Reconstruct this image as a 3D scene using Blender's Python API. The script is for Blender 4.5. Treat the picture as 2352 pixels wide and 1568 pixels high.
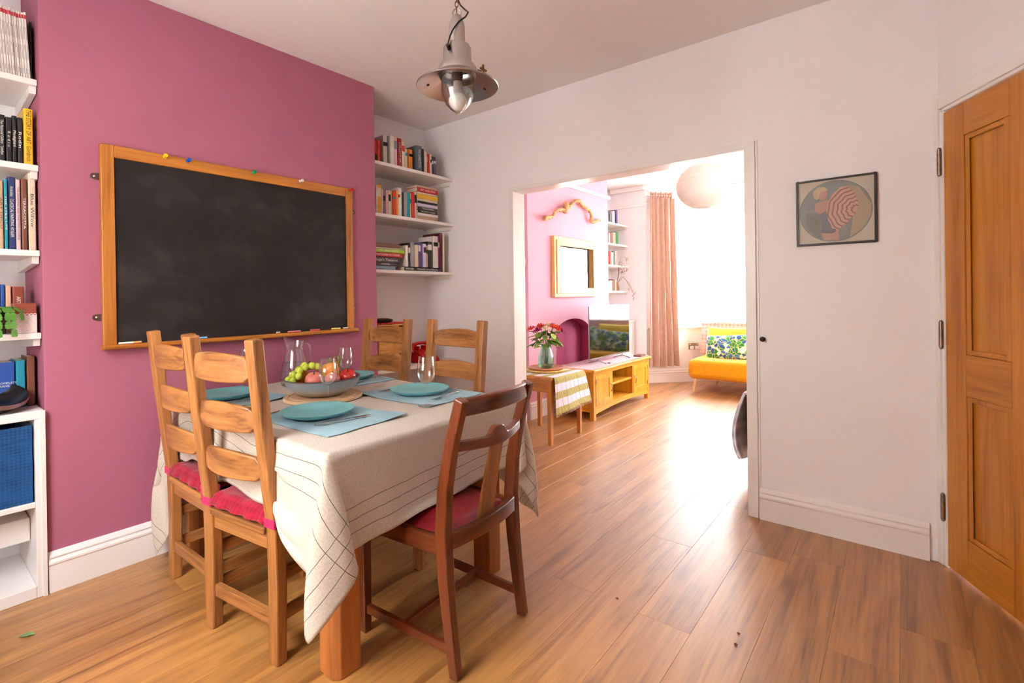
import bpy, bmesh, math, random
import numpy as np
from mathutils import Matrix, Vector

random.seed(7)
scene = bpy.context.scene
for o in list(bpy.data.objects):
    bpy.data.objects.remove(o)
C = scene.collection

# ------------------------------------------------------------------ camera
F_PX, CX, CY = 1133.92, 1171.93, 682.03
W_PX, H_PX = 2352.0, 1568.0
yaw, pitch, roll = math.radians(38.490), math.radians(-0.1897), math.radians(0.787)
fw = Vector((-math.sin(yaw) * math.cos(pitch), math.cos(yaw) * math.cos(pitch), math.sin(pitch)))
rt = Vector((math.cos(yaw), math.sin(yaw), 0))
dn = fw.cross(rt)
c_, s_ = math.cos(roll), math.sin(roll)
right = rt * c_ + dn * s_
down = rt * -s_ + dn * c_
cam_d = bpy.data.cameras.new('camera')
cam = bpy.data.objects.new('camera', cam_d)
C.objects.link(cam)
cam.matrix_world = Matrix(((right.x, -down.x, -fw.x, 0), (right.y, -down.y, -fw.y, 0), (right.z, -down.z, -fw.z, 1.22), (0, 0, 0, 1)))
cam_d.sensor_fit = 'HORIZONTAL'
cam_d.sensor_width = 36.0
cam_d.lens = 36.0 * F_PX / W_PX
cam_d.shift_x = (W_PX / 2 - CX) / W_PX
cam_d.shift_y = (CY - H_PX / 2) / W_PX
cam_d.clip_start = 0.02
scene.camera = cam

# ------------------------------------------------------------------ world, light, exposure
SKY = 43.0
world = bpy.data.worlds.new('sky')
scene.world = world
world.use_nodes = True
bg = world.node_tree.nodes['Background']
bg.inputs[0].default_value = (0.86, 0.935, 1.0, 1)
bg.inputs[1].default_value = SKY
world.cycles.sampling_method = 'MANUAL'
world.cycles.sample_map_resolution = 64
vs = scene.view_settings
vs.view_transform = 'Standard'
vs.look = 'None'
vs.exposure = 0.1
vs.gamma = 1.0
vs.use_curve_mapping = False
scene.cycles.diffuse_bounces = 6
scene.cycles.max_bounces = 8
scene.cycles.transparent_max_bounces = 16
scene.cycles.adaptive_threshold = 0.05
scene.cycles.sample_clamp_indirect = 60.0
scene.cycles.caustics_reflective = False
scene.cycles.caustics_refractive = False


def portal(name, loc, direction, w, h):
    d = bpy.data.lights.new(name, 'AREA')
    d.shape = 'RECTANGLE'
    d.size, d.size_y = w, h
    d.cycles.is_portal = True
    o = bpy.data.objects.new(name, d)
    C.objects.link(o)
    o.location = loc
    o.rotation_euler = Vector(direction).to_track_quat('-Z', 'Y').to_euler()
    return o


R2_ = math.sqrt(0.5)
portal('window_portal_bay_left', (-2.27 - 0.06, 6.93 + 0.06, 1.57), (R2_, -R2_, 0), 0.62, 1.7)
portal('window_portal_bay_centre', (-1.33, 7.2, 1.57), (0, -1, 0), 1.55, 1.7)
portal('window_portal_bay_right', (-0.39 + 0.06, 6.93 + 0.06, 1.57), (-R2_, -R2_, 0), 0.62, 1.7)
portal('window_portal_garden', (-1.525, -0.62, 1.525), (0, 1, 0), 1.15, 1.45)

# ------------------------------------------------------------------ mesh builder
WM = {}          # object -> world matrix of its parts' frame


class MB:
    def __init__(self):
        self.v, self.f, self.m = [], [], []

    def add(self, vs_, fs, mi=0):
        n = len(self.v)
        self.v += [tuple(p) for p in vs_]
        self.f += [tuple(i + n for i in f) for f in fs]
        self.m += [mi] * len(fs)
        return self

    def box(self, x0, x1, y0, y1, z0, z1, mi=0, mat=None):
        p = [(x, y, z) for x in (x0, x1) for y in (y0, y1) for z in (z0, z1)]
        if mat is not None:
            p = [tuple(mat @ Vector(q)) for q in p]
        return self.add(p, [(0, 1, 3, 2), (4, 6, 7, 5), (0, 4, 5, 1), (2, 3, 7, 6), (0, 2, 6, 4), (1, 5, 7, 3)], mi)

    def hexa(self, p, mi=0):
        """8 corners: bottom ring 0-3 then top ring 4-7"""
        return self.add(p, [(0, 3, 2, 1), (4, 5, 6, 7), (0, 1, 5, 4), (1, 2, 6, 5), (2, 3, 7, 6), (3, 0, 4, 7)], mi)

    def prism(self, poly, axis, a, b, mi=0):
        n = len(poly)
        def P(q, t):
            if axis == 'x': return (t, q[0], q[1])
            if axis == 'y': return (q[0], t, q[1])
            return (q[0], q[1], t)
        vs_ = [P(q, a) for q in poly] + [P(q, b) for q in poly]
        fs = [tuple(range(n)), tuple(range(2 * n - 1, n - 1, -1))] + [(i, (i + 1) % n, n + (i + 1) % n, n + i) for i in range(n)]
        return self.add(vs_, fs, mi)

    def lathe(self, prof, n=32, c=(0, 0, 0), mi=0, close=False):
        vs_, fs = [], []
        k = len(prof)
        for i in range(n):
            a = 2 * math.pi * i / n
            for r, z in prof:
                vs_.append((c[0] + r * math.cos(a), c[1] + r * math.sin(a), c[2] + z))
        for i in range(n):
            j = (i + 1) % n
            for q in range(k - 1 if not close else k):
                q2 = (q + 1) % k
                fs.append((i * k + q, j * k + q, j * k + q2, i * k + q2))
        return self.add(vs_, fs, mi)

    def tube(self, pts, r, n=8, caps=True, mi=0, flat=None):
        pts = [Vector(p) for p in pts]
        rs = r if isinstance(r, (list, tuple)) else [r] * len(pts)
        vs_, fs = [], []
        up = None
        for i, p in enumerate(pts):
            t = (pts[min(i + 1, len(pts) - 1)] - pts[max(i - 1, 0)]).normalized()
            if up is None:
                up = Vector((0, 0, 1)) if abs(t.z) < 0.9 else Vector((1, 0, 0))
            s = t.cross(up).normalized()
            up = s.cross(t).normalized()
            for k in range(n):
                a = 2 * math.pi * k / n
                q = p + (s * math.cos(a) + up * math.sin(a) * (flat or 1)) * rs[i]
                vs_.append(tuple(q))
        for i in range(len(pts) - 1):
            for k in range(n):
                fs.append((i * n + k, i * n + (k + 1) % n, (i + 1) * n + (k + 1) % n, (i + 1) * n + k))
        if caps:
            fs.append(tuple(range(n - 1, -1, -1)))
            fs.append(tuple((len(pts) - 1) * n + k for k in range(n)))
        return self.add(vs_, fs, mi)

    def sweep(self, pts, w, d, side=(1, 0, 0), mi=0):
        """rectangular section along a path; w along 'side', d across (lists allowed)"""
        pts = [Vector(p) for p in pts]
        side = Vector(side)
        ws = w if isinstance(w, (list, tuple)) else [w] * len(pts)
        ds = d if isinstance(d, (list, tuple)) else [d] * len(pts)
        vs_, fs = [], []
        for i, p in enumerate(pts):
            t = (pts[min(i + 1, len(pts) - 1)] - pts[max(i - 1, 0)]).normalized()
            o = t.cross(side).normalized()
            s = o.cross(t).normalized()
            for a, b in ((-1, -1), (1, -1), (1, 1), (-1, 1)):
                vs_.append(tuple(p + s * a * ws[i] / 2 + o * b * ds[i] / 2))
        for i in range(len(pts) - 1):
            for k in range(4):
                fs.append((i * 4 + k, i * 4 + (k + 1) % 4, i * 4 + 4 + (k + 1) % 4, i * 4 + 4 + k))
        fs.append((3, 2, 1, 0))
        L = (len(pts) - 1) * 4
        fs.append((L, L + 1, L + 2, L + 3))
        return self.add(vs_, fs, mi)

    def ball(self, c, r, n=16, m=10, mi=0, mat=None):
        rx, ry, rz = r if isinstance(r, (list, tuple)) else (r, r, r)
        vs_, fs = [(0, 0, -rz)], []
        for j in range(1, m):
            b = -math.pi / 2 + math.pi * j / m
            for i in range(n):
                a = 2 * math.pi * i / n
                vs_.append((rx * math.cos(a) * math.cos(b), ry * math.sin(a) * math.cos(b), rz * math.sin(b)))
        vs_.append((0, 0, rz))
        for i in range(n):
            fs.append((0, 1 + (i + 1) % n, 1 + i))
            for j in range(m - 2):
                fs.append((1 + j * n + i, 1 + j * n + (i + 1) % n, 1 + (j + 1) * n + (i + 1) % n, 1 + (j + 1) * n + i))
            fs.append((len(vs_) - 1, 1 + (m - 2) * n + i, 1 + (m - 2) * n + (i + 1) % n))
        if mat is not None:
            vs_ = [tuple(mat @ Vector(q)) for q in vs_]
        vs_ = [(q[0] + c[0], q[1] + c[1], q[2] + c[2]) for q in vs_]
        return self.add(vs_, fs, mi)

    def grid(self, fn, nu, nv, mi=0, thick=0.0):
        """surface fn(u,v) u,v in 0..1 ; thick closes it with a second sheet along the normal"""
        P = [[Vector(fn(i / nu, j / nv)) for j in range(nv + 1)] for i in range(nu + 1)]
        idx = lambda i, j: i * (nv + 1) + j
        vs_ = [tuple(P[i][j]) for i in range(nu + 1) for j in range(nv + 1)]
        fs = [(idx(i, j), idx(i + 1, j), idx(i + 1, j + 1), idx(i, j + 1)) for i in range(nu) for j in range(nv)]
        if thick:
            N = len(vs_)
            for i in range(nu + 1):
                for j in range(nv + 1):
                    du = P[min(i + 1, nu)][j] - P[max(i - 1, 0)][j]
                    dv = P[i][min(j + 1, nv)] - P[i][max(j - 1, 0)]
                    nn = du.cross(dv)
                    nn = nn.normalized() if nn.length > 1e-9 else Vector((0, 0, 1))
                    vs_.append(tuple(P[i][j] + nn * thick))
            fs += [tuple(reversed([q + N for q in f])) for f in fs]
            for i in range(nu):
                for j in (0, nv):
                    fs.append((idx(i, j), idx(i + 1, j), idx(i + 1, j) + N, idx(i, j) + N))
            for j in range(nv):
                for i in (0, nu):
                    fs.append((idx(i, j), idx(i, j + 1), idx(i, j + 1) + N, idx(i, j) + N))
        return self.add(vs_, fs, mi)

    def xf(self, mat):
        self.v = [tuple(mat @ Vector(p)) for p in self.v]
        return self

    def mesh(self, name, mats, smooth=0, fix=True):
        me = bpy.data.meshes.new(name)
        me.from_pydata(self.v, [], self.f)
        mats = mats if isinstance(mats, (list, tuple)) else [mats]
        for m in mats:
            me.materials.append(M[m] if isinstance(m, str) else m)
        if len(mats) > 1:
            me.polygons.foreach_set('material_index', self.m)
        if fix:
            bm = bmesh.new()
            bm.from_mesh(me)
            bmesh.ops.remove_doubles(bm, verts=bm.verts, dist=1e-6)
            bmesh.ops.recalc_face_normals(bm, faces=bm.faces)
            bm.to_mesh(me)
            bm.free()
        if smooth:
            me.polygons.foreach_set('use_smooth', [True] * len(me.polygons))
            if smooth < 180:
                me.set_sharp_from_angle(angle=math.radians(smooth))
        me.update()
        return me

    def obj(self, name, mats, parent=None, smooth=0, bevel=0, subd=0, world=False, origin=None, segs=2):
        """link as ONE mesh object. parent + world: vertices are world coordinates.
        top level: the origin goes to the bottom centre unless given"""
        if parent is not None and world:
            inv = WM[parent].inverted()
            self.xf(inv)
        loc = None
        if parent is None:
            if origin is None:
                a = np.array(self.v)
                lo, hi = a.min(0), a.max(0)
                origin = ((lo[0] + hi[0]) / 2, (lo[1] + hi[1]) / 2, lo[2])
            loc = Vector(origin)
            self.v = [(p[0] - loc.x, p[1] - loc.y, p[2] - loc.z) for p in self.v]
        o = bpy.data.objects.new(name, self.mesh(name, mats, smooth))
        C.objects.link(o)
        if parent is not None:
            o.parent = parent
            WM[o] = WM[parent]
        else:
            o.location = loc
            WM[o] = Matrix.Translation(loc)
        if bevel:
            b = o.modifiers.new('bevel', 'BEVEL')
            b.width, b.segments, b.limit_method, b.angle_limit = bevel, segs, 'ANGLE', math.radians(40)
            b.harden_normals = False
        if subd:
            s = o.modifiers.new('subdivision', 'SUBSURF')
            s.levels = s.render_levels = subd
        return o


def thing(name, label, cat, loc=(0, 0, 0), rotz=0.0, group=None):
    o = bpy.data.objects.new(name, None)
    C.objects.link(o)
    o.empty_display_size = 0.05
    o.location = loc
    o.rotation_euler = (0, 0, rotz)
    WM[o] = Matrix.Translation(loc) @ Matrix.Rotation(rotz, 4, 'Z')
    return tag(o, label, cat, group)


def tag(o, label, cat, group=None, kind=None):
    o['label'] = label
    if cat: o['category'] = cat
    if group: o['group'] = group
    if kind: o['kind'] = kind
    return o


def struct(o, label=None):
    o['kind'] = 'structure'
    if label: o['label'] = label
    return o


def sempty(name, label, loc=(0, 0, 0), rotz=0.0):
    o = bpy.data.objects.new(name, None)
    C.objects.link(o)
    o.empty_display_size = 0.05
    o.location = loc
    o.rotation_euler = (0, 0, rotz)
    WM[o] = Matrix.Translation(loc) @ Matrix.Rotation(rotz, 4, 'Z')
    return struct(o, label)


def copy_tree(o, parent=None):
    c = o.copy()
    C.objects.link(c)
    c.parent = parent
    for ch in list(o.children):
        copy_tree(ch, c)
    return c


def inst(src, name, parent, loc, rot=(0, 0, 0), mat=None):
    """another piece that shares the mesh of src, as a child of parent"""
    o = src.copy()
    o.name = name
    C.objects.link(o)
    o.parent = parent
    o.location = loc
    o.rotation_euler = rot
    return o


# ------------------------------------------------------------------ materials
M = {}


def lin(c):
    return tuple(((x / 255) / 12.92 if x / 255 <= 0.04045 else (((x / 255) + 0.055) / 1.055) ** 2.4) for x in c)


def newmat(name):
    m = bpy.data.materials.new(name)
    m.use_nodes = True
    nt = m.node_tree
    b = nt.nodes['Principled BSDF']
    M[name] = m
    return m, nt, b


def N(nt, typ, **kw):
    n = nt.nodes.new(typ)
    for k, v in kw.items():
        if k.startswith('i_'):
            n.inputs[k[2:].replace('_', ' ')].default_value = v
        elif k.startswith('n') and k[1:].isdigit():
            n.inputs[int(k[1:])].default_value = v
        else:
            setattr(n, k, v)
    return n


def ramp(nt, fac, stops):
    r = nt.nodes.new('ShaderNodeValToRGB')
    e = r.color_ramp.elements
    while len(e) < len(stops):
        e.new(0.5)
    for el, (p, c) in zip(e, stops):
        el.position = p
        el.color = (*c[:3], 1)
    nt.links.new(fac, r.inputs[0])
    return r


def plain(name, rgb, rough=0.6, metal=0.0, var=0.06, scale=6.0, bump=0.0, bscale=60.0, spec=0.5, sheen=0.0, coat=0.0, srgb=True):
    m, nt, b = newmat(name)
    c = lin(rgb) if srgb else rgb
    L = nt.links
    tc = N(nt, 'ShaderNodeTexCoord')
    no = N(nt, 'ShaderNodeTexNoise', i_Scale=scale, i_Detail=2.0)
    L.new(tc.outputs['Object'], no.inputs['Vector'])
    lo = tuple(max(0, x * (1 - var)) for x in c)
    hi = tuple(min(1, x * (1 + var)) for x in c)
    r = ramp(nt, no.outputs['Fac'], [(0.3, lo), (0.7, hi)])
    L.new(r.outputs[0], b.inputs['Base Color'])
    b.inputs['Roughness'].default_value = rough
    b.inputs['Metallic'].default_value = metal
    b.inputs['Specular IOR Level'].default_value = spec
    if sheen:
        b.inputs['Sheen Weight'].default_value = sheen
    if coat:
        b.inputs['Coat Weight'].default_value = coat
    if bump:
        n2 = N(nt, 'ShaderNodeTexNoise', i_Scale=bscale, i_Detail=3.0)
        L.new(tc.outputs['Object'], n2.inputs['Vector'])
        bp = N(nt, 'ShaderNodeBump', i_Strength=bump, i_Distance=0.004)
        L.new(n2.outputs['Fac'], bp.inputs['Height'])
        L.new(bp.outputs[0], b.inputs['Normal'])
    return m


def wood(name, dark, light, axis='z', scale=14.0, rough=0.4, stretch=0.07, bump=0.12, vary=0.25, spec=0.5, knots=0.0, coat=0.0, crough=0.25, cior=1.5):
    m, nt, b = newmat(name)
    L = nt.links
    d, l = lin(dark), lin(light)
    tc = N(nt, 'ShaderNodeTexCoord')
    oi = N(nt, 'ShaderNodeObjectInfo')
    mul = N(nt, 'ShaderNodeVectorMath', operation='MULTIPLY_ADD')
    mul.inputs[1].default_value = (1, 1, 1)
    cmb = N(nt, 'ShaderNodeCombineXYZ')
    ml = N(nt, 'ShaderNodeMath', operation='MULTIPLY', n1=37.0)
    L.new(oi.outputs['Random'], ml.inputs[0])
    for i in range(3):
        L.new(ml.outputs[0], cmb.inputs[i])
    L.new(tc.outputs['Object'], mul.inputs[0])
    L.new(cmb.outputs[0], mul.inputs[2])
    mp = N(nt, 'ShaderNodeMapping')
    sc = [scale] * 3
    sc['xyz'.index(axis)] = scale * stretch
    mp.inputs['Scale'].default_value = sc
    L.new(mul.outputs[0], mp.inputs['Vector'])
    n1 = N(nt, 'ShaderNodeTexNoise', i_Scale=1.0, i_Detail=4.0, i_Roughness=0.62, i_Distortion=1.1)
    L.new(mp.outputs[0], n1.inputs['Vector'])
    mp2 = N(nt, 'ShaderNodeMapping')
    sc2 = [scale * 9] * 3
    sc2['xyz'.index(axis)] = scale * 0.35
    mp2.inputs['Scale'].default_value = sc2
    L.new(mul.outputs[0], mp2.inputs['Vector'])
    n2 = N(nt, 'ShaderNodeTexNoise', i_Scale=1.0, i_Detail=3.0, i_Roughness=0.5)
    L.new(mp2.outputs[0], n2.inputs['Vector'])
    mx = N(nt, 'ShaderNodeMath', operation='MULTIPLY_ADD', n1=0.35)
    L.new(n2.outputs['Fac'], mx.inputs[0])
    sub = N(nt, 'ShaderNodeMath', operation='MULTIPLY_ADD', n1=0.8, n2=-0.06)
    L.new(n1.outputs['Fac'], sub.inputs[0])
    L.new(sub.outputs[0], mx.inputs[2])
    mid = tuple((a * 0.45 + c * 0.55) for a, c in zip(d, l))
    r = ramp(nt, mx.outputs[0], [(0.33, d), (0.47, mid), (0.64, l)])
    hs = N(nt, 'ShaderNodeHueSaturation')
    mr = N(nt, 'ShaderNodeMapRange', n3=1 - vary / 2, n4=1 + vary / 2)
    L.new(oi.outputs['Random'], mr.inputs[0])
    L.new(mr.outputs[0], hs.inputs['Value'])
    L.new(r.outputs[0], hs.inputs['Color'])
    out = hs.outputs[0]
    if knots:
        vo = N(nt, 'ShaderNodeTexVoronoi', i_Scale=1.0)
        mp3 = N(nt, 'ShaderNodeMapping')
        s3 = [4.5] * 3
        s3['xyz'.index(axis)] = 1.5
        mp3.inputs['Scale'].default_value = s3
        L.new(mul.outputs[0], mp3.inputs['Vector'])
        nd = N(nt, 'ShaderNodeTexNoise', i_Scale=3.0, i_Detail=3.0)
        L.new(mul.outputs[0], nd.inputs['Vector'])
        ad = N(nt, 'ShaderNodeVectorMath', operation='MULTIPLY_ADD')
        ad.inputs[1].default_value = (0.35, 0.35, 0.35)
        L.new(nd.outputs['Color'], ad.inputs[0])
        L.new(mp3.outputs[0], ad.inputs[2])
        L.new(ad.outputs[0], vo.inputs['Vector'])
        kr = ramp(nt, vo.outputs['Distance'], [(0.03, (knots, knots, knots)), (0.2, (0, 0, 0))])
        mm = N(nt, 'ShaderNodeMix', data_type='RGBA')
        L.new(kr.outputs[0], mm.inputs[0])
        L.new(out, mm.inputs[6])
        mm.inputs[7].default_value = (*tuple(x * 0.45 for x in d), 1)
        out = mm.outputs[2]
    L.new(out, b.inputs['Base Color'])
    b.inputs['Roughness'].default_value = rough
    b.inputs['Specular IOR Level'].default_value = spec
    if coat:
        b.inputs['Coat Weight'].default_value = coat
        b.inputs['Coat Roughness'].default_value = crough
        b.inputs['Coat IOR'].default_value = cior
    if bump:
        bp = N(nt, 'ShaderNodeBump', i_Strength=bump, i_Distance=0.002)
        L.new(mx.outputs[0], bp.inputs['Height'])
        L.new(bp.outputs[0], b.inputs['Normal'])
    return m


def woods(name, *a, **k):
    for ax in 'xyz':
        wood(name + '_' + ax, *a, axis=ax, **k)


def fabric(name, rgb, rgb2=None, scale=420.0, rough=0.9, bump=0.35, sheen=0.2, var=0.1):
    m, nt, b = newmat(name)
    L = nt.links
    c = lin(rgb)
    c2 = lin(rgb2) if rgb2 else tuple(x * (1 - 2.2 * var) for x in c)
    tc = N(nt, 'ShaderNodeTexCoord')
    w1 = N(nt, 'ShaderNodeTexWave', wave_type='BANDS', bands_direction='X', i_Scale=scale / 20, i_Distortion=0.6, i_Detail=1.0)
    w2 = N(nt, 'ShaderNodeTexWave', wave_type='BANDS', bands_direction='Z', i_Scale=scale / 20, i_Distortion=0.6, i_Detail=1.0)
    w3 = N(nt, 'ShaderNodeTexWave', wave_type='BANDS', bands_direction='Y', i_Scale=scale / 20, i_Distortion=0.6, i_Detail=1.0)
    ad = N(nt, 'ShaderNodeMath', operation='ADD')
    ad2 = N(nt, 'ShaderNodeMath', operation='ADD')
    for w in (w1, w2, w3):
        L.new(tc.outputs['Object'], w.inputs['Vector'])
    L.new(w1.outputs['Fac'], ad.inputs[0])
    L.new(w2.outputs['Fac'], ad.inputs[1])
    L.new(ad.outputs[0], ad2.inputs[0])
    L.new(w3.outputs['Fac'], ad2.inputs[1])
    no = N(nt, 'ShaderNodeTexNoise', i_Scale=22.0, i_Detail=5.0)
    L.new(tc.outputs['Object'], no.inputs['Vector'])
    mx = N(nt, 'ShaderNodeMath', operation='MULTIPLY_ADD', n1=0.2)
    L.new(ad2.outputs[0], mx.inputs[0])
    sc = N(nt, 'ShaderNodeMath', operation='MULTIPLY', n1=0.6)
    L.new(no.outputs['Fac'], sc.inputs[0])
    L.new(sc.outputs[0], mx.inputs[2])
    r = ramp(nt, mx.outputs[0], [(0.3, c2), (0.75, c)])
    L.new(r.outputs[0], b.inputs['Base Color'])
    b.inputs['Roughness'].default_value = rough
    b.inputs['Specular IOR Level'].default_value = 0.2
    b.inputs['Sheen Weight'].default_value = sheen
    bp = N(nt, 'ShaderNodeBump', i_Strength=bump, i_Distance=0.001)
    L.new(ad2.outputs[0], bp.inputs['Height'])
    L.new(bp.outputs[0], b.inputs['Normal'])
    return m


def thin_glass(name, tint=(1, 1, 1), gloss=1.0, rough=0.02, ior=1.45, edge=0.82):
    """thin-walled clear glass: mostly straight-through, fresnel reflections"""
    m = bpy.data.materials.new(name)
    m.use_nodes = True
    nt = m.node_tree
    nt.nodes.clear()
    out = N(nt, 'ShaderNodeOutputMaterial')
    tr = N(nt, 'ShaderNodeBsdfTransparent')
    gl = N(nt, 'ShaderNodeBsdfGlossy', i_Roughness=rough)
    no = N(nt, 'ShaderNodeTexNoise', i_Scale=3.0)
    r = ramp(nt, no.outputs['Fac'], [(0, (0.96, 0.96, 0.96)), (1, (1, 1, 1))])
    nt.links.new(r.outputs[0], gl.inputs[0])
    lw = N(nt, 'ShaderNodeLayerWeight', i_Blend=0.5)
    # tint painted darker towards the silhouette, standing in for refraction at the rims
    ab = ramp(nt, lw.outputs['Facing'], [(0.0, tint), (0.6, tuple(x ** 1.5 for x in tint)), (0.95, tuple(x ** 3 * edge for x in tint))])
    nt.links.new(ab.outputs[0], tr.inputs[0])
    pw = N(nt, 'ShaderNodeMath', operation='POWER', n1=2.4)
    nt.links.new(lw.outputs['Facing'], pw.inputs[0])
    ml = N(nt, 'ShaderNodeMath', operation='MULTIPLY_ADD', n1=0.6 * gloss, n2=0.045 * gloss, use_clamp=True)
    nt.links.new(pw.outputs[0], ml.inputs[0])
    mx = N(nt, 'ShaderNodeMixShader')
    nt.links.new(ml.outputs[0], mx.inputs[0])
    nt.links.new(tr.outputs[0], mx.inputs[1])
    nt.links.new(gl.outputs[0], mx.inputs[2])
    nt.links.new(mx.outputs[0], out.inputs[0])
    M[name] = m
    return m


# room finishes
plain('white_paint', (240, 236, 237), rough=0.75, var=0.015, scale=2.0, bump=0.05, bscale=25, spec=0.3)
plain('ceiling_paint', (240, 234, 232), rough=0.8, var=0.012, scale=2.5, bump=0.06, bscale=30, spec=0.2)
plain('pink_paint', (174, 102, 124), rough=0.72, var=0.05, scale=1.5, bump=0.08, bscale=60, spec=0.3)
plain('pink_paint_lounge', (218, 160, 176), rough=0.75, var=0.03, scale=1.5, bump=0.05, bscale=60, spec=0.3)
plain('dark_pink_paint', (200, 80, 124), rough=0.75, var=0.04, scale=2, bump=0.05)
plain('gloss_white', (238, 232, 228), rough=0.35, var=0.012, scale=4, bump=0.03, bscale=30)
plain('shelf_white', (236, 229, 224), rough=0.45, var=0.015, scale=4)
plain('window_upvc', (244, 246, 248), rough=0.3, var=0.01)
thin_glass('window_glass', (1, 1, 1), 0.8, edge=1.0)
m, nt, b = newmat('frosted_film')
b.inputs['Base Color'].default_value = (0.95, 0.96, 0.97, 1)
b.inputs['Roughness'].default_value = 0.6
_tl = N(nt, 'ShaderNodeBsdfTranslucent')
_tl.inputs[0].default_value = (0.98, 0.98, 0.98, 1)
_tp = N(nt, 'ShaderNodeBsdfTransparent')
_ns = N(nt, 'ShaderNodeTexNoise', i_Scale=90.0)
_mr = N(nt, 'ShaderNodeMapRange', n3=0.62, n4=0.7)
nt.links.new(_ns.outputs['Fac'], _mr.inputs[0])
_mx = N(nt, 'ShaderNodeMixShader')
nt.links.new(_mr.outputs[0], _mx.inputs[0])
nt.links.new(_tl.outputs[0], _mx.inputs[1])
nt.links.new(_tp.outputs[0], _mx.inputs[2])
nt.links.new(_mx.outputs[0], nt.nodes['Material Output'].inputs[0])

wood('floor_oak', (124, 74, 31), (190, 132, 67), axis='y', scale=11.0, rough=0.38, spec=0.6, stretch=0.08, bump=0.10, vary=0.22, knots=0.6, coat=0.9, crough=0.46, cior=1.5)
plain('subfloor', (90, 60, 40), rough=0.9)
woods('chair_oak', (106, 60, 26), (186, 124, 68), scale=12.0, rough=0.42, vary=0.16)
woods('dark_wood', (66, 26, 10), (126, 58, 24), scale=10.0, rough=0.3, vary=0.15, coat=0.25)
woods('table_oak', (126, 66, 28), (182, 110, 54), scale=9.0, rough=0.4, vary=0.12)
woods('door_oak', (164, 92, 22), (206, 134, 44), scale=9.0, rough=0.38, vary=0.1, stretch=0.06)
woods('frame_oak', (150, 84, 26), (206, 132, 52), scale=12.0, rough=0.4, vary=0.1)
woods('pine', (206, 150, 84), (236, 192, 124), scale=9.0, rough=0.45, vary=0.12, knots=0.35)
woods('stand_oak', (196, 124, 26), (226, 164, 46), scale=10.0, rough=0.4, vary=0.08)
woods('side_table_wood', (164, 92, 36), (204, 132, 62), scale=10.0, rough=0.4, vary=0.08)
woods('splat_wood', (118, 66, 30), (172, 108, 58), scale=10.0, rough=0.35, vary=0.05)
woods('beech', (200, 160, 118), (224, 190, 150), scale=16.0, rough=0.55, vary=0.05)
woods('drawer_wood', (190, 122, 50), (226, 168, 84), scale=20.0, rough=0.5, vary=0.15, knots=0.6)
woods('drift_wood', (150, 96, 52), (224, 176, 118), scale=30.0, rough=0.7, vary=0.05, stretch=0.3, bump=0.5)
# ------------------------------------------------------------------ the setting
ZC, ZL = 2.66, 2.69
XB, XA, YP, YQ = -2.82, -3.24, 2.915, 3.045
XL = -2.86
DD, DN = Vector((0.4747, -0.8801, 0)), Vector((-0.8801, -0.4747, 0))
DA = Vector((0.146, 2.874, 0))


def D(s, t, z):
    return tuple(DA + DD * s + DN * t + Vector((0, 0, z)))


def dbox(mb, s0, s1, t0, t1, z0, z1, mi=0):
    return mb.hexa([D(s0, t0, z0), D(s1, t0, z0), D(s1, t1, z0), D(s0, t1, z0), D(s0, t0, z1), D(s1, t0, z1), D(s1, t1, z1), D(s0, t1, z1)], mi)


# floor: sub-floor slab with real planks laid along the depth of the house
floor = struct(MB().box(-3.4, 2.3, -0.75, 7.4, -0.12, -0.0125).obj('floor', 'subfloor', origin=(0, 0, 0)), 'warm oak plank floor running through both rooms')
PW, PL = 0.196, 1.21


def plank_mesh(w, l):
    mb = MB()
    e, d = 0.0006, 0.0006
    w2, l2 = w / 2 - 0.0002, l / 2 - 0.0002
    lo = [(-w2, -l2, -0.012), (w2, -l2, -0.012), (w2, l2, -0.012), (-w2, l2, -0.012)]
    md = [(x, y, -d) for x, y, z in lo]
    tp = [(-w2 + e, -l2 + e, 0), (w2 - e, -l2 + e, 0), (w2 - e, l2 - e, 0), (-w2 + e, l2 - e, 0)]
    fs = [(3, 2, 1, 0), (8, 9, 10, 11)]
    for a in (0, 4):
        for k in range(4):
            fs.append((a + k, a + (k + 1) % 4, a + 4 + (k + 1) % 4, a + 4 + k))
    mb.add(lo + md + tp, fs)
    return mb.mesh('plank', 'floor_oak')


full_plank = plank_mesh(PW, PL)
known = {0: 2.505, -1: 1.77, -2: 2.382}
rp = random.Random(3)
for k in range(-14, 14):
    x0 = -0.606 + PW * k
    xc = x0 + PW / 2
    if x0 < -3.36 or x0 > 2.0:
        continue
    off = known.get(k, rp.uniform(0, PL))
    y = off - math.ceil((off + 0.6) / PL) * PL
    ymax = 7.15
    while y < ymax:
        a, b_ = max(y, -0.6), min(y + PL, ymax)
        y += PL
        if b_ - a < 0.03:
            continue
        mid = (a + b_) / 2
        # right of the diagonal wall / outside the lounge: nothing
        if b_ < 2.9 and xc > 0.2 + (2.9 - a) * 0.54 + 0.12:
            continue
        if a > 2.9 and xc > 0.75:
            continue
        if b_ - a > PL - 1e-4:
            me = full_plank
        else:
            me = plank_mesh(PW, b_ - a)
        o = bpy.data.objects.new('plank', me)
        C.objects.link(o)
        o.parent = floor
        o.location = (xc, mid, 0)

# ceilings
struct(MB().box(-3.4, 2.3, -0.75, 3.0, ZC, ZC + 0.12).obj('ceiling', 'ceiling_paint'), 'plain white dining room ceiling')
struct(MB().box(-3.4, 0.8, 3.0, 7.5, ZL, ZL + 0.12).obj('ceiling_lounge', 'ceiling_paint'), 'bright white lounge ceiling')

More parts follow.
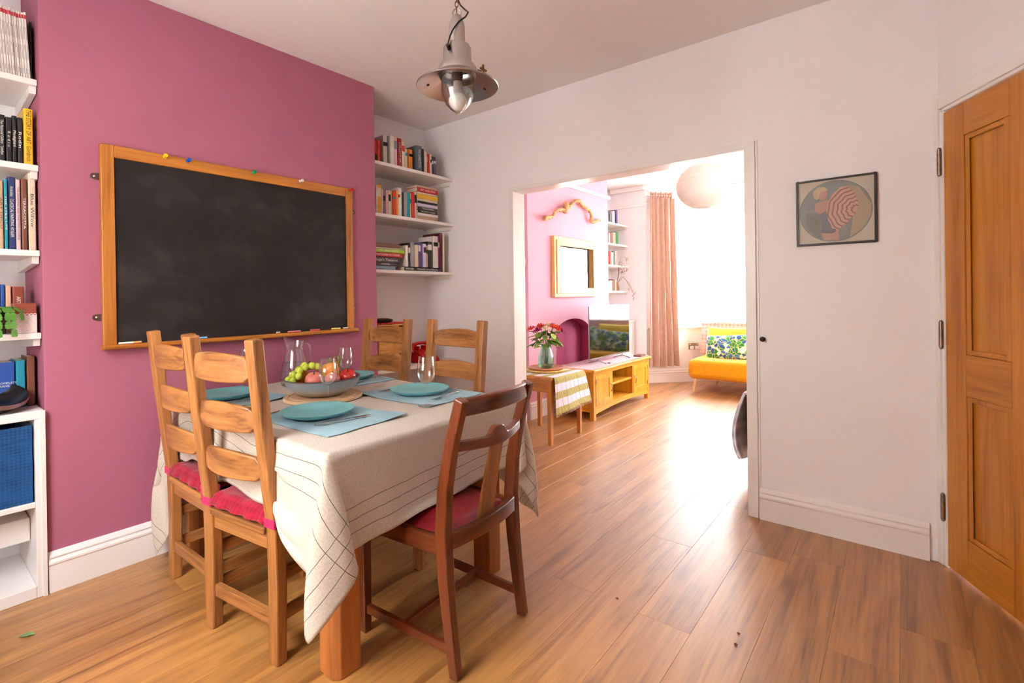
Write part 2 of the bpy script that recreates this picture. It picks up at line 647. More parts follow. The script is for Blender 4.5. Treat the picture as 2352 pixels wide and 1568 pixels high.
# dining room walls
struct(MB().box(XA, XB, 0.40, 2.08, 0, ZC).obj('wall_chimney', 'pink_paint', bevel=0.004), 'dusky pink chimney breast behind the chalkboard')
struct(MB().box(XA - 0.12, XA, -0.62, YP + 0.05, 0, ZC).obj('wall_left', 'white_paint'), 'white back wall of the two book alcoves')
mb = MB().box(-3.4, -2.28, YP, YQ, 0, ZC + 0.05).box(-2.28, -0.665, YP, YQ, 2.0, ZC + 0.05).box(-0.665, 0.16, YP, YQ, 0, ZC + 0.05)
struct(mb.obj('wall_partition', 'white_paint'), 'white wall with the wide opening into the lounge')
mb = MB()
dbox(mb, -0.14, -0.014, -0.14, -0.006, 0, ZC)
dbox(mb, -0.014, 0.782, -0.14, -0.006, 2.005, ZC)
dbox(mb, 0.782, 4.1, -0.14, -0.006, 0, ZC)
struct(mb.obj('wall_door', 'white_paint'), 'white angled wall around the wooden door')
GZ0, GZ1 = 0.8, 2.25
GW = [(-2.1, -0.95)]
mb = MB().box(-3.4, 2.1, -0.62, -0.5, 0, GZ0).box(-3.4, 2.1, -0.62, -0.5, GZ1, ZC)
mb.box(-3.4, GW[0][0], -0.62, -0.5, GZ0, GZ1).box(GW[0][1], 2.1, -0.62, -0.5, GZ0, GZ1)
struct(mb.obj('wall_back', 'white_paint'), 'white wall with the garden window')

# lounge walls
struct(MB().box(-3.38, XA - 0.02, YQ, 6.5, 0, ZL).obj('wall_lounge_left', 'white_paint'), 'white back wall of the lounge alcoves')
struct(MB().box(0.62, 0.74, YQ, 6.5, 0, ZL).obj('wall_lounge_right', 'white_paint'), 'white side wall of the lounge')

# lounge chimney breast with arched niche y 4.36..5.08
mb = MB()
ny0, ny1, nx = 4.36, 5.08, -2.97
arch = []
for i in range(17):
    a = math.pi * i / 16
    arch.append((4.72 - 0.36 * math.cos(a), 0.80 + 0.155 * math.sin(a)))
mb.box(XA, XL, 3.88, ny0, 0, ZL).box(XA, XL, ny1, 5.56, 0, ZL)
for (ya, za), (yb, zb) in zip(arch[:-1], arch[1:]):
    mb.add([(XL, ya, za), (XL, yb, zb), (XL, yb, ZL), (XL, ya, ZL), (XA, ya, za), (XA, yb, zb), (XA, yb, ZL), (XA, ya, ZL)], [(0, 1, 2, 3), (0, 4, 5, 1)])
struct(mb.obj('wall_lounge_chimney', 'pink_paint_lounge'), 'pale pink lounge chimney breast with an arched niche')
mb = MB()
mb.box(nx - 0.03, nx, ny0, ny1, 0, 1.0)
mb.box(nx, XL - 0.004, ny0, ny0 + 0.004, 0.0, 0.80).box(nx, XL - 0.004, ny1 - 0.004, ny1, 0.0, 0.80)
for (ya, za), (yb, zb) in zip(arch[:-1], arch[1:]):
    mb.add([(XL - 0.004, ya, za - 0.003), (XL - 0.004, yb, zb - 0.003), (nx, yb, zb - 0.003), (nx, ya, za - 0.003)], [(0, 1, 2, 3)])
struct(mb.obj('wall_niche', 'dark_pink_paint'), 'deep raspberry arched niche behind the television')

# front wall returns and bay
BP = [Vector((-2.74, 6.42, 0)), Vector((-2.11, 7.11, 0)), Vector((-0.55, 7.11, 0)), Vector((0.08, 6.42, 0))]


def seg(mb, p, q, z0, z1, th=0.16, mi=0):
    d = (q - p).normalized()
    n = Vector((-d.y, d.x, 0)) * th
    u = Vector((0, 0, 1))
    return mb.hexa([p + u * z0, q + u * z0, q + n + u * z0, p + n + u * z0, p + u * z1, q + u * z1, q + n + u * z1, p + n + u * z1], mi)


ZS, ZH = 0.73, 2.385
mb = MB().box(-3.4, -2.74, 6.42, 6.56, 0, ZL).box(0.08, 0.74, 6.42, 6.56, 0, ZL)
LT = lambda p, q, t: p + (q - p) * t
wins = []
for i, (a, b_) in enumerate(((0.17, 0.86), (0.085, 0.915), (0.14, 0.83))):
    p, q = BP[i], BP[i + 1]
    seg(mb, p, q, 0, ZS)
    seg(mb, p, q, ZH, ZL)
    seg(mb, p, LT(p, q, a), ZS, ZH)
    seg(mb, LT(p, q, b_), q, ZS, ZH)
    wins.append((LT(p, q, a), LT(p, q, b_)))
struct(mb.obj('wall_bay', 'white_paint'), 'white walls of the bay window')


def window(name, label, p, q, z0, z1, lights, transom, depth=0.07, inset=0.05, film=True):
    """uPVC window filling the opening p..q; lights = number of bays"""
    d = (q - p).normalized()
    ang = math.atan2(d.y, d.x)
    root = sempty(name, label, (p.x, p.y, z0), ang)
    W, Hh = (q - p).length, z1 - z0
    fr = 0.055
    y0, y1 = inset, inset + depth
    mb = MB().box(0, fr, y0, y1, 0, Hh).box(W - fr, W, y0, y1, 0, Hh).box(fr, W - fr, y0, y1, 0, fr).box(fr, W - fr, y0, y1, Hh - fr, Hh)
    mb.obj('window_frame', 'window_upvc', root, bevel=0.006)
    lw = (W - 2 * fr - (lights - 1) * fr) / lights
    for k in range(lights):
        xa = fr + k * (lw + fr)
        xb = xa + lw
        if k:
            MB().box(xa - fr, xa, y0, y1, fr, Hh - fr).obj('mullion', 'window_upvc', root, bevel=0.006)
        tz = transom - z0
        if transom:
            MB().box(xa, xb, y0, y1, tz - 0.03, tz + 0.03).obj('transom', 'window_upvc', root, bevel=0.006)
            # opening sash in the upper light
            s = 0.045
            za, zb = tz + 0.03, Hh - fr
            sash = MB().box(xa + .004, xa + s, y0 - 0.012, y1 - 0.02, za + .004, zb - .004).box(xb - s, xb - .004, y0 - 0.012, y1 - 0.02, za + .004, zb - .004)
            sash.box(xa + s, xb - s, y0 - 0.012, y1 - 0.02, za + .004, za + s).box(xa + s, xb - s, y0 - 0.012, y1 - 0.02, zb - s, zb - .004)
            so = sash.obj('sash', 'window_upvc', root, bevel=0.004)
            xm = (xa + xb) / 2
            MB().box(xm - 0.012, xm + 0.012, y0 - 0.03, y0 - 0.012, za + 0.012, za + 0.03).box(xm - 0.012, xm + 0.07, y0 - 0.045, y0 - 0.03, za + 0.014, za + 0.03).obj('handle', 'window_upvc', so, bevel=0.003)
            MB().box(xa + s, xb - s, y0 + 0.02, y0 + 0.026, za + s, zb - s).obj('pane', 'window_glass', root)
            MB().box(xa, xb, y0 + 0.03, y0 + 0.036, fr, tz - 0.03).obj('pane', 'window_glass', root)
            if film:
                MB().box(xa, xb, y0 + 0.026, y0 + 0.0275, fr, tz - 0.03).obj('privacy_film', 'frosted_film', root)
        else:
            MB().box(xa, xb, y0 + 0.03, y0 + 0.036, fr, Hh - fr).obj('pane', 'window_glass', root)
    return root


window('window_1', 'left angled window of the bay beside the curtain', wins[0][0], wins[0][1], ZS, ZH, 1, 1.59)
window('window_2', 'centre window of the bay above the yellow sofa', wins[1][0], wins[1][1], ZS, ZH, 2, 1.59)
window('window_3', 'right angled window of the bay', wins[2][0], wins[2][1], ZS, ZH, 1, 1.59)
window('window_4', 'garden window in the back wall behind the viewer', Vector((GW[0][1], -0.5, 0)), Vector((GW[0][0], -0.5, 0)), GZ0, GZ1, 1, 0, film=False)

# window board along the bay
mb = MB()
for i in range(3):
    p, q = BP[i], BP[i + 1]
    d = (q - p).normalized()
    n = Vector((d.y, -d.x, 0)) * 0.03
    seg(mb, p + n, q + n, ZS, ZS + 0.028, 0.09)
struct(mb.obj('trim_1', 'gloss_white', bevel=0.006), 'white window board around the bay')

# skirting boards
SK = [(0, 0), (0.018, 0), (0.018, 0.112), (0.0215, 0.118), (0.0215, 0.126), (0.014, 0.138), (0.017, 0.147), (0.012, 0.156), (0.005, 0.166), (0, 0.168)]


def skirt(name, pts, label, sc=1.0):
    """pts: 2D polyline on the wall face, room on the right hand side of travel"""
    mb = MB()
    P = [Vector((*p, 0)) for p in pts]
    k = len(SK)
    rows = []
    for i, p in enumerate(P):
        d0 = (P[i] - P[i - 1]).normalized() if i else None
        d1 = (P[i + 1] - P[i]).normalized() if i < len(P) - 1 else None
        n0 = Vector((d0.y, -d0.x, 0)) if d0 else None
        n1 = Vector((d1.y, -d1.x, 0)) if d1 else None
        n = n0 or n1
        if n0 and n1:
            n = (n0 + n1)
            n = n / (n.length_squared / 2) if n.length > 1e-6 else n1
        rows.append([tuple(p + n * t + Vector((0, 0, z * sc))) for t, z in SK])
    vs_ = [q for r in rows for q in r]
    fs = []
    for i in range(len(P) - 1):
        for j in range(k - 1):
            fs.append((i * k + j, i * k + j + 1, (i + 1) * k + j + 1, (i + 1) * k + j))
        fs.append((i * k + k - 1, i * k, (i + 1) * k, (i + 1) * k + k - 1))
    fs.append(tuple(range(k)))
    fs.append(tuple((len(P) - 1) * k + j for j in range(k)))
    mb.add(vs_, fs)
    return struct(mb.obj(name, 'gloss_white'), label)


skirt('baseboard_chimney', [(XB, 0.402), (XB, 2.079), (XA + 0.001, 2.079), (XA + 0.001, 2.2)][:2], 'white moulded skirting below the pink wall')
skirt('baseboard_alcove', [(XA, 2.10), (XA, YP), (-2.315, YP)], 'white skirting in the far book alcove')
skirt('baseboard_partition', [(-0.612, YP), (0.085, YP)], 'white moulded skirting right of the opening')
skirt('baseboard_lounge_chimney', [(XL, 3.885), (XL, 4.36)], 'white skirting on the lounge chimney breast')
skirt('baseboard_lounge_chimney', [(XL, 5.08), (XL, 5.555)], 'white skirting right of the arched niche')
skirt('baseboard_bay', [(-3.2, 6.42), (-2.74, 6.42), (-2.11, 7.11), (-0.55, 7.11), (0.08, 6.42)], 'white skirting around the bay', 1.1)

# casing of the opening into the lounge
mb = MB()
mb.box(-2.312, -2.274, YP - 0.012, YP, 0, 2.034).box(-0.671, -0.618, YP - 0.012, YP, 0, 2.034).box(-2.274, -0.671, YP - 0.012, YP, 1.994, 2.034)
mb.box(-2.281, -2.274, YP - 0.004, YQ + 0.004, 0, 2.0).box(-0.671, -0.664, YP - 0.004, YQ + 0.004, 0, 2.0).box(-2.274, -0.671, YP - 0.004, YQ + 0.004, 1.994, 2.001)
struct(mb.obj('trim_2', 'gloss_white', bevel=0.003), 'white casing of the opening into the lounge')
# thin bead that leaves a shadow gap beside the right casing
mb = MB().box(-0.612, -0.606, YP - 0.005, YP, 0.168, 2.04)
struct(mb.obj('trim_3', 'gloss_white'), 'narrow white bead beside the opening')
# picture rails in the lounge
mb = MB().box(XL, XL + 0.035, 3.86, 5.585, 2.39, 2.43).box(XA, XL, 3.845, 3.88, 2.39, 2.43)
struct(mb.obj('trim_4', 'gloss_white', bevel=0.008), 'white picture rail on the lounge chimney breast')
mb = MB().box(-3.24, -2.74, 6.40, 6.42, 2.41, 2.45)
for i in range(3):
    seg(mb, BP[i] + Vector((0, -0.02, 0)), BP[i + 1] + Vector((0, -0.02, 0)), 2.43, 2.46, 0.02)
    seg(mb, BP[i] + Vector((0, -0.03, 0)), BP[i + 1] + Vector((0, -0.03, 0)), ZL - 0.07, ZL, 0.03)
mb.box(-3.24, -2.74, 6.37, 6.42, ZL - 0.06, ZL)
struct(mb.obj('trim_5', 'gloss_white', bevel=0.006), 'white picture rail and coving around the bay')

# the orange-brown door in the angled wall
door = bpy.data.objects.new('door_1', None)
C.objects.link(door)
door.location = DA
door.rotation_euler = (0, 0, math.atan2(DD.y, DD.x))
WM[door] = Matrix.Translation(DA) @ Matrix.Rotation(math.atan2(DD.y, DD.x), 4, 'Z')
struct(door, 'honey-brown four-panel wooden door in the angled wall')
# local frame: x along the wall, y = away from the room normal (room is -y)
DT = 0.04
def dpart(name, s0, s1, z0, z1, mat, t0=0.0, t1=DT, bevel=0.002):
    return MB().box(s0, s1, t0, t1, z0, z1).obj(name, mat, door, bevel=bevel)
dpart('stile', 0.0, 0.118, 0.008, 1.992, 'door_oak_z')
dpart('stile', 0.348, 0.422, 0.008, 1.992, 'door_oak_z')
dpart('stile', 0.652, 0.768, 0.008, 1.992, 'door_oak_z')
for z0, z1 in ((0.008, 0.178), (0.777, 0.948), (1.857, 1.992)):
    dpart('rail', 0.1185, 0.3475, z0, z1, 'door_oak_x')
    dpart('rail', 0.4225, 0.6515, z0, z1, 'door_oak_x')
for s0, s1 in ((0.1185, 0.3475), (0.4225, 0.6515)):
    for z0, z1 in ((0.1785, 0.7765), (0.9485, 1.8565)):
        p_ = dpart('panel', s0, s1, z0, z1, 'door_oak_z', 0.013, 0.027, 0)
        w = 0.022
        mo = MB()
        for (a, b_, c2, d2) in ((s0, s0 + w, z0, z1), (s1 - w, s1, z0, z1), (s0 + w, s1 - w, z0, z0 + w), (s0 + w, s1 - w, z1 - w, z1)):
            mo.box(a, b_, 0.003, 0.0128, c2, d2)
        mo.obj('moulding', 'door_oak_z', p_, bevel=0.005)
plain('hinge_metal', (150, 132, 118), rough=0.35, metal=1.0, var=0.25, scale=40)
for zc in (1.78, 1.022, 0.262):
    mb = MB().tube([(-0.012, -0.011, zc - 0.054), (-0.012, -0.011, zc + 0.054)], 0.0085, 12)
    h_ = mb.obj('hinge', 'hinge_metal', door, smooth=40)
    mk = MB()
    for q in (-0.034, -0.012, 0.012, 0.034):
        mk.tube([(-0.012, -0.011, zc + q - 0.0015), (-0.012, -0.011, zc + q + 0.0015)], 0.0092, 12)
    mk.ball((-0.012, -0.011, zc + 0.056), 0.0075, 10, 6).ball((-0.012, -0.011, zc - 0.056), 0.0075, 10, 6)
    mk.obj('knuckle', 'hinge_metal', h_, smooth=40)
mb = MB().tube([(0.71, 0.0, 1.0), (0.71, -0.05, 1.0)], 0.010, 10).ball((0.71, -0.058, 1.0), 0.026, 16, 10).tube([(0.71, 0.0, 1.0), (0.71, -0.006, 1.0)], 0.03, 16)
mb.obj('handle', 'hinge_metal', door, smooth=40)
# door frame
mb = MB()
dbox(mb, -0.078, -0.022, -0.006, 0.010, 0, 2.068)
dbox(mb, -0.022, -0.002, -0.05, 0.004, 0, 2.0)
dbox(mb, 0.770, 0.786, -0.05, 0.004, 0, 2.0)
dbox(mb, 0.786, 0.846, -0.006, 0.010, 0, 2.068)
dbox(mb, -0.022, 0.786, -0.006, 0.010, 2.012, 2.068)
dbox(mb, -0.002, 0.770, -0.05, 0.004, 1.996, 2.012)
struct(mb.obj('trim_6', 'gloss_white', bevel=0.004), 'white door frame around the wooden door')

# outside: pale pavement and the houses opposite
plain('pavement', (214, 210, 204), rough=0.9)
plain('render_cream', (236, 228, 216), rough=0.9)
plain('slate_roof', (150, 156, 160), rough=0.8)
plain('teal_fascia', (120, 190, 200), rough=0.6)
struct(MB().box(-30, 30, -25, 40, -0.5, -0.35).obj('ground', 'pavement'), 'pale pavement outside')
hs = thing('terraced_house', 'cream terraced house with a slate roof seen through the bay window', 'house', (-4.0, 20, -0.35))
MB().box(-16, 8, 20, 26, -0.35, 5.2).obj('wall', 'render_cream', hs, world=True)
MB().box(-16.2, 8.2, 19.75, 20, 4.9, 5.2).obj('fascia', 'teal_fascia', hs, world=True)
MB().prism([(19.6, 5.2), (26.4, 5.2), (23, 7.6)], 'x', -16.2, 8.2).obj('roof', 'slate_roof', hs, world=True)
for x in (-14, -10.5, -7, -3.5, 0, 3.5):
    w_ = MB().box(x, x + 1.3, 19.95, 20.0, 3.0, 4.5).obj('window', 'window_upvc', hs, world=True)
    MB().box(x + 0.1, x + 1.2, 19.93, 19.95, 3.1, 4.4).obj('pane', 'slate_roof', w_, world=True)

# unseen wall added outside the garden window to cut down its skylight
plain('yard_wall', (200, 190, 180), rough=0.9, var=0.12, scale=3)
struct(MB().box(-9, 6, -3.6, -3.4, -0.35, 4.2).obj('wall_light_block', 'yard_wall'), 'unseen plain wall added outside the garden window to dim its light')
# ------------------------------------------------------------------ dining table and its cloth
TX0, TX1, TY0, TY1, TZ = -2.715, -1.345, 0.802, 1.765, 0.752
table = thing('dining_table', 'chunky oak dining table under the cream striped cloth', 'table', ((TX0 + TX1) / 2, (TY0 + TY1) / 2, 0))
mb = MB().box(TX0 + 0.008, TX1 - 0.008, TY0 + 0.008, TY1 - 0.008, TZ - 0.03, TZ - 0.005)
mb.obj('tabletop', 'table_oak_x', table, world=True, bevel=0.014, segs=3)
for lx in (-2.71, -1.505):
    for ly in (0.864, 1.605):
        # leg with its outer corner cut off
        w, cut = (0.094 if lx > -2 else 0.078 if ly < 1.2 else 0.05), 0.02
        so, to = (1 if lx > -2 else -1), (-1 if ly < 1.2 else 1)
        cx, cy = lx + w / 2, ly + w / 2
        h_ = w / 2
        pts = [(cx - so * h_, cy - to * h_), (cx + so * h_, cy - to * h_), (cx + so * h_, cy + to * (h_ - cut)), (cx + so * (h_ - cut), cy + to * h_), (cx - so * h_, cy + to * h_)]
        MB().prism(pts, 'z', 0.0, TZ - 0.03).obj('leg', 'table_oak_z', table, world=True, bevel=0.004)
mb = MB()
mb.box(-2.632, -1.505, 0.885, 0.907, 0.63, TZ - 0.03).obj('apron', 'table_oak_x', table, world=True, bevel=0.002)
MB().box(-2.632, -1.505, 1.657, 1.679, 0.63, TZ - 0.03).obj('apron', 'table_oak_x', table, world=True, bevel=0.002)
MB().box(-2.682, -2.66, 0.958, 1.605, 0.63, TZ - 0.03).obj('apron', 'table_oak_y', table, world=True, bevel=0.002)
MB().box(-1.455, -1.433, 0.958, 1.605, 0.63, TZ - 0.03).obj('apron', 'table_oak_y', table, world=True, bevel=0.002)

# cloth: relaxed over the table, the seats and the chair backs
OX0, OX1, OY0, OY1 = 0.44, 0.275, 0.385, 0.345     # overhang at wall, right, near, far
cw, cl = (TX1 - TX0) + OX0 + OX1, (TY1 - TY0) + OY0 + OY1
def spacing(total, e0, e1):
    """grid lines: fine where the cloth turns over the table edge, coarse on the flat top"""
    out = [0.0]
    stops = [(e0 - 0.06, 0.021), (e0 + 0.06, 0.0115), (total - e1 - 0.06, 0.055), (total - e1 + 0.06, 0.0115), (total, 0.021)]
    for end, st in stops:
        a0 = out[-1]
        k = max(1, round((end - a0) / st))
        out += [a0 + (end - a0) * (q + 1) / k for q in range(k)]
    return np.array(out)
gxs, gys = spacing(cw, OX0, OX1), spacing(cl, OY0, OY1)
nx_, ny_ = len(gxs) - 1, len(gys) - 1
dxs, dys = np.diff(gxs), np.diff(gys)
ZT = TZ + 0.004
ii, jj = np.meshgrid(np.arange(nx_ + 1), np.arange(ny_ + 1), indexing='ij')
ca, sa = math.cos(math.radians(3.0)), math.sin(math.radians(3.0))
gx = TX0 - OX0 + gxs[ii]
gy = TY0 - OY0 + gys[jj]
mx_, my_ = (TX0 + TX1) / 2, (TY0 + TY1) / 2
X = np.stack([mx_ + (gx - mx_) * ca - (gy - my_) * sa, my_ + (gx - mx_) * sa + (gy - my_) * ca, np.full_like(gx, ZT + 0.0)], -1).astype(float)
# start already folded over the edge a little so that nothing snags
for ax, lo, hi in ((0, TX0, TX1), (1, TY0, TY1)):
    o_lo, o_hi = np.maximum(lo - X[..., ax], 0), np.maximum(X[..., ax] - hi, 0)
    X[..., 2] -= 0.55 * (o_lo + o_hi)
    X[..., ax] += 0.25 * o_lo - 0.25 * o_hi
rs = np.random.RandomState(5)
X[..., :2] += rs.normal(0, 0.0015, X[..., :2].shape)
PIN = (X[..., 0] > TX0 + 0.006) & (X[..., 0] < TX1 - 0.006) & (X[..., 1] > TY0 + 0.006) & (X[..., 1] < TY1 - 0.006)
XP_ = X.copy()
XP_[..., 2] = ZT
V = np.zeros_like(X)
DG = np.sqrt(dxs[:, None] ** 2 + dys[None, :] ** 2)[..., None]
# (min xyz, max xyz) soft obstacles: seats with pads
seats = [(-2.06, -1.62, 0.79, 1.22, 0.515), (-2.56, -2.12, 0.79, 1.20, 0.515), (-2.66, -2.22, 1.39, 1.79, 0.46), (-2.13, -1.68, 1.42, 1.83, 0.46), (-1.60, -1.20, 1.10, 1.51, 0.475)]
backs = [(-2.06, -1.63, 0.79), (-2.57, -2.12, 0.795)]
def relax(a, b, rest, st, comp=1.0):
    d = b - a
    l = np.linalg.norm(d, axis=-1, keepdims=True)
    e = (l - rest) / np.maximum(l, 1e-9)
    if comp != 1.0:
        e = np.where(e < 0, e * comp, e)
    c = d * e * 0.5 * st
    a += c
    b -= c
for step in range(260):
    V *= 0.965
    V[..., 2] -= 9.81 * 0.012
    P0 = X.copy()
    X += V * 0.012
    for it in range(13):
        for o in (0, 1):
            n = len(dxs[o::2])
            relax(X[o:-1:2][:n], X[o + 1::2][:n], dxs[o::2][:, None, None], 1.0)
            n = len(dys[o::2])
            relax(X[:, o:-1:2][:, :n], X[:, o + 1::2][:, :n], dys[o::2][None, :, None], 1.0)
        for o in (0, 1):
            n = len(dxs[o::2])
            relax(X[o:-1:2, :-1][:n], X[o + 1::2, 1:][:n], DG[o::2], 0.2)
            relax(X[o:-1:2, 1:][:n], X[o + 1::2, :-1][:n], DG[o::2], 0.2)
        # collisions: tabletop
        x, y, z = X[..., 0], X[..., 1], X[..., 2]
        g = 0.009
        inx = (x > TX0 - g) & (x < TX1 + g) & (y > TY0 - g) & (y < TY1 + g) & (z < ZT) & (z > TZ - 0.62)
        if inx.any():
            pen = np.stack([x - (TX0 - g), (TX1 + g) - x, y - (TY0 - g), (TY1 + g) - y, (ZT - z)], -1)
            pen[..., 4] = np.where(z > TZ - 0.05, pen[..., 4] * 0.3, 9)
            k = pen.argmin(-1)
            for q, (ax, val) in enumerate(((0, TX0 - g), (0, TX1 + g), (1, TY0 - g), (1, TY1 + g), (2, ZT))):
                mm = inx & (k == q)
                X[..., ax][mm] = val
                if q == 4:
                    X[..., 0][mm] = P0[..., 0][mm]
                    X[..., 1][mm] = P0[..., 1][mm]
        x, y, z = X[..., 0], X[..., 1], X[..., 2]
        for (a, b_, c2, d2, zz) in seats:
            mm = (x > a) & (x < b_) & (y > c2) & (y < d2) & (z < zz) & (z > zz - 0.1)
            X[..., 2][mm] = zz
        for (a, b_, yy) in backs:
            mm = (x > a) & (x < b_) & (y < yy) & (y > yy - 0.25) & (z > 0.44) & (z < 0.78)
            X[..., 1][mm] = yy
        X[PIN] = XP_[PIN]
        X[..., 0] = np.maximum(X[..., 0], -2.795)
        X[..., 2] = np.maximum(X[..., 2], 0.02)
    V = (X - P0) / 0.012
    sp = np.linalg.norm(V, axis=-1, keepdims=True)
    V *= np.minimum(1, 1.2 / np.maximum(sp, 1e-9))
mb = MB()
me = bpy.data.meshes.new('tablecloth')
idx = lambda i, j: i * (ny_ + 1) + j
cloth_o = Vector((mx_, my_, 0))
verts = [tuple(Vector(X[i, j]) - cloth_o) for i in range(nx_ + 1) for j in range(ny_ + 1)]
faces = [(idx(i, j), idx(i + 1, j), idx(i + 1, j + 1), idx(i, j + 1)) for i in range(nx_) for j in range(ny_)]
me.from_pydata(verts, [], faces)
uv = me.uv_layers.new(name='cloth')
lo = np.array([l.vertex_index for l in me.loops])
uvs = np.stack([gxs[lo // (ny_ + 1)], gys[lo % (ny_ + 1)]], -1)
uv.data.foreach_set('uv', uvs.astype(np.float32).ravel())
me.polygons.foreach_set('use_smooth', [True] * len(me.polygons))

m, nt, b = newmat('striped_linen')
L = nt.links
tc = N(nt, 'ShaderNodeTexCoord')
sx = N(nt, 'ShaderNodeSeparateXYZ')
nz = N(nt, 'ShaderNodeTexNoise', i_Scale=9.0, i_Detail=3.0)
L.new(tc.outputs['UV'], nz.inputs['Vector'])
wob = N(nt, 'ShaderNodeVectorMath', operation='MULTIPLY_ADD')
wob.inputs[1].default_value = (0.012, 0.012, 0)
L.new(nz.outputs['Color'], wob.inputs[0])
L.new(tc.outputs['UV'], wob.inputs[2])
L.new(wob.outputs[0], sx.inputs[0])
def stripes(sock, at, half=0.0010):
    acc = None
    for a in at:
        s1 = N(nt, 'ShaderNodeMath', operation='COMPARE', n1=a, n2=half)
        L.new(sock, s1.inputs[0])
        if acc is None:
            acc = s1.outputs[0]
        else:
            mxn = N(nt, 'ShaderNodeMath', operation='MAXIMUM')
            L.new(acc, mxn.inputs[0])
            L.new(s1.outputs[0], mxn.inputs[1])
            acc = mxn.outputs[0]
    return acc
lx_ = stripes(sx.outputs[0], [cw - q for q in (0.045, 0.085, 0.125)] + [0.05, 0.09, 0.13])
ly_ = stripes(sx.outputs[1], [0.235, 0.28, 0.325, cl - 0.06, cl - 0.10, cl - 0.14])
mxn = N(nt, 'ShaderNodeMath', operation='MAXIMUM')
L.new(lx_, mxn.inputs[0])
L.new(ly_, mxn.inputs[1])
mxc = N(nt, 'ShaderNodeMix', data_type='RGBA')
n2 = N(nt, 'ShaderNodeTexNoise', i_Scale=160.0, i_Detail=2.0)
L.new(tc.outputs['UV'], n2.inputs['Vector'])
rr = ramp(nt, n2.outputs['Fac'], [(0.3, lin((214, 200, 184))), (0.7, lin((232, 221, 208)))])
L.new(mxn.outputs[0], mxc.inputs[0])
L.new(rr.outputs[0], mxc.inputs[6])
mxc.inputs[7].default_value = (*lin((112, 98, 88)), 1)
L.new(mxc.outputs[2], b.inputs['Base Color'])
b.inputs['Roughness'].default_value = 0.85
b.inputs['Specular IOR Level'].default_value = 0.2
b.inputs['Sheen Weight'].default_value = 0.15
bp = N(nt, 'ShaderNodeBump', i_Strength=0.15, i_Distance=0.002)
n3 = N(nt, 'ShaderNodeTexNoise', i_Scale=45.0, i_Detail=5.0)
L.new(tc.outputs['UV'], n3.inputs['Vector'])
L.new(n3.outputs['Fac'], bp.inputs['Height'])
L.new(bp.outputs[0], b.inputs['Normal'])
tl = N(nt, 'ShaderNodeBsdfTranslucent')
L.new(mxc.outputs[2], tl.inputs[0])
ms = N(nt, 'ShaderNodeMixShader', n0=0.25)
L.new(b.outputs[0], ms.inputs[1])
L.new(tl.outputs[0], ms.inputs[2])
L.new(ms.outputs[0], nt.nodes['Material Output'].inputs[0])
me.materials.append(m)
cloth = bpy.data.objects.new('tablecloth', me)
C.objects.link(cloth)
cloth.location = cloth_o
tag(cloth, 'cream linen tablecloth with fine dark stripes draped over the dining table', 'tablecloth')
sm = cloth.modifiers.new('subdivision', 'SUBSURF')
sm.levels = sm.render_levels = 1
sd = cloth.modifiers.new('thickness', 'SOLIDIFY')
sd.thickness = 0.0012
sd.offset = 1
TOP = ZT + 0.0025      # where things stand on the cloth

# ------------------------------------------------------------------ ladder-back chairs
def bow(x, half, depth):
    return -depth * (1 - (x / half) ** 2)


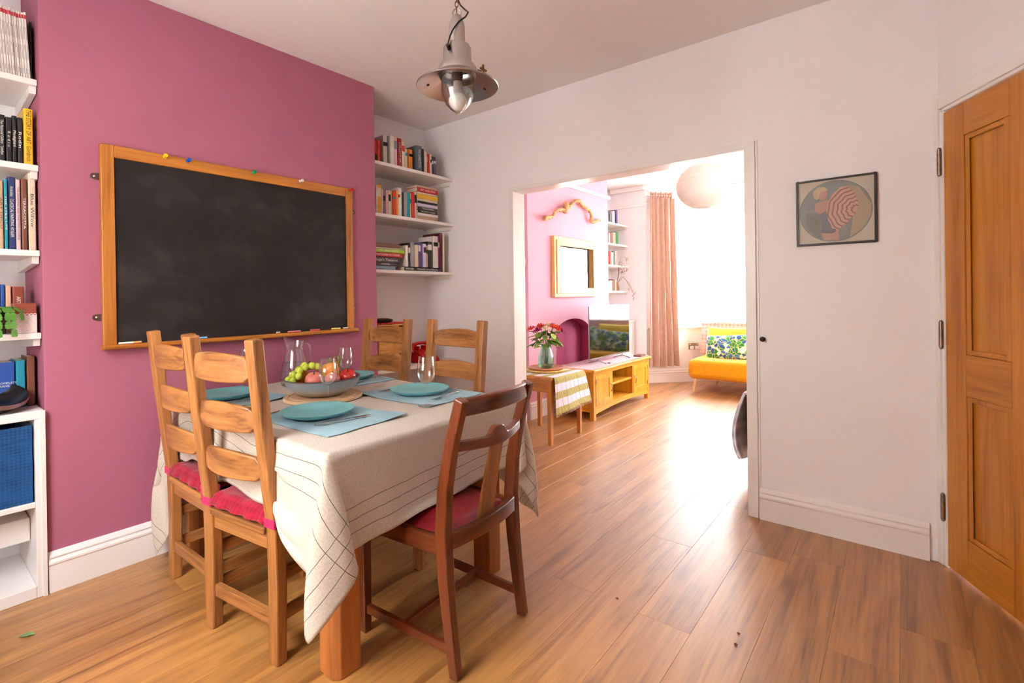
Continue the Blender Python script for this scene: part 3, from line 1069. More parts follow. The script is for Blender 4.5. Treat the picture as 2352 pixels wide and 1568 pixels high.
def ladder_chair():
    t = thing('ladder_back_chair', 'x x x x', 'chair')
    for s in (-1, 1):
        x = s * 0.19
        pts = [(x, 0.0, 0.0), (x, 0.004, 0.25), (x, 0.0, 0.45), (x, -0.02, 0.62), (x, -0.045, 0.85), (x, -0.068, 1.09)]
        MB().sweep(pts, 0.050, 0.040, (1, 0, 0)).obj('back_post', 'chair_oak_z', t, bevel=0.006)
        MB().box(x - 0.02 - s * 0.003, x + 0.02 - s * 0.003, 0.362, 0.402, 0, 0.43).obj('leg', 'chair_oak_z', t, bevel=0.004)
        for z, yy in ((0.15, 0.0), (0.285, 0.0)):
            MB().box(x - 0.0105, x + 0.0105, 0.016, 0.365, z - 0.021, z + 0.021).obj('side_stretcher', 'chair_oak_y', t, bevel=0.003)
        MB().box(x - 0.011, x + 0.011, 0.018, 0.364, 0.375, 0.43).obj('seat_rail', 'chair_oak_y', t, bevel=0.002)
    MB().box(-0.166, 0.166, -0.010, 0.012, 0.12, 0.165).obj('rear_stretcher', 'chair_oak_x', t, bevel=0.003)
    MB().box(-0.166, 0.166, -0.008, 0.014, 0.375, 0.43).obj('seat_rail', 'chair_oak_x', t, bevel=0.002)
    MB().box(-0.166, 0.166, 0.372, 0.394, 0.375, 0.43).obj('seat_rail', 'chair_oak_x', t, bevel=0.002)
    # seat board, notched round the posts
    poly = [(-0.163, -0.028), (0.163, -0.028), (0.163, 0.022), (0.216, 0.022), (0.222, 0.40), (0.2, 0.415), (-0.2, 0.415), (-0.222, 0.40), (-0.216, 0.022), (-0.163, 0.022)]
    MB().prism(poly, 'z', 0.4305, 0.455).obj('seat', 'chair_oak_x', t, bevel=0.007, segs=3)
    for zc, hh in ((0.992, 0.10), (0.822, 0.098), (0.655, 0.096)):
        n = 14
        half = 0.166
        yb = -0.068 * max(0, (zc - 0.45)) / 0.64 - 0.004
        mb = MB()
        ring = []
        rows = []
        for i in range(n + 1):
            u = -half + 2 * half * i / n
            f = u / half
            e = min(1.0, (1 - abs(f)) / 0.10)
            rnd = math.sqrt(max(0.0, 1 - (1 - e) ** 2))
            top = zc + hh * 0.5 - 0.016 * f * f - 0.020 * (1 - rnd)
            bot = zc - hh * 0.5 + 0.004 * f * f + 0.016 * (1 - rnd)
            y = yb + bow(u, half, 0.028)
            rows.append([(u, y - 0.009, bot), (u, y - 0.009, top), (u, y + 0.009, top), (u, y + 0.009, bot)])
        vs_ = [q for r_ in rows for q in r_]
        fs = []
        for i in range(n):
            for k in range(4):
                fs.append((i * 4 + k, i * 4 + (k + 1) % 4, i * 4 + 4 + (k + 1) % 4, i * 4 + 4 + k))
        fs += [(0, 1, 2, 3), (n * 4 + 3, n * 4 + 2, n * 4 + 1, n * 4)]
        mb.add(vs_, fs).obj('ladder_slat', 'chair_oak_x', t, bevel=0.005, smooth=35)
    return t


lc = ladder_chair()
GC = 'ladder-back chairs around the dining table'
for i, (loc, rz, lab) in enumerate((
        ((-1.842, 0.772, 0), math.radians(8.0), 'oak ladder-back chair nearest the viewer with a red seat pad'),
        ((-2.335, 0.776, 0), math.radians(1.0), 'oak ladder-back chair against the pink wall with a red seat pad'),
        ((-2.440, 1.808, 0), math.radians(180), 'oak ladder-back chair on the far side in front of the wooden drawers'),
        ((-1.905, 1.855, 0), math.radians(180), 'oak ladder-back chair on the far side in front of the white wall'))):
    o = lc if i == 0 else copy_tree(lc)
    o.location = loc
    o.rotation_euler = (0, 0, rz)
    tag(o, lab, 'chair', GC)

# red seat pads tied to the two near chairs
fabric('red_cotton', (166, 20, 50), (122, 10, 32), scale=300, bump=0.2)
fabric('pink_tie', (214, 30, 96), (180, 18, 70), scale=300, bump=0.2)
for i, (loc, rz, lab) in enumerate((
        ((-1.842, 0.772, 0), math.radians(8.0), 'raspberry red tufted seat pad on the chair nearest the viewer'),
        ((-2.335, 0.776, 0), math.radians(1.0), 'raspberry red tufted seat pad on the chair beside the pink wall'))):
    t = thing('seat_pad', lab, 'cushion', (loc[0], loc[1], 0.456), rz, 'red seat pads')
    def pad(u, v, top):
        x, y = (-0.162 - 0.03 * min(1, v * 6)) + (0.324 + 0.06 * min(1, v * 6)) * u, -0.030 + 0.40 * v
        e = min(u, 1 - u, v, 1 - v)
        puff = min(1, e / 0.08) ** 0.5
        tuft = 1 - 0.35 * abs(math.sin(u * math.pi * 3)) ** 6 * 1 - 0.3 * math.exp(-((u * 3 % 1 - 0.5) ** 2 + (v * 3 % 1 - 0.5) ** 2) * 0)
        h = 0.040 * puff * (0.75 + 0.25 * abs(math.cos(u * 3 * math.pi)) * abs(math.cos(v * 3 * math.pi)))
        w = 0.004 * math.sin(u * 23) * (1 - puff)
        return (x, y + w, (0.020 + h if top else 0.0015 + 0.012 * (1 - puff)))
    mb = MB()
    n = 24
    g1 = [[pad(a / n, c2 / n, True) for c2 in range(n + 1)] for a in range(n + 1)]
    g2 = [[pad(a / n, c2 / n, False) for c2 in range(n + 1)] for a in range(n + 1)]
    vs_ = [q for r_ in g1 for q in r_] + [q for r_ in g2 for q in r_]
    K = (n + 1) ** 2
    id_ = lambda a, c2: a * (n + 1) + c2
    fs = []
    for a in range(n):
        for c2 in range(n):
            fs.append((id_(a, c2), id_(a + 1, c2), id_(a + 1, c2 + 1), id_(a, c2 + 1)))
            fs.append((K + id_(a, c2), K + id_(a, c2 + 1), K + id_(a + 1, c2 + 1), K + id_(a + 1, c2)))
    for a in range(n):
        for (p, q) in ((id_(a, 0), id_(a + 1, 0)), (id_(a, n), id_(a + 1, n)), (id_(0, a), id_(0, a + 1)), (id_(n, a), id_(n, a + 1))):
            fs.append((p, q, q + K, p + K))
    mb.add(vs_, fs).obj('pad', 'red_cotton', t, smooth=60)
    for s in (-1, 1):
        mb = MB()
        # ribbon loop round the post
        ring = []
        hw, hd = 0.0285, 0.0235
        x = s * 0.19
        for (a, c2) in ((-hw, -hd), (hw, -hd), (hw, hd), (-hw, hd)):
            ring.append((x + a, c2))
        for k in range(4):
            a, c2 = ring[k], ring[(k + 1) % 4]
            n_ = Vector((c2[1] - a[1], -(c2[0] - a[0]), 0)).normalized() * 0.002
            z0, z1 = 0.004, 0.034
            mb.hexa([(a[0], a[1], z0), (c2[0], c2[1], z0), (c2[0] + n_.x, c2[1] + n_.y, z0), (a[0] + n_.x, a[1] + n_.y, z0),
                     (a[0], a[1], z1), (c2[0], c2[1], z1), (c2[0] + n_.x, c2[1] + n_.y, z1), (a[0] + n_.x, a[1] + n_.y, z1)])
        mb.obj('tie', 'pink_tie', t)

# ------------------------------------------------------------------ dark chair at the end of the table
plain('red_leather', (128, 24, 34), rough=0.32, var=0.2, scale=12, bump=0.1, bscale=120)
dc = thing('dark_dining_chair', 'dark reddish-brown chair with a carved splat and a red leather seat', 'chair', (-1.151, 1.305, 0), math.radians(90 + 3.5))
# local: +y faces the table (-X world), x across; back is -y
for s in (-1, 1):
    x = s * 0.192
    pts = [(x, -0.012, 0.0), (x, 0.006, 0.12), (x, 0.026, 0.3), (x, 0.034, 0.45), (x, 0.024, 0.6), (x, -0.008, 0.75), (x, -0.052, 0.895)]
    MB().sweep(pts, [0.030, 0.032, 0.036, 0.038, 0.036, 0.034, 0.034], [0.036, 0.040, 0.046, 0.048, 0.044, 0.040, 0.038], (1, 0, 0)).obj('back_leg', 'dark_wood_z', dc, bevel=0.005)
    MB().hexa([(s * 0.205 - 0.016, 0.40, 0), (s * 0.205 + 0.016, 0.40, 0), (s * 0.205 + 0.016, 0.432, 0), (s * 0.205 - 0.016, 0.432, 0),
               (s * 0.208 - 0.019, 0.395, 0.43), (s * 0.208 + 0.019, 0.395, 0.43), (s * 0.208 + 0.019, 0.433, 0.43), (s * 0.208 - 0.019, 0.433, 0.43)]).obj('front_leg', 'dark_wood_z', dc, bevel=0.004)
    MB().sweep([(s * 0.192, 0.035, 0.405), (s * 0.208, 0.40, 0.405)], 0.020, 0.058, (1, 0, 0)).obj('seat_rail', 'dark_wood_y', dc, bevel=0.003)
    MB().sweep([(s * 0.192, 0.022, 0.085), (s * 0.203, 0.40, 0.085)], 0.020, 0.030, (1, 0, 0)).obj('side_stretcher', 'dark_wood_y', dc, bevel=0.003)
MB().box(-0.192, 0.192, 0.205, 0.225, 0.075, 0.103).obj('cross_stretcher', 'dark_wood_x', dc, bevel=0.003)
MB().box(-0.19, 0.19, 0.404, 0.424, 0.376, 0.434).obj('seat_rail', 'dark_wood_x', dc, bevel=0.003)
def bowed(z_of, y_of, half, th, hgt, n=20):
    mb = MB()
    vs_, fs = [], []
    for i in range(n + 1):
        u = -half + 2 * half * i / n
        zt, zb = z_of(u)
        y = y_of(u)
        vs_ += [(u, y - th / 2, zb), (u, y - th / 2, zt), (u, y + th / 2, zt), (u, y + th / 2, zb)]
    for i in range(n):
        for k in range(4):
            fs.append((i * 4 + k, i * 4 + (k + 1) % 4, i * 4 + 4 + (k + 1) % 4, i * 4 + 4 + k))
    fs += [(0, 1, 2, 3), (n * 4 + 3, n * 4 + 2, n * 4 + 1, n * 4)]
    return mb.add(vs_, fs)
bowed(lambda u: (0.452, 0.398), lambda u: 0.02 - 0.022 * (1 - (u / .18) ** 2), 0.176, 0.024, 0).obj('seat_rail', 'dark_wood_x', dc, bevel=0.004, smooth=35)
bowed(lambda u: (0.897 - 0.004 * (u / .18) ** 2, 0.838), lambda u: -0.044 - 0.030 * (1 - (u / .18) ** 2), 0.178, 0.022, 0).obj('crest_rail', 'dark_wood_x', dc, bevel=0.005, smooth=35)
def zmid(u):
    b_ = math.exp(-(u / 0.034) ** 4) * 0.034
    d_ = 0.0
    return (0.740 + 0.012 * abs(u) / .18 + b_, 0.708 + 0.012 * abs(u) / .18)
bowed(zmid, lambda u: -0.006 - 0.040 * (1 - (u / .18) ** 2), 0.177, 0.030, 0, 36).obj('middle_rail', 'dark_wood_x', dc, bevel=0.004, smooth=40)
n = 10
vs_, fs = [], []
for i in range(n + 1):
    f = i / n
    z = 0.445 + (0.722 - 0.445) * f
    w = 0.044 - 0.011 * f
    y = 0.012 - 0.058 * f ** 1.2
    vs_ += [(-w, y - 0.006, z), (w, y - 0.006, z), (w, y + 0.006, z), (-w, y + 0.006, z)]
for i in range(n):
    for k in range(4):
        fs.append((i * 4 + k, i * 4 + (k + 1) % 4, i * 4 + 4 + (k + 1) % 4, i * 4 + 4 + k))
fs += [(3, 2, 1, 0), (n * 4, n * 4 + 1, n * 4 + 2, n * 4 + 3)]
MB().add(vs_, fs).obj('splat', 'splat_wood_z', dc, bevel=0.003, smooth=35)
def lpad(u, v):
    x = (-0.165 - 0.018 * v) + (0.33 + 0.036 * v) * u
    e = min(u, 1 - u, v, 1 - v)
    return (x, 0.042 + 0.356 * v, 0.428 + 0.034 * min(1, e / 0.25) ** 0.5)
MB().grid(lpad, 20, 20, thick=-0.018).obj('seat_pad', 'red_leather', dc, smooth=60)

# ------------------------------------------------------------------ settings on the table
fabric('mat_blue', (150, 190, 204), (112, 152, 170), scale=700, bump=0.6)
plain('plate_teal', (126, 190, 194), rough=0.42, var=0.03, scale=8)
plain('steel', (196, 192, 190), rough=0.2, metal=1.0, var=0.05)
thin_glass('clear_glass', (0.975, 0.985, 0.985), 1.2, edge=0.75)
thin_glass('water', (0.90, 0.94, 0.955), 0.7)
settings = [  # centre of mat, angle, plate, words
    (-1.745, 1.055, 3, (-1.790, 1.035), 'nearest the viewer'),
    (-2.475, 0.978, 1, (-2.475, 0.975), 'against the pink wall on the near side'),
    (-2.475, 1.600, 178, (-2.455, 1.615), 'behind the fruit bowl on the far side'),
    (-1.795, 1.560, 182, (-1.800, 1.565), 'at the right-hand far corner of the table')]
for i, (x, y, a, pl, wd) in enumerate(settings):
    ra = math.radians(a)
    def matf(u, v, i=i):
        px, py = (u - 0.5) * 0.49, (v - 0.5) * 0.345
        wv = 0.0015 * math.sin(u * 17 + i) + 0.0012 * math.sin(v * 13 + 2 * i)
        curl = 0.010 * max(0, (u + v - 1.6)) / 0.4 + 0.006 * max(0, (1 - u) + v - 1.7) / 0.3
        ex = 0.004 * math.sin(v * 9 + i) * (abs(u - 0.5) * 2) ** 6
        return (px + ex, py + 0.003 * math.sin(u * 7 + i) * (abs(v - 0.5) * 2) ** 6, 0.0006 + abs(wv) * 0.6 + curl)
    mb = MB().grid(matf, 40, 28, thick=0.0022)
    mb.xf(Matrix.Translation((x, y, TOP)) @ Matrix.Rotation(ra, 4, 'Z'))
    tag(mb.obj('placemat', 'mat_blue', smooth=60, origin=(x, y, TOP)), 'ribbed light blue placemat ' + wd, 'placemat', 'blue placemats')
    prof = [(0.0, 0.004), (0.06, 0.004), (0.085, 0.0), (0.092, 0.0), (0.1, 0.004), (0.125, 0.013), (0.136, 0.022), (0.138, 0.0245), (0.136, 0.0255), (0.122, 0.018), (0.1, 0.0105), (0.06, 0.0085), (0.0, 0.008)]
    mb = MB().lathe(prof, 56, (pl[0], pl[1], TOP + 0.0055))
    tag(mb.obj('dinner_plate', 'plate_teal', smooth=60), 'matt teal dinner plate on the mat ' + wd, 'plate', 'teal dinner plates')
    # cutlery
    def place(lx, ly, rot):
        return Matrix.Translation((x, y, TOP + 0.0075)) @ Matrix.Rotation(ra, 4, 'Z') @ Matrix.Translation((lx, ly, 0)) @ Matrix.Rotation(rot, 4, 'Z')
    for kind in ('knife', 'fork'):
        sgn = 1 if kind == 'knife' else -1
        rel = Matrix.Rotation(-ra, 4, 'Z') @ Vector((pl[0] - x, pl[1] - y, 0))
        mt = place(rel.x + sgn * 0.165, rel.y - 0.005, math.radians(-6 * sgn + (i * 3 - 4)))
        ct = thing('table_' + kind, ('steel table knife' if kind == 'knife' else 'steel table fork') + ' beside the teal plate ' + wd, kind, mt.translation, mt.to_euler().z, 'knives by the plates' if kind == 'knife' else 'forks by the plates')
        if kind == 'knife':
            MB().sweep([(0, -0.105, 0.004), (0, -0.06, 0.005), (0, 0.0, 0.0035)], [0.012, 0.013, 0.010], [0.006, 0.006, 0.005], (1, 0, 0)).obj('handle', 'steel', ct, bevel=0.002, smooth=40)
            MB().sweep([(0, 0.0, 0.0035), (0.001, 0.05, 0.003), (0.002, 0.09, 0.003), (0.006, 0.112, 0.003)], [0.010, 0.017, 0.016, 0.003], 0.0016, (1, 0, 0)).obj('blade', 'steel', ct, smooth=40)
        else:
            MB().sweep([(0, -0.105, 0.003), (0, -0.05, 0.006), (0, 0.02, 0.004), (0, 0.045, 0.002)], [0.016, 0.012, 0.006, 0.012], 0.0025, (1, 0, 0)).obj('handle', 'steel', ct, bevel=0.001, smooth=40)
            mb = MB().sweep([(0, 0.045, 0.002), (0, 0.06, 0.001)], [0.012, 0.022], 0.002, (1, 0, 0))
            for q in (-0.009, -0.003, 0.003, 0.009):
                mb.sweep([(q, 0.06, 0.001), (q, 0.085, 0.001), (q * 0.9, 0.103, 0.005)], [0.0034, 0.003, 0.0018], 0.0018, (1, 0, 0))
            mb.obj('tines', 'steel', ct, smooth=40)

def wine_glass(x, y, label, z=TOP):
    t = thing('wine_glass', label, 'glass', (x, y, z), 0, 'wine glasses')
    MB().lathe([(0.0, 0.004), (0.006, 0.006), (0.02, 0.003), (0.034, 0.0012), (0.035, 0.0004), (0.0, 0.0)], 40).obj('foot', 'clear_glass', t, smooth=50)
    MB().lathe([(0.0, 0.003), (0.006, 0.005), (0.0042, 0.02), (0.0036, 0.05), (0.0042, 0.082), (0.007, 0.092), (0.0, 0.093)], 20).obj('stem', 'clear_glass', t, smooth=50)
    out = [(0.0, 0.092), (0.010, 0.0935), (0.022, 0.101), (0.032, 0.114), (0.0375, 0.132), (0.0375, 0.150), (0.0345, 0.178), (0.0305, 0.205)]
    inn = [(r - 0.0012 if r > 0.002 else 0.0, zz + (0.0015 if r < 0.02 else 0)) for r, zz in reversed(out)]
    MB().lathe(out + inn, 44).obj('bowl', 'clear_glass', t, smooth=60)
    return t


wine_glass(-1.912, 1.155, 'empty wine glass standing between the near plate and the fruit bowl')
wine_glass(-1.561, 1.392, 'empty wine glass on the mat at the right far corner', TOP + 0.006)
wine_glass(-2.665, 1.150, 'empty wine glass half hidden behind the nearest chair')
wine_glass(-2.245, 1.455, 'empty wine glass behind the fruit bowl')

# water jug
jg = thing('water_jug', 'clear glass jug with a lip and handle half full of water', 'jug', (-2.545, 1.345, TOP), math.radians(205))
out = [(0.0, 0.0), (0.062, 0.0), (0.070, 0.006), (0.0735, 0.03), (0.072, 0.06), (0.064, 0.10), (0.052, 0.15), (0.044, 0.185), (0.043, 0.20), (0.047, 0.212), (0.050, 0.235)]
inn = [(max(0, r - 0.0025), z + (0.004 if r < 0.065 and z < 0.01 else 0)) for r, z in reversed(out)]
prof = out + inn
mb = MB().lathe(prof, 48)
vv = []
for p in mb.v:
    a = math.atan2(p[1], p[0])
    if p[2] > 0.195:
        k = (p[2] - 0.195) / 0.04
        sp = math.exp(-(a / 0.42) ** 2)
        vv.append((p[0] * (1 + 0.42 * sp * k), p[1] * (1 - 0.1 * sp * k), p[2] + 0.024 * sp * k))
    else:
        vv.append(p)
mb.v = vv
mb.obj('body', 'clear_glass', jg, smooth=60)
MB().tube([(-0.046, 0, 0.222), (-0.075, 0, 0.224), (-0.092, 0, 0.212), (-0.096, 0, 0.185), (-0.094, 0, 0.15), (-0.092, 0, 0.128)], [0.007, 0.0065, 0.0062, 0.006, 0.0058, 0.005], 10, flat=0.7).obj('handle', 'clear_glass', jg, smooth=60)
MB().lathe([(0.0, 0.005), (0.060, 0.005), (0.0675, 0.01), (0.0705, 0.03), (0.069, 0.06), (0.0612, 0.10), (0.0555, 0.122), (0.0, 0.122)], 40).obj('water', 'water', jg, smooth=60)

# board, bowl and fruit
bd = thing('round_board', 'round pale wooden board under the fruit bowl', 'board', (-2.100, 1.245, TOP))
MB().lathe([(0.0, 0.0), (0.168, 0.0), (0.172, 0.003), (0.172, 0.012), (0.169, 0.016), (0.150, 0.016), (0.148, 0.0135), (0.144, 0.0135), (0.142, 0.016), (0.0, 0.016)], 64).obj('disc', 'beech_x', bd, smooth=50)
m, nt, b = newmat('speckled_glaze')
L = nt.links
tc = N(nt, 'ShaderNodeTexCoord')
gz = N(nt, 'ShaderNodeSeparateXYZ')
L.new(tc.outputs['Object'], gz.inputs[0])
r1 = ramp(nt, gz.outputs[2], [(0.0, lin((176, 160, 140))), (0.028, lin((188, 182, 172))), (0.05, lin((150, 160, 168))), (0.075, lin((140, 146, 152))), (0.0815, lin((84, 56, 50)))])
vo = N(nt, 'ShaderNodeTexVoronoi', i_Scale=110.0)
L.new(tc.outputs['Object'], vo.inputs['Vector'])
r2 = ramp(nt, vo.outputs['Distance'], [(0.10, (1, 1, 1)), (0.2, (0, 0, 0))])
mxc = N(nt, 'ShaderNodeMix', data_type='RGBA')
ml = N(nt, 'ShaderNodeMath', operation='MULTIPLY', n1=0.55)
L.new(r2.outputs[0], ml.inputs[0])
L.new(ml.outputs[0], mxc.inputs[0])
L.new(r1.outputs[0], mxc.inputs[6])
mxc.inputs[7].default_value = (*lin((96, 78, 70)), 1)
L.new(mxc.outputs[2], b.inputs['Base Color'])
b.inputs['Roughness'].default_value = 0.3
plain('bowl_inside', (92, 74, 66), rough=0.3, var=0.25, scale=20)
BX, BY, BZ = -2.100, 1.242, TOP + 0.0165
bw = thing('fruit_bowl', 'wide speckled grey stoneware bowl holding the fruit', 'bowl', (BX, BY, BZ))
MB().lathe([(0.0, 0.0), (0.078, 0.0), (0.085, 0.003), (0.11, 0.014), (0.14, 0.032), (0.158, 0.055), (0.166, 0.080), (0.167, 0.083)], 64).obj('outside', 'speckled_glaze', bw, smooth=60)
MB().lathe([(0.167, 0.083), (0.163, 0.0835), (0.160, 0.080), (0.152, 0.056), (0.134, 0.036), (0.10, 0.020), (0.0, 0.014)], 64).obj('inside', 'bowl_inside', bw, smooth=60)
plain('orange_peel', (240, 150, 24), rough=0.42, var=0.06, bump=0.25, bscale=260)
plain('peach_skin', (226, 128, 112), rough=0.5, var=0.22, scale=14)
plain('apple_red', (200, 52, 48), rough=0.25, var=0.3, scale=16)
plain('banana_peel', (236, 184, 40), rough=0.45, var=0.1, scale=14)
plain('banana_tip', (126, 150, 62), rough=0.5, var=0.15, scale=30)
plain('grape_skin', (188, 204, 76), rough=0.22, var=0.14, scale=20)
plain('stalk_brown', (96, 80, 48), rough=0.7, var=0.15)
def fruit(name, lab, cat, x, y, z, r, mat, stalk=True, dent=0.0, group=None, rot=0):
    t = thing(name, lab, cat, (BX + x, BY + y, BZ + z - r), 0, group)
    mb = MB().ball((0, 0, 0), (r, r, r * 0.92), 24, 16)
    if dent:
        mb.v = [(p[0], p[1], p[2] - dent * r * math.exp(-((p[0] ** 2 + p[1] ** 2) / (0.25 * r * r))) * (1 if p[2] > 0 else -1)) for p in mb.v]
    mr_ = Matrix.Translation((0, 0, r)) @ Matrix.Rotation(rot, 4, (0.6, 0.8, 0))
    mb.xf(mr_)
    mb.obj('flesh', mat, t, smooth=180)
    if stalk:
        MB().tube([tuple(mr_ @ Vector((0, 0, r * (0.9 - dent)))), tuple(mr_ @ Vector((0.002, 0.001, r * 1.12)))], [0.0022, 0.0018], 6).obj('stalk', 'stalk_brown', t, smooth=60)
    return t
fruit('orange', 'bright orange with the banana stems above it on top of the bowl', 'orange', 0.052, 0.012, 0.118, 0.034, 'orange_peel', group='oranges in the bowl')
fruit('orange', 'bright orange behind the grapes in the bowl', 'orange', -0.012, 0.052, 0.092, 0.035, 'orange_peel', group='oranges in the bowl')
fruit('orange', 'bright orange at the left rim of the bowl', 'orange', -0.092, -0.048, 0.078, 0.036, 'orange_peel', group='oranges in the bowl')
fruit('peach', 'large pink peach at the front of the bowl', 'peach', 0.042, -0.066, 0.080, 0.040, 'peach_skin', dent=0.2, rot=0.4, group='peaches in the bowl')
fruit('peach', 'smaller pink peach beside the wine glass in the bowl', 'peach', 0.098, -0.012, 0.082, 0.033, 'peach_skin', dent=0.2, rot=-0.5, group='peaches in the bowl')
fruit('apple', 'red apple at the right of the bowl', 'apple', 0.092, 0.070, 0.084, 0.037, 'apple_red', dent=0.3, rot=0.5)
gt = thing('grape_bunch', 'bunch of plump green grapes at the front of the bowl', 'grapes', (BX - 0.05, BY - 0.06, BZ + 0.06))
g0 = None
rg = random.Random(4)
spots = [(-0.07, -0.035, 0.0), (-0.045, -0.055, 0.002), (-0.02, -0.068, 0.004), (0.006, -0.06, 0.002), (-0.055, -0.02, 0.022), (-0.03, -0.04, 0.024), (-0.004, -0.05, 0.026), (0.018, -0.038, 0.022), (-0.04, -0.005, 0.044), (-0.015, -0.022, 0.046), (0.01, -0.028, 0.046), (-0.025, 0.01, 0.060), (0.0, 0.0, 0.064), (0.024, -0.008, 0.060), (0.02, 0.02, 0.062), (0.044, 0.012, 0.066), (-0.006, 0.026, 0.056), (0.05, 0.034, 0.06), (-0.075, -0.008, 0.016)]
for (gx_, gy_, gz_) in spots:
    if g0 is None:
        g0 = MB().ball((0, 0, 0), (0.0155, 0.0155, 0.0175), 16, 10).obj('grape', 'grape_skin', gt, smooth=180)
        g0.location = (gx_, gy_, gz_ + 0.012)
    else:
        inst(g0, 'grape', gt, (gx_ + rg.uniform(-.002, .002), gy_, gz_ + 0.012), (rg.uniform(-1, 1), rg.uniform(-1, 1), 0))
MB().tube([(-0.03, -0.02, 0.04), (0.0, 0.0, 0.075), (0.02, 0.012, 0.092), (0.03, 0.01, 0.098)], 0.0022, 6).obj('stem', 'stalk_brown', gt, smooth=60)
bt = thing('banana_bunch', 'bunch of ripe bananas with green tips lying behind the grapes', 'bananas', (BX, BY, BZ + 0.05))
for k in range(3):
    pts, rad = [], []
    for i in range(13):
        f = i / 12
        a = -1.15 + 1.75 * f
        R = 0.100
        pts.append((0.055 - (R + 0.004 * k) * math.cos(a) * 1.0 + 0.012 * k, 0.018 + 0.020 * k + 0.03 * f, 0.012 + 0.055 * math.sin(a * 0.5 + 0.9) + 0.004 * k + 0.012 * f))
        rad.append(0.0165 * min(1, 0.35 + 3 * f) * (1 if f < 0.8 else max(0.3, 1 - (f - 0.8) * 3.2)))
    bn = MB().tube(pts, rad, 8).obj('banana', 'banana_peel', bt, smooth=50)
    e = Vector(pts[-1])
    MB().tube([tuple(e + Vector((-0.002, 0, -0.002))), tuple(e + Vector((0.012, -0.002, 0.016))), tuple(e + Vector((0.024 - 0.006 * k, -0.006, 0.036)))], [0.0068, 0.0058, 0.0062], 7).obj('banana_stem', 'banana_tip', bn, smooth=50)
# ------------------------------------------------------------------ shelves and books
ORD = ['first', 'second', 'third', 'fourth', 'fifth', 'sixth', 'seventh', 'eighth', 'ninth', 'tenth', 'eleventh', 'twelfth', 'thirteenth', 'fourteenth', 'fifteenth', 'sixteenth', 'seventeenth', 'eighteenth', 'nineteenth', 'twentieth']
COL = dict(red=(196, 30, 34), orangered=(224, 62, 24), paleGrey=(200, 192, 186), white=(226, 218, 212), pinkwhite=(226, 186, 192), darkred=(150, 20, 32), cream=(220, 202, 178), cream2=(214, 196, 170),
           orange=(226, 132, 28), slate=(84, 96, 104), black=(34, 30, 32), grey=(150, 146, 144), purple=(74, 60, 112), mustard=(218, 164, 30), mauve=(140, 108, 124), pink=(220, 176, 188), tan=(196, 164, 130),
           dkgreen=(50, 66, 56), teal=(30, 144, 166), yellowcream=(236, 214, 132), purple2=(106, 62, 150), lilac=(206, 196, 222), plum=(140, 40, 128), maroon=(88, 26, 36), navy=(40, 54, 110), blue=(44, 84, 164),
           lime=(168, 200, 40), brown=(122, 74, 56), darkgrey=(66, 58, 60), peach=(226, 178, 150), yellow=(234, 186, 40), brick=(150, 70, 52), palepink=(222, 190, 196), green=(52, 120, 64), bluegrey=(120, 140, 160))
for k, v in COL.items():
    plain('cover_' + k, v, rough=0.42, var=0.08, scale=30)
plain('paper', (226, 212, 190), rough=0.9, var=0.06, scale=90)
plain('ink_dark', (40, 34, 34), rough=0.6)
plain('ink_pale', (240, 234, 224), rough=0.6)
plain('ink_red', (200, 44, 60), rough=0.6)


def text_part(parent, text, size, mat, m4, name='title', fit=None):
    cu = bpy.data.curves.new('t', 'FONT')
    cu.body = text
    cu.size = size
    cu.align_x, cu.align_y = 'CENTER', 'CENTER'
    cu.resolution_u = 2
    to = bpy.data.objects.new('t', cu)
    C.objects.link(to)
    bpy.context.view_layer.update()
    dg_ = bpy.context.evaluated_depsgraph_get()
    me_ = bpy.data.meshes.new_from_object(to.evaluated_get(dg_))
    bpy.data.objects.remove(to)
    bpy.data.curves.remove(cu)
    if fit and len(me_.vertices):
        xs = [v.co.x for v in me_.vertices]
        k = fit / max(1e-6, max(xs) - min(xs))
        for v in me_.vertices:
            v.co.x *= k
    me_.transform(m4)
    me_.materials.clear()
    me_.materials.append(M[mat])
    me_.name = name
    o = bpy.data.objects.new(name, me_)
    C.objects.link(o)
    o.parent = parent
    return o


def book_mesh(t, h, d, cov):
    """spine in the plane x=0 facing +x, thickness along y (centred), standing on z=0"""
    mb = MB()
    c_t = min(0.0025, t * 0.16)
    # cover: rounded spine + two boards
    r = min(0.004, t * 0.25)
    prof = [(-d, -t / 2), (-r, -t / 2), (-r * 0.3, -t / 2 + r * 0.4), (0, -t / 2 + r), (0, t / 2 - r), (-r * 0.3, t / 2 - r * 0.4), (-r, t / 2), (-d, t / 2), (-d, t / 2 - c_t), (-0.005, t / 2 - c_t), (-0.005, -t / 2 + c_t), (-d, -t / 2 + c_t)]
    n = len(prof)
    vs_ = [(x, y, 0) for x, y in prof] + [(x, y, h) for x, y in prof]
    fs = [(i, (i + 1) % n, n + (i + 1) % n, n + i) for i in range(n)]
    # end caps as quads strip (concave outline)
    for base, rev in ((0, False), (n, True)):
        q = [(0, 1, 10, 11), (1, 2, 3, 10), (3, 4, 9, 10), (4, 5, 6, 9), (6, 7, 8, 9)]
        for f in q:
            f = tuple(base + k for k in f)
            fs.append(tuple(reversed(f)) if not rev else f)
    mb.add(vs_, fs, 0)
    mb.box(-d + 0.003, -0.005, -t / 2 + c_t, t / 2 - c_t, 0.003, h - 0.003, 1)
    return mb


SPINE = Matrix(((0, 0, 1, 0), (0, 1, 0, 0), (-1, 0, 0, 0), (0, 0, 0, 1)))     # text reading down a spine that faces +x
rb = random.Random(11)


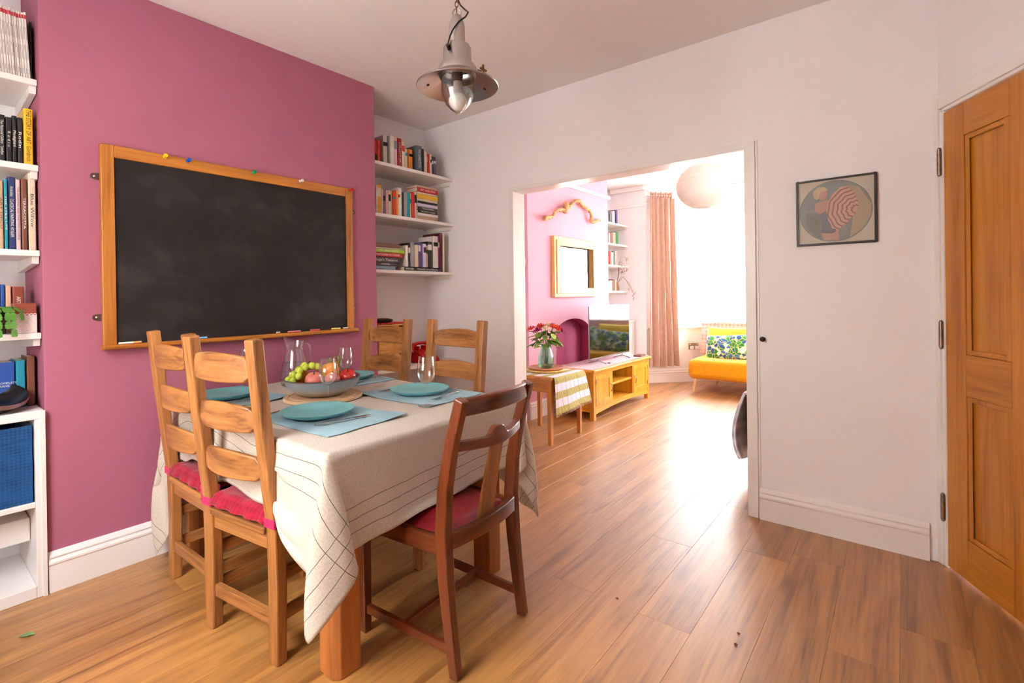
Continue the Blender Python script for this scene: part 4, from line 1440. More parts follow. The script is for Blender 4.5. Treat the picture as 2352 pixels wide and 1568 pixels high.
def book(y0, y1, h, z, cov, label, group, x=-2.93, d=None, lean=0.0, band=None, title=None, tmat='ink_pale', tsize=None, tfit=None, thick=None):
    t = (y1 - y0) * 0.97 if thick is None else thick
    d = d or min(h * 0.72, 0.2) * rb.uniform(0.9, 1.0)
    d = min(d, abs(XA - x) - 0.01)
    x += rb.uniform(-0.012, 0.0)
    o = bpy.data.objects.new('book', book_mesh(t, h, d, cov).mesh('book', ['cover_' + cov, 'paper']))
    C.objects.link(o)
    o.location = (x, (y0 + y1) / 2, z)
    o.rotation_euler = (lean, 0, 0)
    WM[o] = o.matrix_basis.copy()
    tag(o, label, 'book', group)
    if band:
        bc, f0, f1 = band
        MB().box(-0.001, 0.0007, -t / 2 + 0.001, t / 2 - 0.001, h * f0, h * f1).obj('spine_label', 'cover_' + bc if bc in COL else bc, o)
    if title:
        text_part(o, title, tsize or t * 0.6, tmat, Matrix.Translation((0.0009, 0, h * 0.52)) @ SPINE, fit=tfit)
    return o


def flat_book(ya, yb, z, t, cov, label, group, x=-2.93, d=0.15, title=None, tmat='ink_pale', rotz=0.0, band=None):
    """lying flat, spine to the front; its height runs along y"""
    h = yb - ya
    o = bpy.data.objects.new('book', book_mesh(t, h, d, cov).mesh('book', ['cover_' + cov, 'paper']))
    C.objects.link(o)
    o.location = (x, ya, z + t / 2)
    o.rotation_euler = Matrix.Rotation(rotz, 3, 'Z').to_4x4().to_euler()
    # rotate so that local z -> world +y, local y -> world -z
    o.matrix_basis = Matrix.Translation((x + rb.uniform(-0.006, 0.0), ya, z + t / 2)) @ Matrix.Rotation(rotz, 4, 'Z') @ Matrix(((1, 0, 0, 0), (0, 0, 1, 0), (0, -1, 0, 0), (0, 0, 0, 1)))
    WM[o] = o.matrix_basis.copy()
    tag(o, label, 'book', group)
    if band:
        bc, f0, f1 = band
        MB().box(-0.001, 0.0007, -t / 2 + 0.001, t / 2 - 0.001, h * f0, h * f1).obj('spine_label', 'cover_' + bc, o)
    if title:
        # text along local z, upright: letters' up = world +z = local -y
        m4 = Matrix(((0, 0, 1, 0), (0, -1, 0, 0), (1, 0, 0, 0), (0, 0, 0, 1)))
        text_part(o, title, t * 0.62, tmat, Matrix.Translation((0.0009, 0, h * 0.5)) @ m4, fit=min(h * 0.8, len(title) * t * 0.4))
    return o


def wall_shelf(label, y0, y1, ztop, xf_, xb=XA, th=0.024, batten_y=None, group=None, tri=False):
    t = thing('wall_shelf', label, 'shelf', ((xf_ + xb) / 2, (y0 + y1) / 2, ztop - th), 0, group)
    MB().box(xb, xf_, y0, y1, ztop - th, ztop).obj('board', 'shelf_white', t, world=True, bevel=0.003)
    by = batten_y if batten_y is not None else []
    for (a, c2, xe) in by:
        if tri:
            MB().prism([(xb, ztop - th), (xe, ztop - th), (xe - 0.008, ztop - th - 0.03), (xb + 0.05, ztop - th - 0.052), (xb, ztop - th - 0.052)], 'y', a, c2).obj('batten', 'shelf_white', t, world=True, bevel=0.002)
        else:
            bt_ = MB().box(xb, xe, a, c2, ztop - th - 0.032, ztop - th).obj('batten', 'shelf_white', t, world=True, bevel=0.003)
    return t


# --- far alcove (between the pink wall and the opening)
SX = -2.905
GA = 'white shelves of the far alcove'
SHZ = {'top': 2.19, 'middle': 1.82, 'bottom': 1.418}
for nm, z in SHZ.items():
    wall_shelf(f'white wall shelf holding the {nm} row of books in the far alcove', 2.081, YP - 0.001, z, SX, batten_y=[(YP - 0.022, YP - 0.001, SX - 0.03), (2.082, 2.103, SX - 0.03)], group=GA)
wall_shelf('low white wall shelf carrying the red telephone and wooden drawers', 2.081, YP - 0.001, 0.705, -2.85, batten_y=[(YP - 0.022, YP - 0.001, -2.9)], group=GA)

R1 = [(2.16, 2.187, 0.154, 'red', 'red and black'), (2.187, 2.21, 0.156, 'orangered', 'bright red'), (2.234, 2.273, 0.203, 'paleGrey', 'thick grey-white'), (2.300, 2.337, 0.217, 'white', 'thick white'), (2.338, 2.371, 0.215, 'pinkwhite', 'pink and white'), (2.371, 2.408, 0.215, 'darkred', 'dark red'), (2.409, 2.436, 0.199, 'cream', 'cream'), (2.436, 2.459, 0.148, 'cream2', 'short cream'), (2.479, 2.514, 0.156, 'orange', 'orange'), (2.552, 2.61, 0.203, 'slate', 'thick slate-grey'), (2.61, 2.627, 0.187, 'black', 'thin black'), (2.627, 2.654, 0.17, 'cream', 'cream'), (2.654, 2.668, 0.154, 'grey', 'thin grey'), (2.668, 2.689, 0.161, 'red', 'red'), (2.689, 2.706, 0.16, 'cream', 'slim cream'), (2.706, 2.722, 0.148, 'black', 'slim black'), (2.723, 2.749, 0.149, 'purple', 'purple')]
R2 = [(2.162, 2.18, 0.201, 'cream', 'cream'), (2.182, 2.216, 0.208, 'mustard', 'mustard yellow'), (2.216, 2.23, 0.18, 'cream', 'thin cream'), (2.231, 2.256, 0.177, 'mauve', 'mauve'), (2.256, 2.278, 0.179, 'pink', 'pale pink'), (2.278, 2.3, 0.181, 'cream', 'cream'), (2.3, 2.319, 0.181, 'tan', 'tan'), (2.32, 2.345, 0.183, 'orangered', 'orange-red'), (2.346, 2.365, 0.191, 'orange', 'orange'), (2.366, 2.386, 0.215, 'white', 'tall white'), (2.387, 2.4, 0.211, 'white', 'thin white'), (2.4, 2.417, 0.186, 'dkgreen', 'dark green'), (2.426, 2.452, 0.191, 'grey', 'grey and black'), (2.452, 2.478, 0.188, 'teal', 'teal'), (2.478, 2.499, 0.192, 'yellowcream', 'pale yellow'), (2.5, 2.527, 0.203, 'red', 'red'), (2.529, 2.553, 0.21, 'cream', 'cream')]
R3 = [(2.436, 2.459, 0.16, 'white', 'white'), (2.46, 2.48, 0.18, 'black', 'black'), (2.482, 2.519, 0.187, 'grey', 'grey'), (2.521, 2.556, 0.17, 'cream', 'cream'), (2.559, 2.58, 0.19, 'purple', 'purple'), (2.582, 2.603, 0.188, 'purple2', 'violet'), (2.605, 2.633, 0.183, 'lilac', 'lilac-white'), (2.634, 2.651, 0.172, 'tan', 'tan'), (2.653, 2.698, 0.205, 'black', 'thick black'), (2.71, 2.761, 0.252, 'white', 'wide white'), (2.761, 2.779, 0.257, 'plum', 'plum')]
BT = {('top', 5): ('COLLECT OF', 'ink_pale'), ('top', 9): ('THE CORRECTIONS', 'ink_pale')}
bandpool = ['cream', 'black', 'white', 'red', None, None, None, 'teal']
for nm, rows, dz in (('top', R1, 0.0), ('middle', R2, 0.0), ('bottom', R3, 0.032)):
    for i, (a, c2, h, col, desc) in enumerate(rows):
        bd_ = rb.choice(bandpool)
        bn_ = (bd_, rb.uniform(0.55, 0.7), rb.uniform(0.74, 0.9)) if bd_ and bd_ != col else None
        ttl = BT.get((nm, i))
        if nm == 'top' and i == 4:
            bn_ = ('bluegrey', 0.6, 0.88)
        if nm == 'top' and i == 0:
            bn_ = ('black', 0.0, 0.35)
        lean = 0.03 if (nm == 'middle' and i < 3) else 0.0
        book(a, c2, h, SHZ[nm] + dz + 0.0005, col, f'{desc} book, {ORD[i]} upright from the pink wall on far alcove {nm} shelf', f'upright books on the {nm} shelf of the far alcove',
             band=None if ttl else bn_, title=ttl[0] if ttl else None, tmat=ttl[1] if ttl else 'ink_pale', tfit=h * 0.7 if ttl else None, lean=-lean)
# wide maroon and cream books at the end of the bottom shelf
book(2.787, 2.819, 0.317, SHZ['bottom'] + 0.0005, 'maroon', 'tall maroon book near the right end of the far alcove bottom shelf', 'upright books on the bottom shelf of the far alcove', d=0.2)
book(2.82, 2.836, 0.314, SHZ['bottom'] + 0.0005, 'cream', 'tall cream book at the right end of the far alcove bottom shelf', 'upright books on the bottom shelf of the far alcove', d=0.2)
# flat pile on the middle shelf (bottom to top)
zz = SHZ['middle'] + 0.0005
for i, (t, col, ds, ext, tt) in enumerate(((0.030, 'tan', 'tan', 0, None), (0.024, 'white', 'white', 0.004, None), (0.022, 'black', 'black', -0.002, 'THE SECRET HISTORY'), (0.026, 'darkgrey', 'charcoal', 0, 'THE LAUGHTER'), (0.026, 'lilac', 'lilac-grey', 0.002, None), (0.018, 'black', 'thin black', 0, None), (0.020, 'cream', 'cream', 0, None), (0.034, 'yellow', 'yellow', 0.004, None), (0.016, 'cream', 'slim cream', 0, None), (0.034, 'red', 'red', 0.006, 'ART AND FEAR'), (0.018, 'tan', 'pale tan', 0.006, None))):
    flat_book(2.556 - ext / 2, 2.760 + ext, zz, t * 0.97, col, f'{ds} book lying {ORD[i]} from the bottom of the flat pile, middle far alcove shelf', 'flat pile of books on the middle shelf of the far alcove', title=tt, band=('black', 0.02, 0.98) if False else None, d=0.14)
    zz += t
# flat pile on the bottom shelf
zz = SHZ['bottom'] + 0.0005
for i, (t, ya, yb, col, ds, tt) in enumerate(((0.030, 2.150, 2.330, 'bluegrey', 'blue-grey', None), (0.022, 2.140, 2.345, 'darkgrey', 'charcoal', 'FRONTIERS'), (0.042, 2.130, 2.377, 'darkgrey', 'thick charcoal', "Roget's Thesaurus"), (0.032, 2.135, 2.399, 'red', 'red', 'PORTUGUESE DICTIONARY'), (0.028, 2.130, 2.416, 'lime', 'lime green', 'THE GREEN GUIDE'), (0.008, 2.150, 2.400, 'cream', 'thin cream', None), (0.030, 2.135, 2.377, 'brown', 'brown', None))):
    flat_book(ya, yb, zz, t * 0.97, col, f'{ds} book lying {ORD[i]} from the bottom of the pile, bottom far alcove shelf', 'flat pile of books on the bottom shelf of the far alcove', title=tt, d=0.16)
    zz += t
flat_book(2.418, 2.514, SHZ['bottom'] + 0.0005, 0.030, 'black', 'black paperback lying flat under the grey books, bottom far alcove shelf', 'flat books under the upright books', title='SHORT STORIES', d=0.19)
flat_book(2.518, 2.783, SHZ['bottom'] + 0.0005, 0.030, 'black', 'long black book lying flat under the purple books, bottom far alcove shelf', 'flat books under the upright books', title='MAASAILAND: The Lion Fighting Men', d=0.19)

# small drawers, telephone and a tray book on the low shelf
dz0 = 0.7055
dr = thing('mini_drawers', 'small wooden drawer box with scooped finger pulls on the low alcove shelf', 'drawers', (-3.0, 2.29, dz0))
mb = MB().box(-3.12, -2.90, 2.145, 2.153, dz0, dz0 + 0.315).box(-3.12, -2.90, 2.421, 2.429, dz0, dz0 + 0.315).box(-3.12, -3.112, 2.153, 2.421, dz0, dz0 + 0.315)
for k in range(4):
    mb.box(-3.112, -2.90, 2.153, 2.421, dz0 + k * 0.1023, dz0 + k * 0.1023 + 0.008)
mb.obj('case', 'drawer_wood_y', dr, world=True, bevel=0.001)
for k in range(3):
    za = dz0 + k * 0.1023 + 0.010
    zb = za + 0.090
    for (ya, yb) in ((2.155, 2.286), (2.288, 2.419)):
        ym = (ya + yb) / 2
        out = [(ya, za), (yb, za), (yb, zb)]
        for q in range(9):
            a = math.pi * q / 8
            out.append((ym + 0.024 * math.cos(a), zb - 0.024 * math.sin(a)))
        out.append((ya, zb))
        mb = MB()
        n = len(out)
        # front as a fan of quads round the scoop
        mb.prism([(ya, za), (yb, za), (yb, zb), (ym + 0.024, zb)] + [(ym + 0.024 * math.cos(math.pi * q / 8), zb - 0.024 * math.sin(math.pi * q / 8)) for q in range(1, 8)] + [(ym - 0.024, zb), (ya, zb)], 'x', -2.912, -2.902)
        df = mb.obj('drawer', 'drawer_wood_y', dr, world=True)
        MB().box(-3.10, -2.913, ya + 0.004, yb - 0.004, za, zb - 0.012).obj('drawer_box', 'drawer_wood_x', df, world=True)
flat_book(2.20, 2.40, dz0 + 0.316, 0.012, 'red', 'thin red book on top of the small drawer box', 'books on the drawer box', x=-2.93, d=0.15)
mb = MB().lathe([(0.0, 0.0), (0.06, 0.0), (0.075, 0.012), (0.072, 0.022), (0.04, 0.030), (0.0, 0.03)], 28, (-3.0, 2.26, dz0 + 0.329))
tag(mb.obj('black_dish', 'cover_black', smooth=60), 'black rounded dish on top of the small drawer box', 'dish')

plain('phone_red', (196, 16, 26), rough=0.22, var=0.05)
plain('dial_clear', (200, 190, 186), rough=0.3)
ph = thing('telephone', 'glossy red rotary telephone on the low alcove shelf', 'telephone', (-2.98, 2.63, dz0), math.radians(96))
# local: x = width, -y = front
n = 12
def phb(u, v):
    a = v
    return None
vs_ = []
prof = [(-0.10, 0.0), (-0.105, 0.025), (-0.02, 0.085), (0.035, 0.098), (0.075, 0.095), (0.085, 0.0)]
mb = MB()
L_ = [(-0.088 + 0.02 * (z / 0.1), y, z) for y, z in prof] + [(0.088 - 0.02 * (z / 0.1), y, z) for y, z in prof]
k = len(prof)
mb.add(L_, [tuple(range(k)), tuple(range(2 * k - 1, k - 1, -1))] + [(i, (i + 1) % k, k + (i + 1) % k, k + i) for i in range(k)])
mb.obj('body', 'phone_red', ph, bevel=0.012, segs=3, smooth=40)
th_ = math.atan2(0.06, 0.085)
md = Matrix.Translation((0, -0.064, 0.056)) @ Matrix.Rotation(th_, 4, 'X')
dl = MB().lathe([(0.0, 0.0), (0.038, 0.0), (0.040, 0.006), (0.0, 0.007)], 32).xf(md).obj('dial', 'dial_clear', ph, smooth=40)
mb = MB()
for q in range(10):
    a = -0.5 + q * 0.53
    mb.lathe([(0.0, 0.0), (0.0055, 0.0), (0.0055, 0.0012), (0.0, 0.0012)], 12, (0.028 * math.cos(a), 0.028 * math.sin(a), 0.007))
mb.xf(md).obj('finger_holes', 'ink_dark', dl)
mb = MB().tube([(-0.115, 0.03, 0.108), (-0.085, 0.03, 0.135), (-0.03, 0.03, 0.146), (0.03, 0.03, 0.146), (0.085, 0.03, 0.135), (0.115, 0.03, 0.108)], [0.021, 0.016, 0.0135, 0.0135, 0.016, 0.021], 14)
for s in (-1, 1):
    mb.tube([(s * 0.105, 0.03, 0.125), (s * 0.118, 0.03, 0.085)], [0.024, 0.03], 18)
mb.obj('handset', 'phone_red', ph, smooth=50)
for a in (-0.05, 0.035):
    MB().box(a, a + 0.015, 0.0, 0.06, 0.09, 0.125).obj('cradle_hook', 'phone_red', ph, bevel=0.004)
pts = []
for q in range(90):
    a = q * 0.75
    f = q / 89
    pts.append((-0.118 - 0.03 * math.sin(f * 3.1) + 0.006 * math.cos(a), 0.03 + 0.006 * math.sin(a) - 0.05 * f, 0.08 - 0.072 * math.sin(f * math.pi / 2)))
MB().tube(pts, 0.0022, 5).obj('cord', 'cover_black', ph, smooth=60)

# --- near alcove at the left edge
GL = 'white shelves of the near alcove'
for nm, z in (('magazine', 2.155), ('art book', 1.795), ('painting book', 1.437), ('plant', 1.09)):
    wall_shelf(f'white wall shelf with the {nm} row in the near alcove', -0.498, 0.398, z, -2.845, batten_y=[(0.375, 0.397, -2.86)], group=GL, tri=True, th=0.026)
# magazines
for i in range(13):
    a = 0.294 + i * 0.0077 - 0.012
    z = 2.156
    o = book(a, a + 0.0077, 0.278 - (i % 3) * 0.002, z, 'white', f'white magazine with a red-topped spine, {ORD[i]} from the left on the top near shelf', 'white magazines on the top shelf of the near alcove', x=-2.868, d=0.21, lean=0.045, thick=0.0071)
    hh = 0.27
    MB().box(-0.001, 0.0006, -0.003, 0.003, hh * 0.925, hh * 0.985).obj('spine_label', 'ink_red', o)
    for (f0, f1) in ((0.08, 0.16), (0.3, 0.52), (0.6, 0.8)):
        MB().box(-0.001, 0.0005, -0.0008, 0.0008, hh * f0, hh * f1).obj('title', 'cover_grey', o)
book(0.384, 0.394, 0.26, 2.156, 'black', 'black file at the end of the white magazines', 'files on the top shelf of the near alcove', x=-2.91, d=0.2)
L2 = [(0.266, 0.283, 0.19, 'black', None), (0.284, 0.303, 0.191, 'black', 'The National Gallery . London'), (0.305, 0.323, 0.187, 'black', 'R o d i n'), (0.324, 0.338, 0.198, 'black', 'Modigliani'), (0.339, 0.354, 0.193, 'black', 'Rodin')]
for i, (a, c2, h, col, tt) in enumerate(L2):
    book(a, c2, h, 1.7955, col, f'slim black art book, {ORD[i]} from the left on the second near shelf', 'art books on the second shelf of the near alcove', x=-2.868, title=tt, tsize=0.0125, tfit=h * (0.75 if tt and len(tt) > 12 else 0.34) if tt else None, d=0.16)
book(0.357, 0.386, 0.236, 1.7955, 'yellow', 'thick yellow art history book at the right end of the second near shelf', 'art books on the second shelf of the near alcove', x=-2.868, title='THE STORY OF ART  Gombrich', tmat='ink_dark', tsize=0.021, tfit=0.215, d=0.18)
for i, (a, c2, h, col, ds, tt, tm, fit) in enumerate(((0.262, 0.279, 0.27, 'darkgrey', 'charcoal', None, None, 0), (0.281, 0.294, 0.278, 'tan', 'tan', 'ART DECO', 'ink_dark', 0.13), (0.296, 0.306, 0.286, 'teal', 'thin turquoise', 'THE STILL LIFE', 'ink_pale', 0.14), (0.308, 0.330, 0.30, 'navy', 'navy blue', 'Aristides   CLASSICAL PAINTING ATELIER', 'ink_pale', 0.21), (0.331, 0.345, 0.292, 'palepink', 'pale pink', 'THE DRAWING AND PAINTING COURSE', 'ink_dark', 0.22), (0.347, 0.365, 0.297, 'brown', 'brown', 'TERRACOTTA', 'ink_pale', 0.13), (0.368, 0.392, 0.326, 'cream', 'tall cream', 'Blue Willow', 'ink_dark', 0.14))):
    book(a, c2, h, 1.4375, col, f'{ds} painting book, {ORD[i]} from the left on the third near shelf', 'painting books on the third shelf of the near alcove', x=-2.868, title=tt, tmat=tm or 'ink_pale', tsize=(c2 - a) * 0.62, tfit=fit or None, d=0.2)
for i, (a, c2, h, col, ds, tt) in enumerate(((0.274, 0.290, 0.21, 'navy', 'navy', 'WITHIN'), (0.290, 0.303, 0.205, 'blue', 'bright blue', None), (0.305, 0.322, 0.20, 'peach', 'peach', None), (0.325, 0.361, 0.196, 'brick', 'faded red', 'ART ATELIER'))):
    book(a, c2, h, 1.0905, col, f'{ds} book, {ORD[i]} from the left behind the cactus on the plant shelf', 'books behind the cactus', x=-2.95, title=tt, tsize=(c2 - a) * 0.5, d=0.16)
# lace covered box
plain('lace_white', (226, 206, 200), rough=0.85, var=0.1, scale=90)
bx_ = thing('lace_box', 'small reddish-brown box with white lace glued round it on the plant shelf', 'box', (-2.905, 0.348, 1.0905))
MB().box(-2.945, -2.862, 0.318, 0.386, 1.0905, 1.215).obj('carton', 'cover_brick', bx_, world=True, bevel=0.002)
mb = MB()
mb.box(-2.8618, -2.8605, 0.3175, 0.3865, 1.091, 1.165).box(-2.947, -2.8605, 0.3162, 0.3175, 1.091, 1.165)
for q in range(6):
    mb.lathe([(0.003, 0.0), (0.0062, 0.0), (0.0062, 0.0012), (0.003, 0.0012)], 12)
    n_ = 12 * 4
    cy_ = 0.3235 + q * 0.0115
    pts_ = mb.v[-n_:]
    mb.v[-n_:] = [(-2.8618 + p[2], cy_ + p[0], 1.167 + p[1]) for p in pts_]
mb.obj('lace', 'lace_white', bx_, world=True)
# christmas cactus
plain('cactus_green', (86, 138, 48), rough=0.45, var=0.2, scale=40)
plain('terracotta_pot', (60, 54, 56), rough=0.6, var=0.1)
cp = thing('potted_cactus', 'christmas cactus with hanging flat green segments in a dark pot', 'plant', (-2.885, 0.262, 1.0905))
MB().lathe([(0.0, 0.0), (0.034, 0.0), (0.045, 0.075), (0.048, 0.078), (0.048, 0.088), (0.043, 0.088), (0.040, 0.07), (0.0, 0.07)], 28).obj('pot', 'terracotta_pot', cp, smooth=50)
MB().lathe([(0.0, 0.071), (0.041, 0.071), (0.0, 0.076)], 20).obj('soil', 'cover_brown', cp)
def segm(w, l):
    pts = [(0, 0), (w * 0.4, l * 0.12), (w * 0.62, l * 0.33), (w * 0.5, l * 0.38), (w * 0.7, l * 0.62), (w * 0.55, l * 0.68), (w * 0.62, l * 0.9), (w * 0.3, l), (-w * 0.3, l), (-w * 0.62, l * 0.9), (-w * 0.55, l * 0.68), (-w * 0.7, l * 0.62), (-w * 0.5, l * 0.38), (-w * 0.62, l * 0.33), (-w * 0.4, l * 0.12)]
    return pts
rc = random.Random(8)
for k in range(9):
    ang = [0.35, 0.05, -0.25, 0.6, 0.9, -0.6, 1.4, 2.4, -1.4][k]
    p = Vector((0.02 * math.cos(ang), 0.02 * math.sin(ang), 0.075))
    el = math.radians(62)
    st = None
    drop = [5, 6, 5, 6, 4, 4, 3, 3, 3][k]
    for j in range(drop):
        l, w = 0.034, 0.017
        dirv = Vector((math.cos(ang) * math.cos(el), math.sin(ang) * math.cos(el), math.sin(el)))
        side = Vector((-math.sin(ang), math.cos(ang), 0))
        nn = side.cross(dirv)
        mb = MB()
        poly = segm(w, l)
        top = [tuple(p + side * x + dirv * y + nn * 0.0016) for x, y in poly]
        bot = [tuple(p + side * x + dirv * y - nn * 0.0016) for x, y in poly]
        n = len(poly)
        mb.add(top + bot, [tuple(range(n)), tuple(range(2 * n - 1, n - 1, -1))] + [(i, (i + 1) % n, n + (i + 1) % n, n + i) for i in range(n)])
        mb.obj('leaf_segment', 'cactus_green', cp)
        p = p + dirv * l * 0.97
        el -= math.radians([52, 48, 44, 36, 24, 14][j])
        el = max(el, math.radians(-86))
        ang += rc.uniform(-0.12, 0.12)

# cube unit with a blue fabric box
cu_ = thing('cube_unit', 'white open cube storage unit in the near alcove', 'storage unit', (-3.0, -0.05, 0))
y0_, y1_ = -0.495, 0.396
mb = MB()
mb.box(XA + 0.001, -2.80, y0_, y1_, 0.735, 0.772)
mb.obj('top', 'shelf_white', cu_, world=True, bevel=0.004)
MB().box(XA + 0.001, -2.80, y1_ - 0.030, y1_, 0.0, 0.735).obj('side', 'shelf_white', cu_, world=True, bevel=0.003)
MB().box(XA + 0.001, -2.80, y0_, y0_ + 0.030, 0.0, 0.735).obj('side', 'shelf_white', cu_, world=True, bevel=0.003)
MB().box(XA + 0.001, -2.80, -0.06, -0.04, 0.05, 0.735).obj('divider', 'shelf_white', cu_, world=True, bevel=0.003)
MB().box(XA + 0.001, -2.805, y0_ + 0.03, y1_ - 0.03, 0.372, 0.394).obj('shelf', 'shelf_white', cu_, world=True, bevel=0.003)
MB().box(XA + 0.001, -2.80, y0_ + 0.03, y1_ - 0.03, 0.0, 0.05).obj('plinth', 'shelf_white', cu_, world=True, bevel=0.003)
MB().box(-2.80, -2.795, y1_ - 0.012, y1_ + 0.002, 0.0, 0.77).obj('edge_strip', 'shelf_white', cu_, world=True)
fabric('navy_canvas', (34, 84, 138), (22, 58, 104), scale=500, bump=0.5)
fb = thing('fabric_box', 'navy blue fabric storage box in the upper cube', 'storage box', (-3.0, 0.16, 0.3945))
def fbx(u, v):
    y = -0.035 + 0.395 * u
    z = 0.396 + 0.318 * v
    return (-2.815 - 0.004 * math.sin(u * 9) - 0.003 * math.sin(v * 14 + u * 5), y, z + 0.003 * math.sin(u * 6) * v)
MB().grid(fbx, 24, 24, thick=-0.005).obj('front', 'navy_canvas', fb, world=True, smooth=60)
MB().box(-3.2, -2.825, -0.033, -0.029, 0.396, 0.71).box(-3.2, -2.825, 0.354, 0.358, 0.396, 0.71).box(-3.204, -3.2, -0.033, 0.358, 0.396, 0.71).box(-3.2, -2.825, -0.029, 0.354, 0.396, 0.400).obj('walls', 'navy_canvas', fb, world=True)
def fbb(u, v):
    y = -0.035 + 0.395 * u
    return (-2.812 - 0.004 * math.sin(u * 9), y, 0.655 + 0.055 * v + 0.004 * math.sin(u * 7))
MB().grid(fbb, 24, 4, thick=-0.004).obj('top_hem', 'navy_canvas', fb, world=True, smooth=60)
# boxed pipe in the empty lower cube
tag(MB().box(-3.1, -2.93, 0.27, 0.364, 0.20, 0.30).obj('pipe_cover', 'shelf_white', bevel=0.004), 'white boxed-in pipe inside the lower cube', 'pipe cover')
# things on top of the unit
for i, (a, c2, h, col, ds) in enumerate(((0.255, 0.329, 0.195, 'blue', 'large blue cloth-bound'), (0.331, 0.360, 0.20, 'teal', 'teal cloth-bound'), (0.364, 0.390, 0.212, 'brown', 'old brown leather'))):
    o = book(a, c2, h, 0.7725, col, f'{ds} book standing on the white cube unit', 'old books on the cube unit', x=-2.945, title='THE COMPLETE\nCRANE' if i == 0 else None, tsize=0.012, d=0.15)
    if i == 0:
        for ch in o.children:
            ch.data.transform(Matrix.Translation((0, 0, h * 0.52)) @ Matrix.Rotation(math.radians(90), 4, 'X') @ Matrix.Translation((0, 0, -h * 0.52)))
plain('black_gloss', (20, 18, 22), rough=0.18, var=0.2)
plain('rim_rose', (150, 118, 122), rough=0.25, metal=0.6)
bb = thing('black_bowl', 'large glossy black bowl with a rosy rim lying tilted on the cube unit', 'bowl', (-2.885, 0.255, 0.7725))
mt = Matrix.Translation((0.005, -0.008, 0.066)) @ Matrix.Rotation(math.radians(22), 4, 'Y') @ Matrix.Rotation(math.radians(-12), 4, 'X')
MB().lathe([(0.0, -0.056), (0.04, -0.055), (0.085, -0.03), (0.108, 0.004), (0.112, 0.02), (0.106, 0.02), (0.10, 0.004), (0.07, -0.03), (0.0, -0.044)], 48).xf(mt).obj('shell', 'black_gloss', bb, smooth=60)
MB().lathe([(0.1125, 0.002), (0.1145, 0.004), (0.1150, 0.019), (0.1125, 0.021)], 48).xf(mt).obj('rim', 'rim_rose', bb, smooth=60)

# ------------------------------------------------------------------ chalkboard
cb = thing('chalkboard', 'large black chalkboard in a wooden frame on the pink wall', 'chalkboard', (XB, 1.237, 1.0))
m, nt, b = newmat('slate_black')
L = nt.links
tc = N(nt, 'ShaderNodeTexCoord')
mp = N(nt, 'ShaderNodeMapping')
mp.inputs['Scale'].default_value = (1, 1.2, 1.8)
L.new(tc.outputs['Object'], mp.inputs[0])
n1 = N(nt, 'ShaderNodeTexNoise', i_Scale=2.6, i_Detail=8.0, i_Roughness=0.6, i_Distortion=0.3)
L.new(mp.outputs[0], n1.inputs['Vector'])
r1 = ramp(nt, n1.outputs['Fac'], [(0.32, lin((24, 20, 20))), (0.52, lin((34, 29, 29))), (0.72, lin((60, 52, 52)))])
vo = N(nt, 'ShaderNodeTexVoronoi', i_Scale=42.0)
L.new(tc.outputs['Object'], vo.inputs['Vector'])
r2 = ramp(nt, vo.outputs['Distance'], [(0.03, (0.55, 0.55, 0.55)), (0.05, (0, 0, 0))])
mxc = N(nt, 'ShaderNodeMix', data_type='RGBA')
L.new(r2.outputs[0], mxc.inputs[0])
L.new(r1.outputs[0], mxc.inputs[6])
mxc.inputs[7].default_value = (0.25, 0.24, 0.24, 1)
L.new(mxc.outputs[2], b.inputs['Base Color'])
b.inputs['Roughness'].default_value = 0.62
b.inputs['Specular IOR Level'].default_value = 0.35
MB().box(XB + 0.003, XB + 0.014, 0.63, 1.85, 1.02, 1.885).obj('writing_surface', 'slate_black', cb, world=True)
y0_, y1_, z0_, z1_ = 0.592, 1.882, 1.004, 1.926
MB().box(XB + 0.001, XB + 0.026, y0_, y0_ + 0.050, z0_, z1_).obj('frame_stile', 'frame_oak_z', cb, world=True, bevel=0.004)
MB().box(XB + 0.001, XB + 0.026, y1_ - 0.046, y1_, z0_, z1_).obj('frame_stile', 'frame_oak_z', cb, world=True, bevel=0.004)
MB().box(XB + 0.001, XB + 0.026, y0_ + 0.0505, y1_ - 0.0465, z1_ - 0.055, z1_).obj('frame_rail', 'frame_oak_y', cb, world=True, bevel=0.004)
MB().prism([(XB + 0.001, 1.0), (XB + 0.05, 1.0), (XB + 0.055, 1.006), (XB + 0.055, 1.018), (XB + 0.05, 1.022), (XB + 0.001, 1.022)], 'y', 0.588, 1.895).obj('chalk_ledge', 'frame_oak_y', cb, world=True, bevel=0.003)
plain('bracket_metal', (110, 92, 84), rough=0.4, metal=0.8, var=0.2, scale=40)
for yy, sg in ((0.592, -1), (1.882, 1)):
    for zz in (1.778, 1.147):
        out = [(yy, zz - 0.016), (yy + sg * 0.018, zz - 0.014)] + [(yy + sg * (0.018 + 0.014 * math.sin(math.pi * q / 8)), zz - 0.014 * math.cos(math.pi * q / 8)) for q in range(1, 8)] + [(yy + sg * 0.018, zz + 0.014), (yy, zz + 0.016)]
        br = MB().prism(out, 'x', XB + 0.0008, XB + 0.003).obj('bracket', 'bracket_metal', cb, world=True)
        MB().lathe([(0.0, 0.003), (0.005, 0.0015), (0.006, 0.0)], 12).xf(Matrix.Translation((XB + 0.003, yy + sg * 0.016, zz)) @ Matrix.Rotation(math.radians(90), 4, 'Y')).obj('screw', 'steel', br, world=True, smooth=60)
